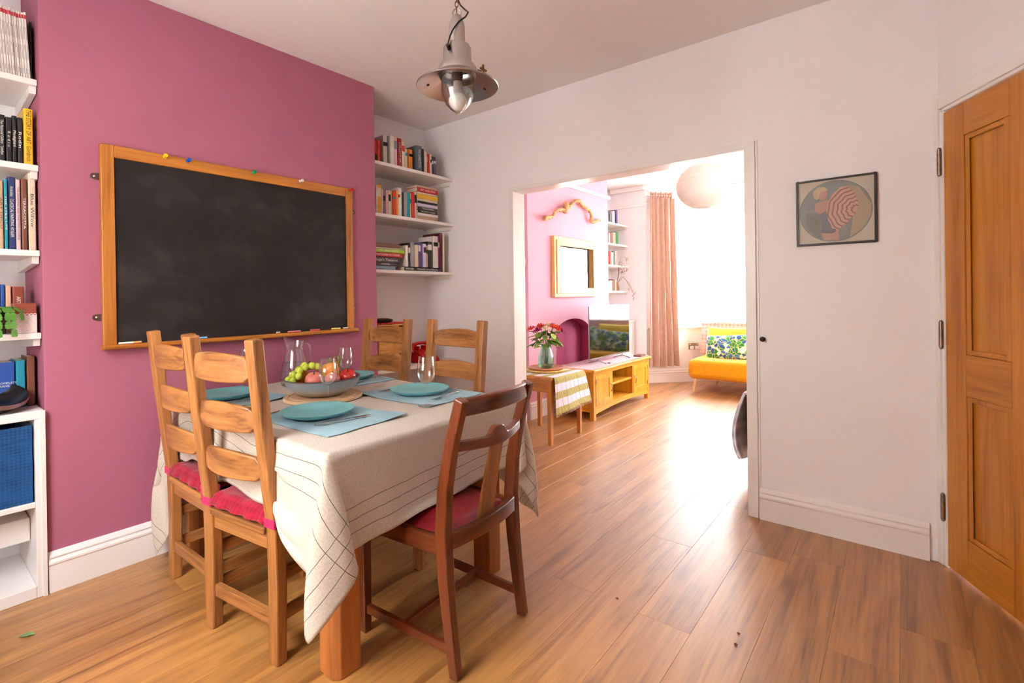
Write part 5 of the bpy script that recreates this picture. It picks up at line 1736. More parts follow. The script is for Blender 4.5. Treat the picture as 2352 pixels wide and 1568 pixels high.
# push pins on the top edge of the frame
for (y, col, nm, dr_) in ((0.838, (240, 206, 20), 'yellow', (0.6, -0.3)), (0.934, (24, 92, 196), 'blue', (1, 0.1)), (1.249, (20, 150, 96), 'green', (0.5, 0.6)), (1.52, (236, 230, 226), 'white', (0.5, 0.7)), (1.855, (216, 20, 28), 'red', (0.3, 0.95))):
    plain('pin_' + nm, col, rough=0.25, var=0.03)
    pn = thing('push_pin', f'{nm} plastic push pin on the top edge of the chalkboard frame', 'pin', (XB + 0.0255, y, z1_ - 0.014), 0, 'push pins on the chalkboard')
    ax = Vector((1.0, 0.35 * (dr_[1]), 0.15)).normalized()
    q_ = Vector((0, 0, 1)).rotation_difference(ax).to_matrix().to_4x4()
    MB().lathe([(0.0, 0.004), (0.007, 0.004), (0.0085, 0.006), (0.0060, 0.010), (0.0055, 0.018), (0.0085, 0.022), (0.0098, 0.027), (0.0085, 0.031), (0.0, 0.032)], 20).xf(q_).obj('head', 'pin_' + nm, pn, smooth=50)
    MB().tube([(0, 0, -0.001), (0, 0, 0.006)], 0.0012, 6).xf(q_).obj('needle', 'steel', pn)
# chalk on the ledge
for i, (y, l, col, nm) in enumerate(((0.672, 0.055, (240, 226, 220), 'white'), (0.715, 0.03, (240, 170, 120), 'orange'), (0.925, 0.035, (236, 232, 228), 'short white'), (0.985, 0.045, (130, 190, 230), 'pale blue'), (1.375, 0.02, (240, 200, 204), 'stubby pink'), (1.47, 0.075, (232, 140, 146), 'long pink'), (1.60, 0.06, (236, 110, 116), 'coral'), (1.74, 0.06, (236, 224, 120), 'yellow'), (1.81, 0.035, (242, 238, 232), 'chunky white'))):
    plain('chalk_' + str(i), col, rough=0.95, var=0.06, scale=60)
    mb = MB().tube([(XB + 0.036, y - l / 2, 1.0272), (XB + 0.036 + 0.003 * math.sin(i * 3), y + l / 2, 1.0272)], 0.005, 10)
    tag(mb.obj('chalk', 'chalk_' + str(i), smooth=50), f'{nm} stick of chalk on the chalkboard ledge', 'chalk', 'chalk on the ledge')

# ------------------------------------------------------------------ pendant lamp
plain('brushed_aluminium', (190, 182, 178), rough=0.28, metal=1.0, var=0.05, scale=3)
plain('brass_dark', (120, 88, 48), rough=0.35, metal=1.0, var=0.2, scale=50)
plain('socket_brown', (70, 52, 40), rough=0.4, var=0.1)
plain('bulb_white', (240, 232, 226), rough=0.25, var=0.01)
plain('cord_black', (30, 24, 22), rough=0.5)
LX, LY, LD = -1.335, 1.372, 1.9
K = LD / 1133.92      # metres per pixel of the photograph at the lamp's distance
def lz(py):            # height of a pixel row there
    return 1.22 + (688 - py) * K
lp = thing('pendant_lamp', 'brushed metal fisherman pendant lamp with a clear glass dome', 'lamp', (LX, LY, lz(272)))
zb = lz(272)
def lo(py): return lz(py) - zb
z_sh = lo(172)
MB().lathe([(0.0, lo(40)), (0.008, lo(41)), (0.020, lo(48)), (0.0285, lo(62)), (0.0305, lo(70)), (0.0305, lo(110))], 40).obj('neck', 'brushed_aluminium', lp, smooth=50)
MB().lathe([(0.030, lo(110)), (0.047, lo(113)), (0.0535, lo(120)), (0.0540, lo(158)), (0.056, lo(160)), (0.070, lo(161)), (0.075, lo(166)), (0.079, lo(174)), (0.079, lo(178))], 48).obj('body', 'brushed_aluminium', lp, smooth=40)
MB().lathe([(0.075, lo(176)), (0.090, lo(184)), (0.156, lo(205)), (0.1575, lo(207)), (0.1555, lo(208.5)), (0.089, lo(188)), (0.072, lo(182)), (0.068, lo(190)), (0.066, lo(190)), (0.066, lo(178))], 64).obj('shade', 'brushed_aluminium', lp, smooth=40)
g_out = [(0.0625, lo(176)), (0.0640, lo(200)), (0.0630, lo(216)), (0.0580, lo(233)), (0.046, lo(248)), (0.027, lo(260)), (0.012, lo(266)), (0.009, lo(271)), (0.0, lo(272))]
g_in = [(max(0.0, r - 0.003), z + (0.003 if r < 0.012 else 0)) for r, z in reversed(g_out)]
MB().lathe(g_out + g_in, 48).obj('glass_dome', 'clear_glass', lp, smooth=60)
MB().lathe([(0.0, lo(172)), (0.020, lo(172)), (0.021, lo(184)), (0.017, lo(190)), (0.016, lo(198)), (0.0, lo(198))], 24).obj('bulb_holder', 'socket_brown', lp, smooth=40)
plain('bulb_base', (196, 178, 168), rough=0.4, var=0.02)
bl = MB().ball((0, 0, lo(240)), 0.0355, 28, 18).obj('bulb', 'bulb_white', lp, smooth=180)
MB().lathe([(0.0, lo(196)), (0.0165, lo(196)), (0.0185, lo(206)), (0.0245, lo(222)), (0.0285, lo(229)), (0.0, lo(229))], 28).obj('bulb_base', 'bulb_base', bl, smooth=60)
# holes in the shade
for a in (math.radians(-150), math.radians(70)):
    r0 = 0.118
    MB().lathe([(0.0, 0.0), (0.006, 0.0), (0.006, -0.0012), (0.0, -0.0012)], 14).xf(Matrix.Translation((r0 * math.cos(a), r0 * math.sin(a), lo(196.2) - 0.002)) @ Matrix.Rotation(a, 4, 'Z') @ Matrix.Rotation(math.radians(23), 4, 'Y')).obj('vent_hole', 'ink_dark', lp)
# hanging ring, chain, flex
def ring(c, R, r, axis, n=20):
    mb = MB()
    c = Vector(c)
    u = Vector((1, 0, 0)) if axis == 'y' else Vector((0, 1, 0))
    pts = [c + u * R * math.cos(2 * math.pi * k / n) + Vector((0, 0, R * 1.25 if axis != 'o' else R)) * math.sin(2 * math.pi * k / n) for k in range(n + 1)]
    return mb.tube(pts, r, 8, caps=False)
e1 = Vector((right.x, right.y, 0)).normalized()
MB().tube([tuple(Vector((0, 0, lo(38))) + e1 * 0.0165 * math.cos(q) + Vector((0, 0, 0.0165 * math.sin(q)))) for q in [2 * math.pi * k / 24 for k in range(25)]], 0.003, 8, caps=False).obj('hanging_ring', 'brushed_aluminium', lp, smooth=60)
zc = lo(30)
ztop = ZC - zb
k = 0
lk = None
while zc < ztop - 0.03:
    u = e1 if k % 2 else Vector((-e1.y, e1.x, 0))
    if k < 2:
        mb = MB().tube([tuple(u * 0.006 * math.cos(q) + Vector((0, 0, 0.0125 * math.sin(q)))) for q in [2 * math.pi * j / 16 for j in range(17)]], 0.0017, 6, caps=False)
        o = mb.obj('chain_link', 'brass_dark', lp, smooth=60)
        lk = (lk or []) + [o]
        o.location = (0, 0, zc)
    else:
        inst(lk[k % 2], 'chain_link', lp, (0, 0, zc))
    zc += 0.0205
    k += 1
px = lambda x, y, dep=0.0: tuple(e1 * ((x - 1053) * K) - Vector((fw.x, fw.y, 0)).normalized() * dep + Vector((0, 0, lo(y))))
MB().tube([px(1038, 132, 0.056), px(1037, 122, 0.056), px(1040, 106, 0.05), px(1047, 88, 0.042), px(1060, 68, 0.034), px(1074, 55, 0.024), px(1080, 42, 0.016), px(1072, 33, 0.01), px(1062, 22, 0.006), px(1055, 6, 0.005), px(1053, -20, 0.006), px(1050, -80, 0.007), tuple(Vector((0.004, 0.004, ztop - 0.02)))], 0.0032, 8).obj('flex', 'cord_black', lp, smooth=60)
MB().tube([px(1038, 134, 0.045), px(1036, 128, 0.062)], 0.0075, 12).obj('cable_grommet', 'cord_black', lp, smooth=40)
MB().lathe([(0.0, ztop - 0.03), (0.03, ztop - 0.028), (0.045, ztop - 0.012), (0.048, ztop - 0.001), (0.0, ztop - 0.001)], 32).obj('ceiling_rose', 'brushed_aluminium', lp, smooth=50)
mb = MB().tube([px(1098, 170, 0.0), px(1109, 172, 0.0)], 0.004, 8).tube([px(1112, 160, 0.0), px(1113, 176, 0.0)], 0.0035, 8).tube([px(1106, 166, 0.008), px(1119, 170, -0.008)], 0.0045, 8).ball(px(1112, 159), 0.005, 8, 6)
mb.obj('wing_screw', 'brass_dark', lp, smooth=40)

# ------------------------------------------------------------------ framed picture disc on the white wall
pc = thing('framed_picture', 'thin black frame with a round picture of a lady and striped parasol', 'picture', (-0.257, YP, 1.447))
PX0, PX1, PZ0, PZ1 = -0.424, -0.090, 1.450, 1.779
plain('frame_black', (30, 22, 22), rough=0.35, var=0.1)
plain('mount_cream', (222, 206, 186), rough=0.8, var=0.02)
plain('art_grey', (132, 132, 128), rough=0.35, var=0.12, scale=8)
plain('art_skin', (206, 150, 126), rough=0.4, var=0.08)
plain('art_hair', (214, 184, 140), rough=0.4, var=0.15, scale=40)
plain('art_suit', (104, 98, 104), rough=0.4, var=0.06)
plain('art_sand', (186, 160, 122), rough=0.4, var=0.06)
plain('art_olive', (120, 116, 96), rough=0.4, var=0.12)
m, nt, b = newmat('parasol_stripes')
L = nt.links
tc = N(nt, 'ShaderNodeTexCoord')
sp = N(nt, 'ShaderNodeVectorMath', operation='SUBTRACT')
sp.inputs[1].default_value = (0.086, 0, 0.166)
L.new(tc.outputs['Object'], sp.inputs[0])
ln = N(nt, 'ShaderNodeVectorMath', operation='LENGTH')
L.new(sp.outputs[0], ln.inputs[0])
sxx = N(nt, 'ShaderNodeSeparateXYZ')
L.new(sp.outputs[0], sxx.inputs[0])
at = N(nt, 'ShaderNodeMath', operation='ARCTAN2')
L.new(sxx.outputs[2], at.inputs[0])
L.new(sxx.outputs[0], at.inputs[1])
a8 = N(nt, 'ShaderNodeMath', operation='MULTIPLY', n1=11.0)
L.new(at.outputs[0], a8.inputs[0])
sn = N(nt, 'ShaderNodeMath', operation='SINE')
L.new(a8.outputs[0], sn.inputs[0])
am = N(nt, 'ShaderNodeMath', operation='MULTIPLY', n1=0.0022)
L.new(sn.outputs[0], am.inputs[0])
sm_ = N(nt, 'ShaderNodeMath', operation='ADD')
L.new(ln.outputs['Value'], sm_.inputs[0])
L.new(am.outputs[0], sm_.inputs[1])
fr = N(nt, 'ShaderNodeMath', operation='MULTIPLY', n1=2 * math.pi / 0.0185)
L.new(sm_.outputs[0], fr.inputs[0])
s2 = N(nt, 'ShaderNodeMath', operation='SINE')
L.new(fr.outputs[0], s2.inputs[0])
r1 = ramp(nt, s2.outputs[0], [(0.40, lin((222, 170, 146))), (0.52, lin((156, 82, 72)))])
r1.color_ramp.interpolation = 'CONSTANT'
L.new(r1.outputs[0], b.inputs['Base Color'])
b.inputs['Roughness'].default_value = 0.4
fb_ = MB()
w = 0.0095
yA, yB = YP - 0.018, YP - 0.0005
fb_.box(PX0, PX0 + w, yA, yB, PZ0, PZ1).box(PX1 - w, PX1, yA, yB, PZ0, PZ1).box(PX0 + w, PX1 - w, yA, yB, PZ0, PZ0 + w).box(PX0 + w, PX1 - w, yA, yB, PZ1 - w, PZ1)
fb_.obj('frame', 'frame_black', pc, world=True, bevel=0.002)
mo_ = MB().box(PX0 + w, PX1 - w, YP - 0.010, YP - 0.0008, PZ0 + w, PZ1 - w).obj('mount', 'mount_cream', pc, world=True)
cxp, czp = (PX0 + PX1) / 2 - 0.002, (PZ0 + PZ1) / 2
def flat(name, pts, lay, mat, par):
    n = len(pts)
    y = YP - 0.0105 - 0.0004 * lay
    return MB().prism([(cxp + p[0], czp + p[1]) for p in pts], 'y', y, YP - 0.0100).obj(name, mat, par, world=True)
circ = lambda cx_, cz_, r, n=48, ry=None: [(cx_ + r * math.cos(2 * math.pi * k / n), cz_ + (ry or r) * math.sin(2 * math.pi * k / n)) for k in range(n)]
dsc = flat('disc_edge', circ(0, 0, 0.1505), 0.5, 'frame_black', pc)
flat('disc', circ(0, 0, 0.149), 1, 'art_grey', dsc)
def clipc(pts, R=0.148):
    out = []
    for x, z in pts:
        l = math.hypot(x, z)
        out.append((x, z) if l <= R else (x * R / l, z * R / l))
    return out
flat('sand', clipc([(0.055, 0.12), (0.10, 0.105), (0.148, 0.02), (0.145, -0.04), (0.11, -0.098), (0.06, -0.135), (0.075, -0.03)]), 2, 'art_sand', dsc)
flat('panel', clipc([(-0.125, 0.0), (-0.06, 0.0), (-0.06, -0.14), (-0.10, -0.10), (-0.12, -0.06)]), 2, 'art_olive', dsc)
flat('legs', clipc([(-0.058, -0.095), (-0.05, -0.148), (0.02, -0.148), (0.012, -0.085)]), 3, 'art_skin', dsc)
flat('back', [(-0.085, 0.045), (-0.03, 0.06), (-0.012, 0.04), (-0.03, 0.0), (-0.065, -0.012), (-0.082, 0.005)], 3, 'art_skin', dsc)
flat('swimsuit', [(-0.065, -0.012), (-0.03, 0.01), (0.0, -0.03), (0.022, -0.085), (-0.01, -0.11), (-0.058, -0.105), (-0.055, -0.06)], 4, 'art_suit', dsc)
flat('head', circ(-0.05, 0.085, 0.021, 20, 0.026), 4, 'art_skin', dsc)
flat('hair', [(-0.085, 0.07), (-0.092, 0.09), (-0.085, 0.112), (-0.062, 0.126), (-0.04, 0.122), (-0.028, 0.108), (-0.034, 0.100), (-0.05, 0.106), (-0.062, 0.095), (-0.064, 0.075), (-0.072, 0.062)], 5, 'art_hair', dsc)
par_pts = [(0.026, 0.118), (0.055, 0.116), (0.078, 0.088), (0.095, 0.045), (0.098, 0.012), (0.085, -0.02), (0.055, -0.06), (0.012, -0.1), (-0.012, -0.085), (-0.028, -0.045), (-0.036, 0.0), (-0.030, 0.045), (-0.008, 0.088)]
p2 = []
for k in range(len(par_pts)):
    a, c2 = par_pts[k], par_pts[(k + 1) % len(par_pts)]
    p2 += [a, ((a[0] * 0.5 + c2[0] * 0.5) * 0.96 + 0.001, (a[1] * 0.5 + c2[1] * 0.5) * 0.96)]
flat('parasol', p2, 6, 'parasol_stripes', dsc)
m4 = Matrix(((1, 0, 0, 0), (0, 0, -1, 0), (0, 1, 0, 0), (0, 0, 0, 1)))
for (tx, sz, dx_, dz_, f_) in (('MARILYN', 0.008, -0.098, 0.040, 0.040), ('MONROE', 0.008, -0.104, 0.029, 0.038), ('the collection', 0.004, -0.108, 0.019, 0.03)):
    text_part(dsc, tx, sz, 'ink_dark', Matrix.Translation((cxp + dx_ - pc.location.x, YP - 0.0114 - pc.location.y, czp + dz_ - pc.location.z)) @ m4, fit=f_)
for q in range(11):
    MB().box(cxp - 0.118 + 0.002 * (q % 3), cxp - 0.066, YP - 0.0114, YP - 0.011, czp - 0.012 - q * 0.0085, czp - 0.0135 - q * 0.0085).obj('text_line', 'ink_dark', dsc, world=True)
MB().box(PX0 + w * 0.9, PX1 - w * 0.9, YP - 0.0155, YP - 0.0145, PZ0 + w * 0.9, PZ1 - w * 0.9).obj('glazing', 'clear_glass', pc, world=True)

# small dark knob on the wall, leaf and crumbs on the floor
kn = thing('door_stop', 'small dark metal knob on the white wall beside the opening', 'door stop', (-0.588, YP, 0.968))
mk = Matrix.Rotation(math.radians(90), 4, 'X')
MB().lathe([(0.0, 0.0), (0.011, 0.0), (0.012, 0.003), (0.008, 0.005), (0.0, 0.005)], 24).xf(mk).obj('plate', 'bracket_metal', kn, smooth=40)
MB().lathe([(0.0, 0.004), (0.006, 0.004), (0.006, 0.012), (0.0125, 0.016), (0.0135, 0.021), (0.010, 0.026), (0.0, 0.027)], 24).xf(mk).obj('knob_head', 'frame_black', kn, smooth=60)
plain('leaf_green', (116, 140, 84), rough=0.6, var=0.15, scale=60)
def lf(u, v):
    w_ = 0.013 * math.sin(math.pi * min(1, u * 1.02)) ** 0.8
    return (-0.026 + 0.052 * u, (v - 0.5) * 2 * w_, 0.0012 + 0.004 * abs(v - 0.5) * 2 * math.sin(math.pi * u) + 0.002 * u)
mb = MB().grid(lf, 14, 4, thick=0.0006).xf(Matrix.Translation((-2.517, 0.30, 0)) @ Matrix.Rotation(math.radians(52), 4, 'Z'))
tag(mb.obj('fallen_leaf', 'leaf_green', smooth=60, origin=(-2.517, 0.30, 0)), 'small green leaf lying on the floor at the left', 'leaf')
for i, (x, y) in enumerate(((-0.905, 1.80), (-0.463, 1.81), (-0.470, 1.875))):
    mb = MB().ball((x, y, 0.003), (0.006, 0.0035, 0.003), 8, 6)
    tag(mb.obj('crumb', 'cover_brown', smooth=60), ['tiny brown crumb on the floor beside the dark chair', 'tiny dark crumb on the floor in the bright window glare', 'tiny dark crumb at the seam of the floor planks'][i], 'crumb', 'crumbs on the floor')
# ------------------------------------------------------------------ lounge
# alcove cupboards
for (ya, yb, lab) in ((3.05, 3.875, 'white low cupboard in the lounge alcove behind the side table'), (5.565, 6.40, 'white low cupboard in the lounge alcove behind the television')):
    c_t = thing('alcove_cupboard', lab, 'cupboard', (-3.08, (ya + yb) / 2, 0), 0, 'white alcove cupboards')
    MB().box(XA - 0.015, -2.915, ya, yb, 0, 0.835).obj('body', 'shelf_white', c_t, world=True)
    MB().box(XA - 0.015, -2.895, ya, yb, 0.835, 0.858).obj('top', 'shelf_white', c_t, world=True, bevel=0.003)
    ym = (ya + yb) / 2
    for (a, b_) in ((ya + 0.02, ym - 0.002), (ym + 0.002, yb - 0.02)):
        d_ = MB().box(-2.9145, -2.898, a, b_, 0.10, 0.825).obj('door', 'shelf_white', c_t, world=True, bevel=0.002)
        yk = b_ - 0.04 if a < ym - 0.1 else a + 0.04
        MB().ball((-2.885, yk, 0.55), 0.012, 12, 8).tube([(-2.9, yk, 0.55), (-2.885, yk, 0.55)], 0.005, 8).obj('knob', 'brushed_aluminium', d_, world=True, smooth=60)

# lounge shelves and their books
GS = 'white shelves of the lounge alcove'
LZ = [('highest', 2.165), ('second', 1.89), ('third', 1.605), ('lowest', 1.262)]
for nm, z in LZ:
    wall_shelf(f'{nm} white wall shelf in the lounge alcove beside the curtain', 5.563, 6.418, z, -2.99, xb=XA - 0.018, th=0.024, batten_y=[(6.395, 6.417, -3.03)], group=GS)
KB = {'highest': [(5.83, 5.878, .15, 'grey', 'grey'), (5.879, 5.923, .139, 'black', 'black'), (5.932, 5.98, .139, 'slate', 'slate'), (5.987, 6.037, .153, 'white', 'white'), (6.039, 6.078, .166, 'pink', 'pink'), (6.085, 6.138, .185, 'purple', 'purple')],
      'second': [(5.85, 5.89, .14, 'red', 'red'), (5.893, 5.934, .133, 'cream', 'cream'), (5.941, 6.003, .139, 'brown', 'brown'), (6.005, 6.054, .151, 'tan', 'tan'), (6.06, 6.086, .155, 'cream', 'slim cream'), (6.087, 6.16, .168, 'green', 'green')],
      'third': [(5.83, 5.884, .17, 'red', 'red'), (5.886, 5.949, .178, 'orangered', 'orange-red'), (5.955, 6.012, .17, 'cream', 'cream'), (6.014, 6.063, .188, 'slate', 'slate'), (6.069, 6.122, .192, 'tan', 'tan')],
      'lowest': [(5.84, 5.889, .13, 'cream', 'cream'), (5.891, 5.97, .138, 'peach', 'peach'), (5.98, 6.036, .154, 'brown', 'brown'), (6.042, 6.091, .147, 'tan', 'tan')]}
for nm, z in LZ:
    for i, (a, b_, h, col, ds) in enumerate(KB[nm]):
        book(a, b_, h, z + 0.0005, col, f'{ds} book, {ORD[i]} from the left on the {nm} lounge alcove shelf', f'books on the {nm} shelf of the lounge alcove', x=-3.005, d=0.14)
# dried seed heads hanging over the shelves
plain('dried_cream', (226, 208, 178), rough=0.8, var=0.1, scale=40)
plain('dried_brown', (150, 108, 70), rough=0.8, var=0.2, scale=40)
plain('dried_olive', (120, 118, 72), rough=0.8, var=0.2, scale=40)
ds_ = thing('dried_stems', 'bunch of dried seed heads and pale honesty pods on the lowest lounge shelf', 'dried flowers', (-3.06, 6.20, 1.2625))
MB().lathe([(0.0, 0.0), (0.028, 0.0), (0.032, 0.03), (0.022, 0.08), (0.014, 0.11), (0.017, 0.12), (0.012, 0.12), (0.0, 0.1)], 20).obj('vase', 'dried_brown', ds_, smooth=50)
rd = random.Random(21)
ends = [((0.10, -0.02, 0.24), 'o'), ((0.13, 0.10, 0.06), 'l'), ((0.15, 0.16, -0.02), 'l'), ((0.16, 0.20, -0.06), 'l'), ((0.12, 0.06, 0.30), 'l'), ((0.10, 0.10, 0.44), 'h'), ((0.12, -0.06, 0.36), 'h'), ((0.14, -0.12, 0.30), 'h')]
for e, kd in ends:
    e = Vector(e)
    mid = Vector((e.x * 0.4, e.y * 0.35, max(e.z, 0.1) * 0.75 + 0.12))
    pts = [Vector((0, 0, 0.1)), mid, (mid + e) / 2 + Vector((0.01, 0, 0.02)), e]
    st = MB().tube(pts, 0.002, 5).obj('stem', 'dried_brown', ds_, smooth=60)
    if kd == 'o':
        mb = MB()
        for q in range(14):
            v_ = Vector((rd.uniform(-1, 1), rd.uniform(-1, 1), rd.uniform(0, 1))).normalized() * 0.03
            mb.tube([e, e + v_], 0.0012, 4).ball(e + v_, 0.006, 6, 4)
        mb.obj('seed_head', 'dried_olive', st, smooth=60)
    else:
        for q in range(6 if kd == 'l' else 5):
            c_ = e + Vector((rd.uniform(-.02, .02), rd.uniform(-.03, .03), rd.uniform(-.05, .05)))
            up_ = Vector((rd.uniform(-.5, .5), rd.uniform(-.6, .6), -1)).normalized()
            sd_ = up_.cross(Vector((1, 0.2, 0))).normalized()
            nn_ = sd_.cross(up_)
            L2_, w2_ = rd.uniform(0.03, 0.05), rd.uniform(0.008, 0.012)
            def lf2(u, v, c_=c_, up_=up_, sd_=sd_, nn_=nn_, L2_=L2_, w2_=w2_):
                return c_ + up_ * L2_ * u + sd_ * (v - 0.5) * 2 * w2_ * math.sin(math.pi * (0.05 + 0.9 * u)) + nn_ * 0.004 * math.sin(u * 3)
            MB().grid(lf2, 6, 2, thick=0.0008).obj('dry_leaf', rd.choice(['dried_cream', 'dried_cream', 'dried_brown']), st, smooth=60)

# round wicker-rimmed wall mirror on the side of the lounge chimney breast
wm = thing('round_wall_mirror', 'small round mirror with a pale rim on the side of the chimney breast', 'mirror', (-2.975, 3.879, 1.46))
mr_ = Matrix.Translation((0, 0, 0.085)) @ Matrix.Rotation(math.radians(90), 4, 'X')
plain('mirror_silver', (236, 238, 238), rough=0.02, metal=1.0, var=0.005)
MB().lathe([(0.0, 0.0), (0.085, 0.0), (0.085, 0.005), (0.0, 0.005)], 40).xf(mr_).obj('glass', 'mirror_silver', wm)
MB().lathe([(0.082, 0.0), (0.094, 0.0), (0.098, 0.008), (0.092, 0.014), (0.082, 0.012)], 40, close=True).xf(mr_).obj('rim', 'beech_x', wm, smooth=50)

# television stand
ts = thing('tv_stand', 'honey oak television stand with two panelled doors and open shelves', 'tv stand', (-2.54, 4.865, 0))
X0, X1, Y0, Y1 = -2.77, -2.335, 4.205, 5.525
MB().box(X0 - 0.01, X1 + 0.025, Y0 - 0.025, Y1 + 0.025, 0.463, 0.49).obj('top', 'stand_oak_y', ts, world=True, bevel=0.008)
for (y, sg) in ((Y0, 1), (Y1 - 0.045, -1)):
    for x in (X0, X1 - 0.045):
        MB().hexa([(x + (0.01 if x < -2.6 else 0.0), y + 0.0, 0), (x + 0.045 - (0 if x < -2.6 else 0), y, 0), (x + 0.045, y + 0.045, 0), (x + (0.01 if x < -2.6 else 0), y + 0.045, 0),
                   (x, y, 0.463), (x + 0.045, y, 0.463), (x + 0.045, y + 0.045, 0.463), (x, y + 0.045, 0.463)]).obj('post', 'stand_oak_z', ts, world=True, bevel=0.003)
    MB().box(X0 + 0.0455, X1 - 0.0455, y + 0.008, y + 0.030, 0.075, 0.4625).obj('side_panel', 'stand_oak_x', ts, world=True)
MB().box(X0 + 0.005, X0 + 0.015, Y0 + 0.046, Y1 - 0.046, 0.08, 0.46).obj('back', 'stand_oak_y', ts, world=True)
MB().box(X0 + 0.016, X1 - 0.004, Y0 + 0.046, Y1 - 0.046, 0.108, 0.128).obj('bottom', 'stand_oak_y', ts, world=True, bevel=0.002)
MB().box(X1 - 0.022, X1 - 0.001, Y0 + 0.046, Y1 - 0.046, 0.430, 0.4625).obj('rail', 'stand_oak_y', ts, world=True, bevel=0.002)
n = 16
out = [(Y0 + 0.046, 0.108), (Y0 + 0.046, 0.055)] + [(Y0 + 0.10 + (Y1 - Y0 - 0.2) * k / n, 0.062 + 0.022 * math.sin(math.pi * k / n)) for k in range(n + 1)] + [(Y1 - 0.046, 0.055), (Y1 - 0.046, 0.108)]
mb = MB()
lower = out[1:-1]
for (a, za), (b_, zb_) in zip(lower[:-1], lower[1:]):
    mb.hexa([(X1 - 0.022, a, za), (X1 - 0.001, a, za), (X1 - 0.001, b_, zb_), (X1 - 0.022, b_, zb_), (X1 - 0.022, a, 0.1075), (X1 - 0.001, a, 0.1075), (X1 - 0.001, b_, 0.1075), (X1 - 0.022, b_, 0.1075)])
mb.obj('plinth_rail', 'stand_oak_y', ts, world=True)
for y in (4.597, 5.090):
    MB().box(X0 + 0.016, X1 - 0.002, y - 0.012, y + 0.012, 0.1285, 0.4295).obj('divider', 'stand_oak_z', ts, world=True, bevel=0.002)
MB().box(X0 + 0.016, X1 - 0.012, 4.6095, 5.0775, 0.285, 0.307).obj('shelf', 'stand_oak_y', ts, world=True, bevel=0.003)
for (a, b_, hy) in ((Y0 + 0.047, 4.584, 4.560), (5.103, Y1 - 0.047, 5.128)):
    d_ = MB().box(X1 - 0.012, X1 - 0.004, a + 0.05, b_ - 0.05, 0.18, 0.378).obj('door', 'stand_oak_z', ts, world=True)
    fr_ = MB()
    fr_.box(X1 - 0.018, X1 + 0.002, a, a + 0.052, 0.13, 0.428).box(X1 - 0.018, X1 + 0.002, b_ - 0.052, b_, 0.13, 0.428)
    fr_.box(X1 - 0.018, X1 + 0.002, a + 0.052, b_ - 0.052, 0.13, 0.182).box(X1 - 0.018, X1 + 0.002, a + 0.052, b_ - 0.052, 0.376, 0.428)
    fr_.obj('door_frame', 'stand_oak_z', d_, world=True, bevel=0.002)
    MB().tube([(X1 + 0.004, hy, 0.31), (X1 + 0.02, hy, 0.30), (X1 + 0.022, hy, 0.27), (X1 + 0.016, hy, 0.245), (X1 + 0.008, hy, 0.235)], [0.006, 0.004, 0.005, 0.004, 0.006], 8).obj('handle', 'hinge_metal', d_, world=True, smooth=60)
    hy2 = a + 0.002 if hy > (a + b_) / 2 else b_ - 0.002
    for z in (0.19, 0.37):
        MB().box(X1 + 0.0021, X1 + 0.005, hy2 - 0.006, hy2 + 0.006, z - 0.022, z + 0.022).obj('hinge', 'hinge_metal', d_, world=True)
# runner on the stand
fabric('rose_runner', (226, 196, 198), (196, 140, 146), scale=160, bump=0.3)
def rn(u, v):
    y = 4.20 + 1.36 * v
    return (-2.77 + 0.42 * u, y, 0.4905 + 0.0012 * math.sin(y * 30) ** 2)
mb = MB().grid(rn, 8, 40, thick=0.0018)
r_o = mb.obj('table_runner', 'rose_runner', smooth=60)
tag(r_o, 'pale rose striped runner along the top of the television stand', 'runner')
def rn2(u, v):
    return (-2.5 + 0.13 * u + 0.004 * math.sin(v * 8), 5.553 + 0.004 * math.sin(u * 7 + v * 3), 0.49 - 0.13 * v)
plain('coral_cloth', (222, 120, 90), rough=0.85, var=0.1)
MB().grid(rn2, 8, 10, thick=0.003).obj('hanging_end', 'coral_cloth', r_o, world=True, smooth=60)
# television
plain('tv_screen', (8, 8, 10), rough=0.06, var=0.02, spec=0.9)
plain('tv_silver', (150, 150, 154), rough=0.25, metal=0.9, var=0.03)
tv = thing('television', 'flat television with a glossy black screen on the oak stand', 'television', (-2.5, 4.905, 0.4925))
mb = MB().box(-2.507, -2.503, 4.445, 5.360, 0.560, 1.093)
MB().box(-2.5045, -2.5015, 4.440, 5.365, 0.560, 1.096).obj('screen', 'tv_screen', tv, world=True)
MB().box(-2.518, -2.5046, 4.436, 5.369, 0.553, 1.1).obj('bezel', 'tv_silver', tv, world=True, bevel=0.002)
MB().box(-2.555, -2.5182, 4.52, 5.28, 0.58, 0.95).obj('rear_housing', 'black_gloss', tv, world=True, bevel=0.01)
MB().box(-2.5182, -2.503, 4.436, 5.369, 0.545, 0.553).obj('lower_trim', 'tv_silver', tv, world=True)
for y in (4.62, 5.19):
    MB().tube([(-2.51, y, 0.555), (-2.51, y, 0.525), (-2.42, y + 0.02, 0.4965)], 0.006, 8).tube([(-2.51, y, 0.525), (-2.61, y - 0.02, 0.4965)], 0.006, 8).obj('foot', 'tv_silver', tv, world=True, smooth=50)
tag(MB().box(-2.43, -2.395, 4.68, 4.86, 0.4925, 0.505).obj('remote_control', 'cover_grey', bevel=0.004), 'slim grey remote control in front of the television', 'remote')
tag(MB().box(-2.45, -2.36, 5.36, 5.50, 0.4925, 0.512).obj('media_box', 'cover_brown', bevel=0.003), 'flat dark box at the right end of the stand top', 'box')
tag(MB().box(-2.66, -2.5, 4.66, 4.86, 0.3075, 0.335).obj('game_console', 'black_gloss', bevel=0.004), 'black media player on the open shelf of the stand', 'media player')
sp_ = thing('speaker', 'small dark speaker standing behind the television', 'speaker', (-3.0, 6.05, 0.858))
MB().box(-3.06, -2.94, 6.0, 6.10, 0.858, 1.03).obj('cabinet', 'black_gloss', sp_, world=True, bevel=0.006)
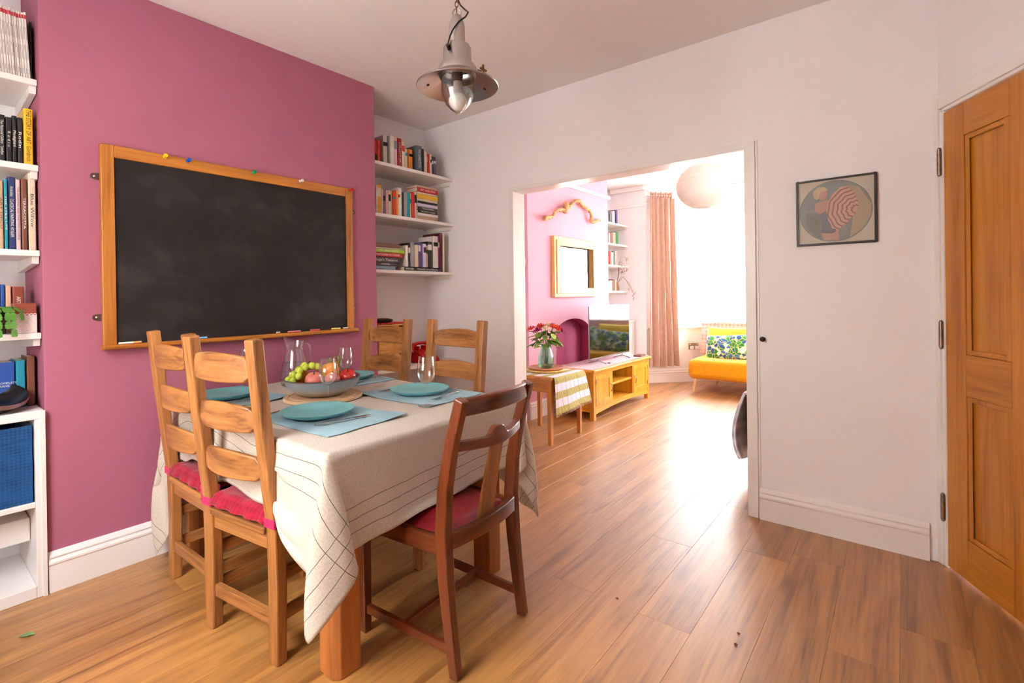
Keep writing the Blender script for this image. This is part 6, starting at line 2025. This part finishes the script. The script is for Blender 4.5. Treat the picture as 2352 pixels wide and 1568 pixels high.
MB().lathe([(0.0, 0.0), (0.03, 0.002), (0.036, 0.006), (0.04, 0.0)], 24).xf(Matrix.Translation((-2.939, 6.05, 0.92)) @ Matrix.Rotation(math.radians(90), 4, 'Y')).obj('cone', 'cover_darkgrey', sp_, world=True, smooth=50)

# side table with a checked runner
st = thing('side_table', 'small orange-brown wooden side table behind the dining chair', 'table', (-2.455, 3.55, 0))
X0, X1, Y0, Y1 = -2.69, -2.225, 3.305, 3.80
MB().box(X0 - 0.012, X1 + 0.014, Y0 - 0.014, Y1 + 0.014, 0.528, 0.552).obj('top', 'side_table_wood_y', st, world=True, bevel=0.005)
for x in (X0, X1 - 0.04):
    for y in (Y0, Y1 - 0.04):
        MB().hexa([(x + 0.004, y + 0.004, 0), (x + 0.036, y + 0.004, 0), (x + 0.036, y + 0.036, 0), (x + 0.004, y + 0.036, 0), (x, y, 0.5275), (x + 0.04, y, 0.5275), (x + 0.04, y + 0.04, 0.5275), (x, y + 0.04, 0.5275)]).obj('leg', 'side_table_wood_z', st, world=True, bevel=0.003)
for (a, b_, c2, d2, ax) in ((X0 + 0.0405, X1 - 0.0405, Y0 + 0.006, Y0 + 0.024, 'x'), (X0 + 0.0405, X1 - 0.0405, Y1 - 0.024, Y1 - 0.006, 'x'), (X0 + 0.006, X0 + 0.024, Y0 + 0.0405, Y1 - 0.0405, 'y'), (X1 - 0.024, X1 - 0.006, Y0 + 0.0405, Y1 - 0.0405, 'y')):
    MB().box(a, b_, c2, d2, 0.425, 0.5275).obj('apron', 'side_table_wood_' + ax, st, world=True, bevel=0.002)
# checked cloth
m, nt, b = newmat('check_cloth')
L = nt.links
tc = N(nt, 'ShaderNodeTexCoord')
sx = N(nt, 'ShaderNodeSeparateXYZ')
L.new(tc.outputs['UV'], sx.inputs[0])
def band(sock, period, duty, shift=0.0):
    a = N(nt, 'ShaderNodeMath', operation='ADD', n1=shift)
    L.new(sock, a.inputs[0])
    f = N(nt, 'ShaderNodeMath', operation='DIVIDE', n1=period)
    L.new(a.outputs[0], f.inputs[0])
    f2 = N(nt, 'ShaderNodeMath', operation='FRACT')
    L.new(f.outputs[0], f2.inputs[0])
    g = N(nt, 'ShaderNodeMath', operation='LESS_THAN', n1=duty)
    L.new(f2.outputs[0], g.inputs[0])
    return g.outputs[0]
b1 = band(sx.outputs[0], 0.125, 0.48, 0.03)
b2 = band(sx.outputs[1], 0.062, 0.06)
b3 = band(sx.outputs[1], 0.0135, 0.45)
mA = N(nt, 'ShaderNodeMix', data_type='RGBA')
L.new(b1, mA.inputs[0])
mA.inputs[6].default_value = (*lin((232, 222, 230)), 1)
mB_ = N(nt, 'ShaderNodeMix', data_type='RGBA')
L.new(b3, mB_.inputs[0])
mB_.inputs[6].default_value = (*lin((150, 140, 70)), 1)
mB_.inputs[7].default_value = (*lin((222, 208, 140)), 1)
L.new(mB_.outputs[2], mA.inputs[7])
mC_ = N(nt, 'ShaderNodeMix', data_type='RGBA')
L.new(b2, mC_.inputs[0])
L.new(mA.outputs[2], mC_.inputs[6])
mC_.inputs[7].default_value = (*lin((150, 140, 190)), 1)
L.new(mC_.outputs[2], b.inputs['Base Color'])
b.inputs['Roughness'].default_value = 0.9
b.inputs['Specular IOR Level'].default_value = 0.15
wv = N(nt, 'ShaderNodeTexWave', i_Scale=300.0)
L.new(tc.outputs['UV'], wv.inputs['Vector'])
bp = N(nt, 'ShaderNodeBump', i_Strength=0.2, i_Distance=0.001)
L.new(wv.outputs['Fac'], bp.inputs['Height'])
L.new(bp.outputs[0], b.inputs['Normal'])
# strip lies on the table top (from x0) and hangs over its +X edge; y 3.30..3.98
CL = 0.30
total = 0.48 + CL
nu, nv = 52, 40
edge = X1 + 0.016
vs_, uvv = [], []
for i in range(nu + 1):
    s = total * i / nu
    for j in range(nv + 1):
        yv = 3.318 + (3.796 - 3.318) * j / nv
        sc_ = 1.0 + 0.16 * max(0, s - 0.47) / CL
        if s < 0.47:
            p = (edge - 0.47 + s + 0.002, yv, 0.5535)
        else:
            t_ = s - 0.47
            p = (edge + 0.004 + 0.010 * min(1, t_ / 0.03) + 0.006 * math.sin(yv * 22) * t_ / CL + 0.05 * t_, 3.318 + (yv - 3.318) * sc_, 0.5535 - max(0, t_ - 0.004) - 0.035 * (t_ / CL) * (1 - j / nv) * 0 + 0.03 * (t_ / CL) * (j / nv))
        vs_.append(p)
        uvv.append((s, yv))
me = bpy.data.meshes.new('checked_cloth')
id_ = lambda i, j: i * (nv + 1) + j
me.from_pydata([(p[0] + 2.45, p[1] - 3.55, p[2] - 0.25) for p in vs_], [], [(id_(i, j), id_(i + 1, j), id_(i + 1, j + 1), id_(i, j + 1)) for i in range(nu) for j in range(nv)])
ul = me.uv_layers.new(name='uv')
for l in me.loops:
    ul.data[l.index].uv = uvv[l.vertex_index]
me.materials.append(m)
me.polygons.foreach_set('use_smooth', [True] * len(me.polygons))
o = bpy.data.objects.new('checked_cloth', me)
C.objects.link(o)
o.location = (-2.45, 3.55, 0.25)
sd = o.modifiers.new('thickness', 'SOLIDIFY')
sd.thickness = 0.002
sd.offset = 0
tag(o, 'woven checked cloth in olive and lilac hanging over the side table', 'cloth')
WM[o] = Matrix.Translation((-2.45, 3.55, 0.25))
fr_ = MB()
rf = random.Random(2)
for j in range(70):
    yv = 3.318 + (3.796 - 3.318) * 1.16 * j / 69
    i_ = id_(nu, min(nv, round(nv * j / 69)))
    p = Vector(vs_[i_])
    fr_.tube([p, p + Vector((0.002, rf.uniform(-.004, .004), -0.016))], 0.0011, 4)
WM[o] = Matrix.Translation((-2.45, 3.55, 0.25))
plain('fringe_white', (234, 226, 222), rough=0.9)
fo = fr_.obj('fringe', 'fringe_white', o, world=True)
fo['kind'] = 'stuff'

# mat, tray, jug of flowers
fabric('straw', (222, 184, 108), (186, 140, 70), scale=220, bump=0.8)
FX, FY = -2.462, 3.585
tag(MB().lathe([(0.0, 0.0), (0.168, 0.0), (0.174, 0.004), (0.174, 0.012), (0.168, 0.016), (0.0, 0.016)], 48, (FX, FY, 0.5555)).obj('straw_mat', 'straw', smooth=40), 'thick round woven straw mat under the wooden tray', 'mat')
woods('tray_wood', (156, 96, 58), (196, 132, 86), scale=12, rough=0.4)
tr_ = thing('round_tray', 'round brown wooden tray under the flower jug', 'tray', (FX, FY, 0.572))
MB().lathe([(0.0, 0.0), (0.145, 0.0), (0.152, 0.004), (0.160, 0.016), (0.158, 0.019), (0.148, 0.018), (0.130, 0.009), (0.0, 0.008)], 56).obj('dish', 'tray_wood_x', tr_, smooth=40)
thin_glass('green_glass', (0.78, 0.92, 0.86), 1.4, edge=0.8)
fj = thing('flower_jug', 'pale green ribbed glass jug with a bouquet of bright flowers', 'vase', (FX, FY, 0.581), math.radians(20))
out = [(0.0, 0.0), (0.052, 0.0), (0.06, 0.006), (0.070, 0.04), (0.0725, 0.07), (0.067, 0.105), (0.056, 0.145), (0.05, 0.175), (0.05, 0.19), (0.054, 0.20)]
inn = [(max(0, r - 0.004), z + (0.006 if z < 0.005 else 0)) for r, z in reversed(out)]
mb = MB().lathe(out + inn, 64)
mb.v = [(p[0] * (1 + 0.012 * math.cos(16 * math.atan2(p[1], p[0]))), p[1] * (1 + 0.012 * math.cos(16 * math.atan2(p[1], p[0]))), p[2]) for p in mb.v]
mb.obj('body', 'green_glass', fj, smooth=60)
MB().lathe([(0.0, 0.008), (0.05, 0.008), (0.0655, 0.04), (0.067, 0.07), (0.063, 0.1), (0.0, 0.1)], 40).obj('water', 'water', fj, smooth=60)
MB().tube([(0.05, 0, 0.185), (0.078, 0, 0.188), (0.096, 0, 0.165), (0.098, 0, 0.135), (0.088, 0, 0.10), (0.068, 0, 0.082)], 0.0065, 10).obj('handle', 'clear_glass', fj, smooth=60)
bq = thing('bouquet', 'bouquet of orange red and magenta roses with green leaves in the glass jug', 'flowers', (FX, FY, 0.592))
for nm, c2 in (('rose_red', (226, 50, 36)), ('rose_orange', (236, 96, 40)), ('rose_magenta', (176, 16, 112)), ('rose_cream', (240, 220, 190)), ('bouquet_leaf', (104, 146, 44)), ('bouquet_leaf_pale', (176, 194, 96)), ('stem_green', (84, 112, 52))):
    plain(nm, c2, rough=0.5, var=0.14, scale=30)
rq = random.Random(12)
heads = [((-0.12, -0.02, 0.345), 'rose_red', 0.036), ((-0.062, 0.03, 0.365), 'rose_red', 0.038), ((-0.03, -0.07, 0.335), 'rose_magenta', 0.036), ((-0.005, 0.05, 0.375), 'rose_cream', 0.030), ((0.03, -0.04, 0.345), 'rose_cream', 0.034), ((0.035, 0.06, 0.370), 'rose_magenta', 0.030), ((0.075, 0.0, 0.358), 'rose_orange', 0.036), ((0.115, 0.045, 0.325), 'rose_magenta', 0.034), ((0.125, -0.02, 0.345), 'rose_red', 0.030), ((-0.09, 0.08, 0.35), 'rose_orange', 0.032), ((0.06, 0.10, 0.35), 'rose_orange', 0.032)]
for hp, hm, hr in heads:
    # spread along the camera's right so the bunch reads the same from nearby
    p = Vector((hp[0] * 0.80, hp[1] + hp[0] * 0.45, hp[2] - 0.02))
    st_ = MB().tube([(hp[0] * 0.15, hp[1] * 0.15, 0.02), (hp[0] * 0.22, hp[1] * 0.25, 0.17), tuple(p)], [0.002, 0.002, 0.0024], 6).obj('stem', 'stem_green', bq, smooth=60)
    mb = MB()
    axis = Vector((p.x, p.y, 0.28)).normalized()
    rot = Vector((0, 0, 1)).rotation_difference(axis).to_matrix().to_4x4()
    for ringk, (cnt, rad, hgt, opn) in enumerate(((3, 0.30, 1.0, 0.1), (5, 0.55, 0.92, 0.35), (6, 0.80, 0.75, 0.75), (7, 1.0, 0.5, 1.15))):
        for q in range(cnt):
            a0 = 2 * math.pi * q / cnt + ringk * 0.7
            span = 2 * math.pi / cnt * 0.75
            def pet(u, v, a0=a0, span=span, rad=rad, hgt=hgt, opn=opn):
                a = a0 + (u - 0.5) * span * (0.5 + 0.5 * math.sin(math.pi * min(1, 0.25 + v * 0.75)))
                r = hr * rad * (0.35 + 0.65 * v ** 0.6) + hr * 0.18 * opn * v * v
                z = hr * (1.05 * hgt * v - 0.12 * opn * v ** 3 - 0.25 * (abs(u - 0.5) * 2) ** 2 * v)
                return rot @ Vector((r * math.cos(a), r * math.sin(a), z)) + p
            mb.grid(pet, 4, 4)
    mb.obj('rose', hm, st_, smooth=60)
for q in range(64):
    a = rq.uniform(0, 2 * math.pi)
    rr_ = rq.uniform(0.03, 0.115)
    z = rq.uniform(0.20, 0.325) - rr_ * 0.3
    c_ = Vector((rr_ * math.cos(a) * 0.9, rr_ * math.sin(a) * 0.9, z))
    dr_ = Vector((math.cos(a), math.sin(a), rq.uniform(-0.9, 0.4))).normalized()
    sd_ = dr_.cross(Vector((0, 0, 1))).normalized()
    nn_ = sd_.cross(dr_)
    L2_, w2_ = rq.uniform(0.055, 0.085), rq.uniform(0.018, 0.028)
    def lf3(u, v):
        return c_ + dr_ * L2_ * u + sd_ * (v - 0.5) * 2 * w2_ * math.sin(math.pi * (0.04 + 0.94 * u)) ** 0.8 + nn_ * (0.006 * (abs(v - 0.5) * 2) ** 2 - 0.012 * u * u)
    MB().grid(lf3, 6, 4, thick=0.0006).obj('leaf', 'bouquet_leaf' if q % 4 else 'bouquet_leaf_pale', bq, smooth=60)

# pine framed mirror on the pink wall
mi_ = thing('wall_mirror', 'square mirror in a stepped pine frame on the lounge chimney breast', 'mirror', (XL, 4.735, 1.195))
y0_, y1_, z0_, z1_ = 4.285, 5.185, 1.195, 1.833
w = 0.085
for (a, b_, c2, d2, ax) in ((y0_, y0_ + w, z0_, z1_, 'z'), (y1_ - w, y1_, z0_, z1_, 'z'), (y0_ + w, y1_ - w, z0_, z0_ + w, 'y'), (y0_ + w, y1_ - w, z1_ - w, z1_, 'y')):
    f_ = MB().box(XL + 0.001, XL + 0.045, a, b_, c2, d2).obj('frame_bar', 'pine_' + ax, mi_, world=True, bevel=0.005)
for (a, b_, c2, d2, ax) in ((y0_ + 0.035, y0_ + w + 0.012, z0_ + 0.035, z1_ - 0.035, 'z'), (y1_ - w - 0.012, y1_ - 0.035, z0_ + 0.035, z1_ - 0.035, 'z'), (y0_ + w + 0.012, y1_ - w - 0.012, z0_ + 0.035, z0_ + w + 0.012, 'y'), (y0_ + w + 0.012, y1_ - w - 0.012, z1_ - w - 0.012, z1_ - 0.035, 'y')):
    MB().box(XL + 0.045, XL + 0.056, a, b_, c2, d2).obj('frame_step', 'pine_' + ax, mi_, world=True, bevel=0.004)
MB().box(XL + 0.004, XL + 0.012, y0_ + w, y1_ - w, z0_ + w, z1_ - w).obj('glass', 'mirror_silver', mi_, world=True)

# driftwood branch
dw_pts = [(4.10, 2.02), (4.16, 2.035), (4.25, 2.05), (4.32, 2.115), (4.42, 2.155), (4.50, 2.145), (4.56, 2.18), (4.63, 2.235), (4.72, 2.285), (4.80, 2.292), (4.87, 2.25), (4.95, 2.225), (5.03, 2.215), (5.08, 2.165), (5.06, 2.10), (5.10, 2.085), (5.20, 2.11), (5.33, 2.145)]
rad = [0.034, 0.028, 0.018, 0.02, 0.026, 0.032, 0.026, 0.024, 0.026, 0.03, 0.026, 0.022, 0.024, 0.026, 0.024, 0.022, 0.02, 0.012]
rdw = random.Random(5)
fine, fr2 = [], []
for k in range(len(dw_pts) - 1):
    for q in range(4):
        f = q / 4
        y = dw_pts[k][0] * (1 - f) + dw_pts[k + 1][0] * f
        z = dw_pts[k][1] * (1 - f) + dw_pts[k + 1][1] * f
        fine.append((XL + 0.045 + rdw.uniform(-.006, .006), y + rdw.uniform(-.006, .006), z - 0.03 + rdw.uniform(-.006, .006)))
        fr2.append((rad[k] * (1 - f) + rad[k + 1] * f) * rdw.uniform(0.82, 1.12) * 0.8)
dwo = thing('driftwood', 'gnarled driftwood branch hung above the pine mirror', 'driftwood', (XL, 4.7, 1.98))
MB().tube(fine, fr2, 10).obj('branch', 'drift_wood_y', dwo, world=True, smooth=70)
MB().ball((XL + 0.06, 4.50, 2.165), (0.03, 0.045, 0.05), 10, 8).obj('knot', 'drift_wood_z', dwo, world=True, smooth=70)

# curtain in the bay
fabric('curtain_beige', (214, 182, 164), (190, 152, 132), scale=500, bump=0.3)
d_ = (BP[1] - BP[0]).normalized()
nin = Vector((d_.y, -d_.x, 0))
ct = thing('curtain', 'beige gathered curtain hanging beside the bay window', 'curtain', (BP[0].x + 0.1, BP[0].y, 0.23))
def curt(u, v):
    z = 0.235 + (2.50 - 0.235) * v
    flare = 1.0 - 0.16 * v
    s0 = 0.00 + 0.03 * v
    s = s0 - 0.02 + (0.42 * flare) * u
    amp = 0.052 * (1 - 0.45 * v)
    ph = u * 2 * math.pi * 4.2 + 0.35 * math.sin(3 * v)
    off = 0.105 + amp * math.sin(ph) + 0.012 * math.sin(2.3 * ph + 2 * v)
    ss = s + 0.012 * math.cos(ph) * (1 - v * 0.4)
    q = BP[0] + d_ * ss + nin * off
    return (q.x, q.y, z)
MB().grid(curt, 110, 30, thick=0.003).obj('drape', 'curtain_beige', ct, world=True, smooth=70)
def curh(u, v):
    z = 2.49 + 0.085 * v
    s = 0.025 + 0.315 * u
    ph = u * 2 * math.pi * 8.5
    off = 0.105 + (0.020 + 0.012 * v) * math.sin(ph)
    q = BP[0] + d_ * (s + 0.006 * math.cos(ph)) + nin * off
    return (q.x, q.y, z + 0.006 * math.sin(ph * 0.5 + 1) * v)
MB().grid(curh, 130, 6, thick=0.003).obj('heading', 'curtain_beige', ct, world=True, smooth=70)
mb = MB()
rp_ = [BP[0] + nin * 0.10 + d_ * 0.0, BP[1] + nin * 0.10 + d_ * -0.04, BP[2] + Vector((-0.06, -0.10, 0)), BP[3] + Vector((-0.07, -0.07, 0))]
mb.tube([(p.x, p.y, 2.535) for p in rp_], 0.007, 8)
for p, q in ((rp_[0], BP[0]), (rp_[1], BP[1]), (rp_[2], BP[2]), (rp_[3], BP[3])):
    mb.tube([(p.x, p.y, 2.535), (q.x, q.y, 2.535)], 0.005, 6)
tag(mb.obj('curtain_rail', 'gloss_white', smooth=50), 'thin white curtain rail bent round the bay', 'curtain rail')

# yellow sofa bed
fabric('mustard_fabric', (232, 166, 24), (208, 138, 8), scale=500, bump=0.25)
fabric('pink_throw_fabric', (222, 178, 170), (190, 128, 122), scale=130, bump=0.7)
so = thing('sofa', 'mustard yellow sofa bed with splayed wooden legs in the bay', 'sofa', (-1.55, 6.5, 0))
SX0, SX1 = -2.10, -1.0
def rounded_block(x0, x1, y0, y1, z0, z1, r, n=5):
    mb = MB()
    mb.box(x0, x1, y0, y1, z0, z1)
    return mb
MB().box(SX0, SX1, 6.13, 6.86, 0.158, 0.405).obj('seat', 'mustard_fabric', so, world=True, bevel=0.075, segs=5, smooth=60)
mt = Matrix.Translation((0, 6.83, 0.36)) @ Matrix.Rotation(math.radians(-14), 4, 'X')
MB().box(SX0 + 0.01, SX1 - 0.01, -0.085, 0.085, 0.0, 0.46, mat=mt).obj('backrest', 'mustard_fabric', so, world=True, bevel=0.06, segs=4, smooth=60)
for (x, y, sx_, sy_) in ((SX0 + 0.09, 6.20, -1, -1), (SX1 - 0.09, 6.20, 1, -1), (SX0 + 0.2, 6.78, -1, 1), (SX1 - 0.2, 6.78, 1, 1)):
    MB().tube([(x, y, 0.165), (x + sx_ * 0.035, y + sy_ * 0.02, 0.0)], [0.022, 0.013], 14).obj('leg', 'beech_z', so, world=True, smooth=50)
# throw over the backrest
def thr(u, v):
    x = -2.13 + 1.10 * u + 0.008 * math.sin(v * 9)
    # path: front face bottom -> top -> over -> back
    s = v
    if s < 0.45:
        f = s / 0.45
        loc_ = Vector((0, -0.094 - 0.006 * math.sin(u * 14 + 1), 0.03 + 0.42 * f))
    elif s < 0.6:
        f = (s - 0.45) / 0.15
        a = math.pi * (1 - f)
        loc_ = Vector((0, 0.094 * math.cos(a), 0.45 + 0.03 * math.sin(a)))
    else:
        f = (s - 0.6) / 0.4
        loc_ = Vector((0, 0.096, 0.45 - 0.3 * f))
    q = mt @ loc_
    return (x, q.y, q.z)
tag(MB().grid(thr, 60, 50, thick=-0.008).obj('knitted_throw', 'pink_throw_fabric', smooth=70), 'dusty pink knitted throw over the back of the yellow sofa', 'throw')
# cushions
def cushion(name, w, h, t, mat, m4, label, group):
    n = 22
    def f(u, v, s):
        x, z = (u - 0.5) * w, (v - 0.5) * h
        eu, ev = 1 - (2 * u - 1) ** 2, 1 - (2 * v - 1) ** 2
        b_ = (max(0, eu) * max(0, ev)) ** 0.42
        pin = 1 - 0.06 * (1 - eu) * ev - 0.06 * (1 - ev) * eu
        pz = 1 - 0.07 * eu
        return (x * (1 - 0.05 * ev * 0), s * t / 2 * b_ + 0.004 * math.sin(u * 9 + v * 5), z * (1 - 0.06 * (eu) * 1))
    mb = MB().grid(lambda u, v: f(u, v, 1), n, n).grid(lambda u, v: f(u, v, -1), n, n)
    mb.xf(m4)
    return tag(mb.obj(name, mat, smooth=180), label, 'cushion', group)
GCU = 'cushions on the yellow sofa'
fabric('mustard_cushion', (228, 190, 60), (206, 160, 34), scale=300, bump=0.3)
cushion('sofa_cushion', 0.62, 0.42, 0.15, 'mustard_cushion', Matrix.Translation((-1.70, 6.645, 0.575)) @ Matrix.Rotation(math.radians(-18), 4, 'X'), 'plain yellow cushion against the sofa back', GCU)
# leafy patterned cushion
m, nt, b = newmat('leaf_print')
L = nt.links
tc = N(nt, 'ShaderNodeTexCoord')
wn = N(nt, 'ShaderNodeTexNoise', i_Scale=6.0, i_Detail=2.0)
L.new(tc.outputs['Object'], wn.inputs['Vector'])
va = N(nt, 'ShaderNodeVectorMath', operation='MULTIPLY_ADD')
va.inputs[1].default_value = (0.12, 0.12, 0.12)
L.new(wn.outputs['Color'], va.inputs[0])
L.new(tc.outputs['Object'], va.inputs[2])
vo = N(nt, 'ShaderNodeTexVoronoi', i_Scale=21.0)
L.new(va.outputs[0], vo.inputs['Vector'])
sc_ = N(nt, 'ShaderNodeSeparateColor')
L.new(vo.outputs['Color'], sc_.inputs[0])
r1 = ramp(nt, sc_.outputs[0], [(0.0, lin((40, 130, 60))), (0.28, lin((44, 92, 150))), (0.5, lin((210, 226, 220))), (0.66, lin((70, 160, 70))), (0.85, lin((60, 120, 170)))])
r1.color_ramp.interpolation = 'CONSTANT'
vd = N(nt, 'ShaderNodeTexVoronoi', feature='DISTANCE_TO_EDGE', i_Scale=21.0)
L.new(va.outputs[0], vd.inputs['Vector'])
r2 = ramp(nt, vd.outputs['Distance'], [(0.03, (1, 1, 1)), (0.05, (0, 0, 0))])
mxc = N(nt, 'ShaderNodeMix', data_type='RGBA')
L.new(r2.outputs[0], mxc.inputs[0])
L.new(r1.outputs[0], mxc.inputs[6])
mxc.inputs[7].default_value = (*lin((222, 214, 120)), 1)
L.new(mxc.outputs[2], b.inputs['Base Color'])
b.inputs['Roughness'].default_value = 0.85
cushion('sofa_cushion', 0.56, 0.33, 0.14, 'leaf_print', Matrix.Translation((-1.68, 6.475, 0.54)) @ Matrix.Rotation(math.radians(-22), 4, 'X') @ Matrix.Rotation(math.radians(-4), 4, 'Y'), 'green and blue leaf patterned cushion in front of the yellow one', GCU)
cushion('sofa_cushion', 0.50, 0.34, 0.14, 'leaf_print', Matrix.Translation((-1.15, 6.60, 0.56)) @ Matrix.Rotation(math.radians(-20), 4, 'X') @ Matrix.Rotation(math.radians(10), 4, 'Z'), 'green and blue leaf patterned cushion at the right end of the sofa', GCU)

# socket with two plugs under the window
plain('socket_steel', (150, 140, 134), rough=0.35, metal=0.6, var=0.05)
sk = thing('wall_socket', 'brushed double wall socket with two white plugs under the window', 'socket', tuple(BP[0] + d_ * 0.685 + Vector((0, 0, 0.44))), math.atan2(d_.y, d_.x))
MB().box(-0.073, 0.073, -0.010, 0.0, 0, 0.086).obj('plate', 'socket_steel', sk, bevel=0.003)
for x in (-0.036, 0.036):
    p_ = MB().box(x - 0.024, x + 0.024, -0.042, -0.0105, 0.002, 0.05).obj('plug', 'gloss_white', sk, bevel=0.008)
    MB().tube([(x, -0.03, 0.004), (x, -0.036, -0.05), (x + 0.01, -0.02, -0.16), (x + 0.05, -0.03, -0.43)], 0.003, 6).obj('flex', 'gloss_white', p_, smooth=60)
    MB().box(x - 0.007 + (0.03 if x > 0 else -0.03) * 0.6, x + 0.007 + (0.03 if x > 0 else -0.03) * 0.6, -0.013, -0.0102, 0.062, 0.08).obj('switch', 'gloss_white', sk)

# paper lantern
m, nt, b = newmat('rice_paper')
L = nt.links
tc = N(nt, 'ShaderNodeTexCoord')
n1 = N(nt, 'ShaderNodeTexNoise', i_Scale=25.0, i_Detail=5.0)
L.new(tc.outputs['Object'], n1.inputs['Vector'])
r1 = ramp(nt, n1.outputs['Fac'], [(0.3, lin((232, 222, 214))), (0.7, lin((240, 231, 224)))])
tl = N(nt, 'ShaderNodeBsdfTranslucent')
L.new(r1.outputs[0], b.inputs['Base Color'])
L.new(r1.outputs[0], tl.inputs[0])
b.inputs['Roughness'].default_value = 0.9
ms = N(nt, 'ShaderNodeMixShader', n0=0.22)
L.new(b.outputs[0], ms.inputs[1])
L.new(tl.outputs[0], ms.inputs[2])
L.new(ms.outputs[0], nt.nodes['Material Output'].inputs[0])
LC = Vector((-1.375, 4.50, 2.165))
la = thing('paper_lantern', 'round white paper lantern hanging from the lounge ceiling', 'lantern', tuple(LC - Vector((0, 0, 0.20))))
prof = []
for k in range(49):
    b_ = math.radians(-75 + 150 * k / 48)
    wv_ = 1 + 0.010 * abs(math.sin(k / 48 * math.pi * 9)) - 0.010
    prof.append((0.229 * math.cos(b_) * wv_, 0.20 * math.sin(b_) * wv_ + 0.20))
MB().lathe(prof, 56).obj('paper_shade', 'rice_paper', la, smooth=180)
mb = MB()
for k in range(1, 9):
    zz = prof[round(k * 48 / 9)]
    mb.tube([((zz[0] - 0.001) * math.cos(2 * math.pi * q / 48), (zz[0] - 0.001) * math.sin(2 * math.pi * q / 48), zz[1] + 0.004 * math.sin(2 * math.pi * q / 48 + k)) for q in range(49)], 0.0014, 5, caps=False)
mb.obj('wire_rib', 'dried_cream', la)
MB().tube([(0, 0, 0.33), (0, 0, ZL - LC.z + 0.20 - 0.001)], 0.003, 8).obj('flex', 'gloss_white', la)
MB().lathe([(0.0, 0.30), (0.018, 0.30), (0.02, 0.35), (0.0, 0.36)], 16).ball((0, 0, 0.26), (0.03, 0.03, 0.045), 16, 10).obj('bulb', 'bulb_white', la, smooth=50)

# armchair at the right of the opening, with a grey throw over its arm
fabric('grey_waffle', (206, 198, 200), (146, 138, 142), scale=70, bump=1.0)
fabric('charcoal_fabric', (90, 84, 88), (70, 64, 68), scale=300)
ac = thing('armchair', 'low armchair just behind the right side of the opening', 'armchair', (-0.42, 3.85, 0), math.radians(0))
MB().box(-0.80, -0.10, 3.45, 4.15, 0.16, 0.40).obj('seat', 'charcoal_fabric', ac, world=True, bevel=0.05, segs=3, smooth=60)
MB().box(-0.80, -0.70, 3.45, 4.15, 0.2, 0.56).obj('armrest', 'charcoal_fabric', ac, world=True, bevel=0.04, segs=3, smooth=60)
MB().box(-0.20, -0.10, 3.45, 4.15, 0.2, 0.56).obj('armrest', 'charcoal_fabric', ac, world=True, bevel=0.04, segs=3, smooth=60)
MB().box(-0.69, -0.21, 3.44, 3.60, 0.401, 0.85).obj('backrest', 'charcoal_fabric', ac, world=True, bevel=0.05, segs=3, smooth=60)
for x in (-0.75, -0.15):
    for y in (3.5, 4.1):
        MB().tube([(x, y, 0.17), (x, y, 0)], [0.02, 0.014], 10).obj('leg', 'dark_wood_z', ac, world=True, smooth=50)
def gth(u, v):
    y = 3.44 + 0.50 * u
    # down the outside of the arm: bulges toward the opening
    if v < 0.25:
        f = v / 0.25
        return (-0.70 - 0.10 * f, y, 0.568 + 0.012 * math.sin(f * math.pi))
    f = (v - 0.25) / 0.75
    low = 0.10 + 0.10 * (abs(u - 0.35) * 2) ** 2.5
    z = 0.568 - (0.568 - low) * f
    bul = 0.085 * math.sin(math.pi * min(1, f * 0.9)) ** 0.8 * (0.7 + 0.3 * math.sin(u * 8 + 1)) + 0.02
    return (-0.805 - bul * (0.55 + 0.45 * f), y, z)
tag(MB().grid(gth, 40, 40, thick=-0.012).obj('waffle_blanket', 'grey_waffle', smooth=70), 'dark grey waffle blanket hanging over the armchair arm', 'blanket')

for o in C.objects:
    if o.name.startswith('terraced'):
        pass
bpy.context.view_layer.update()
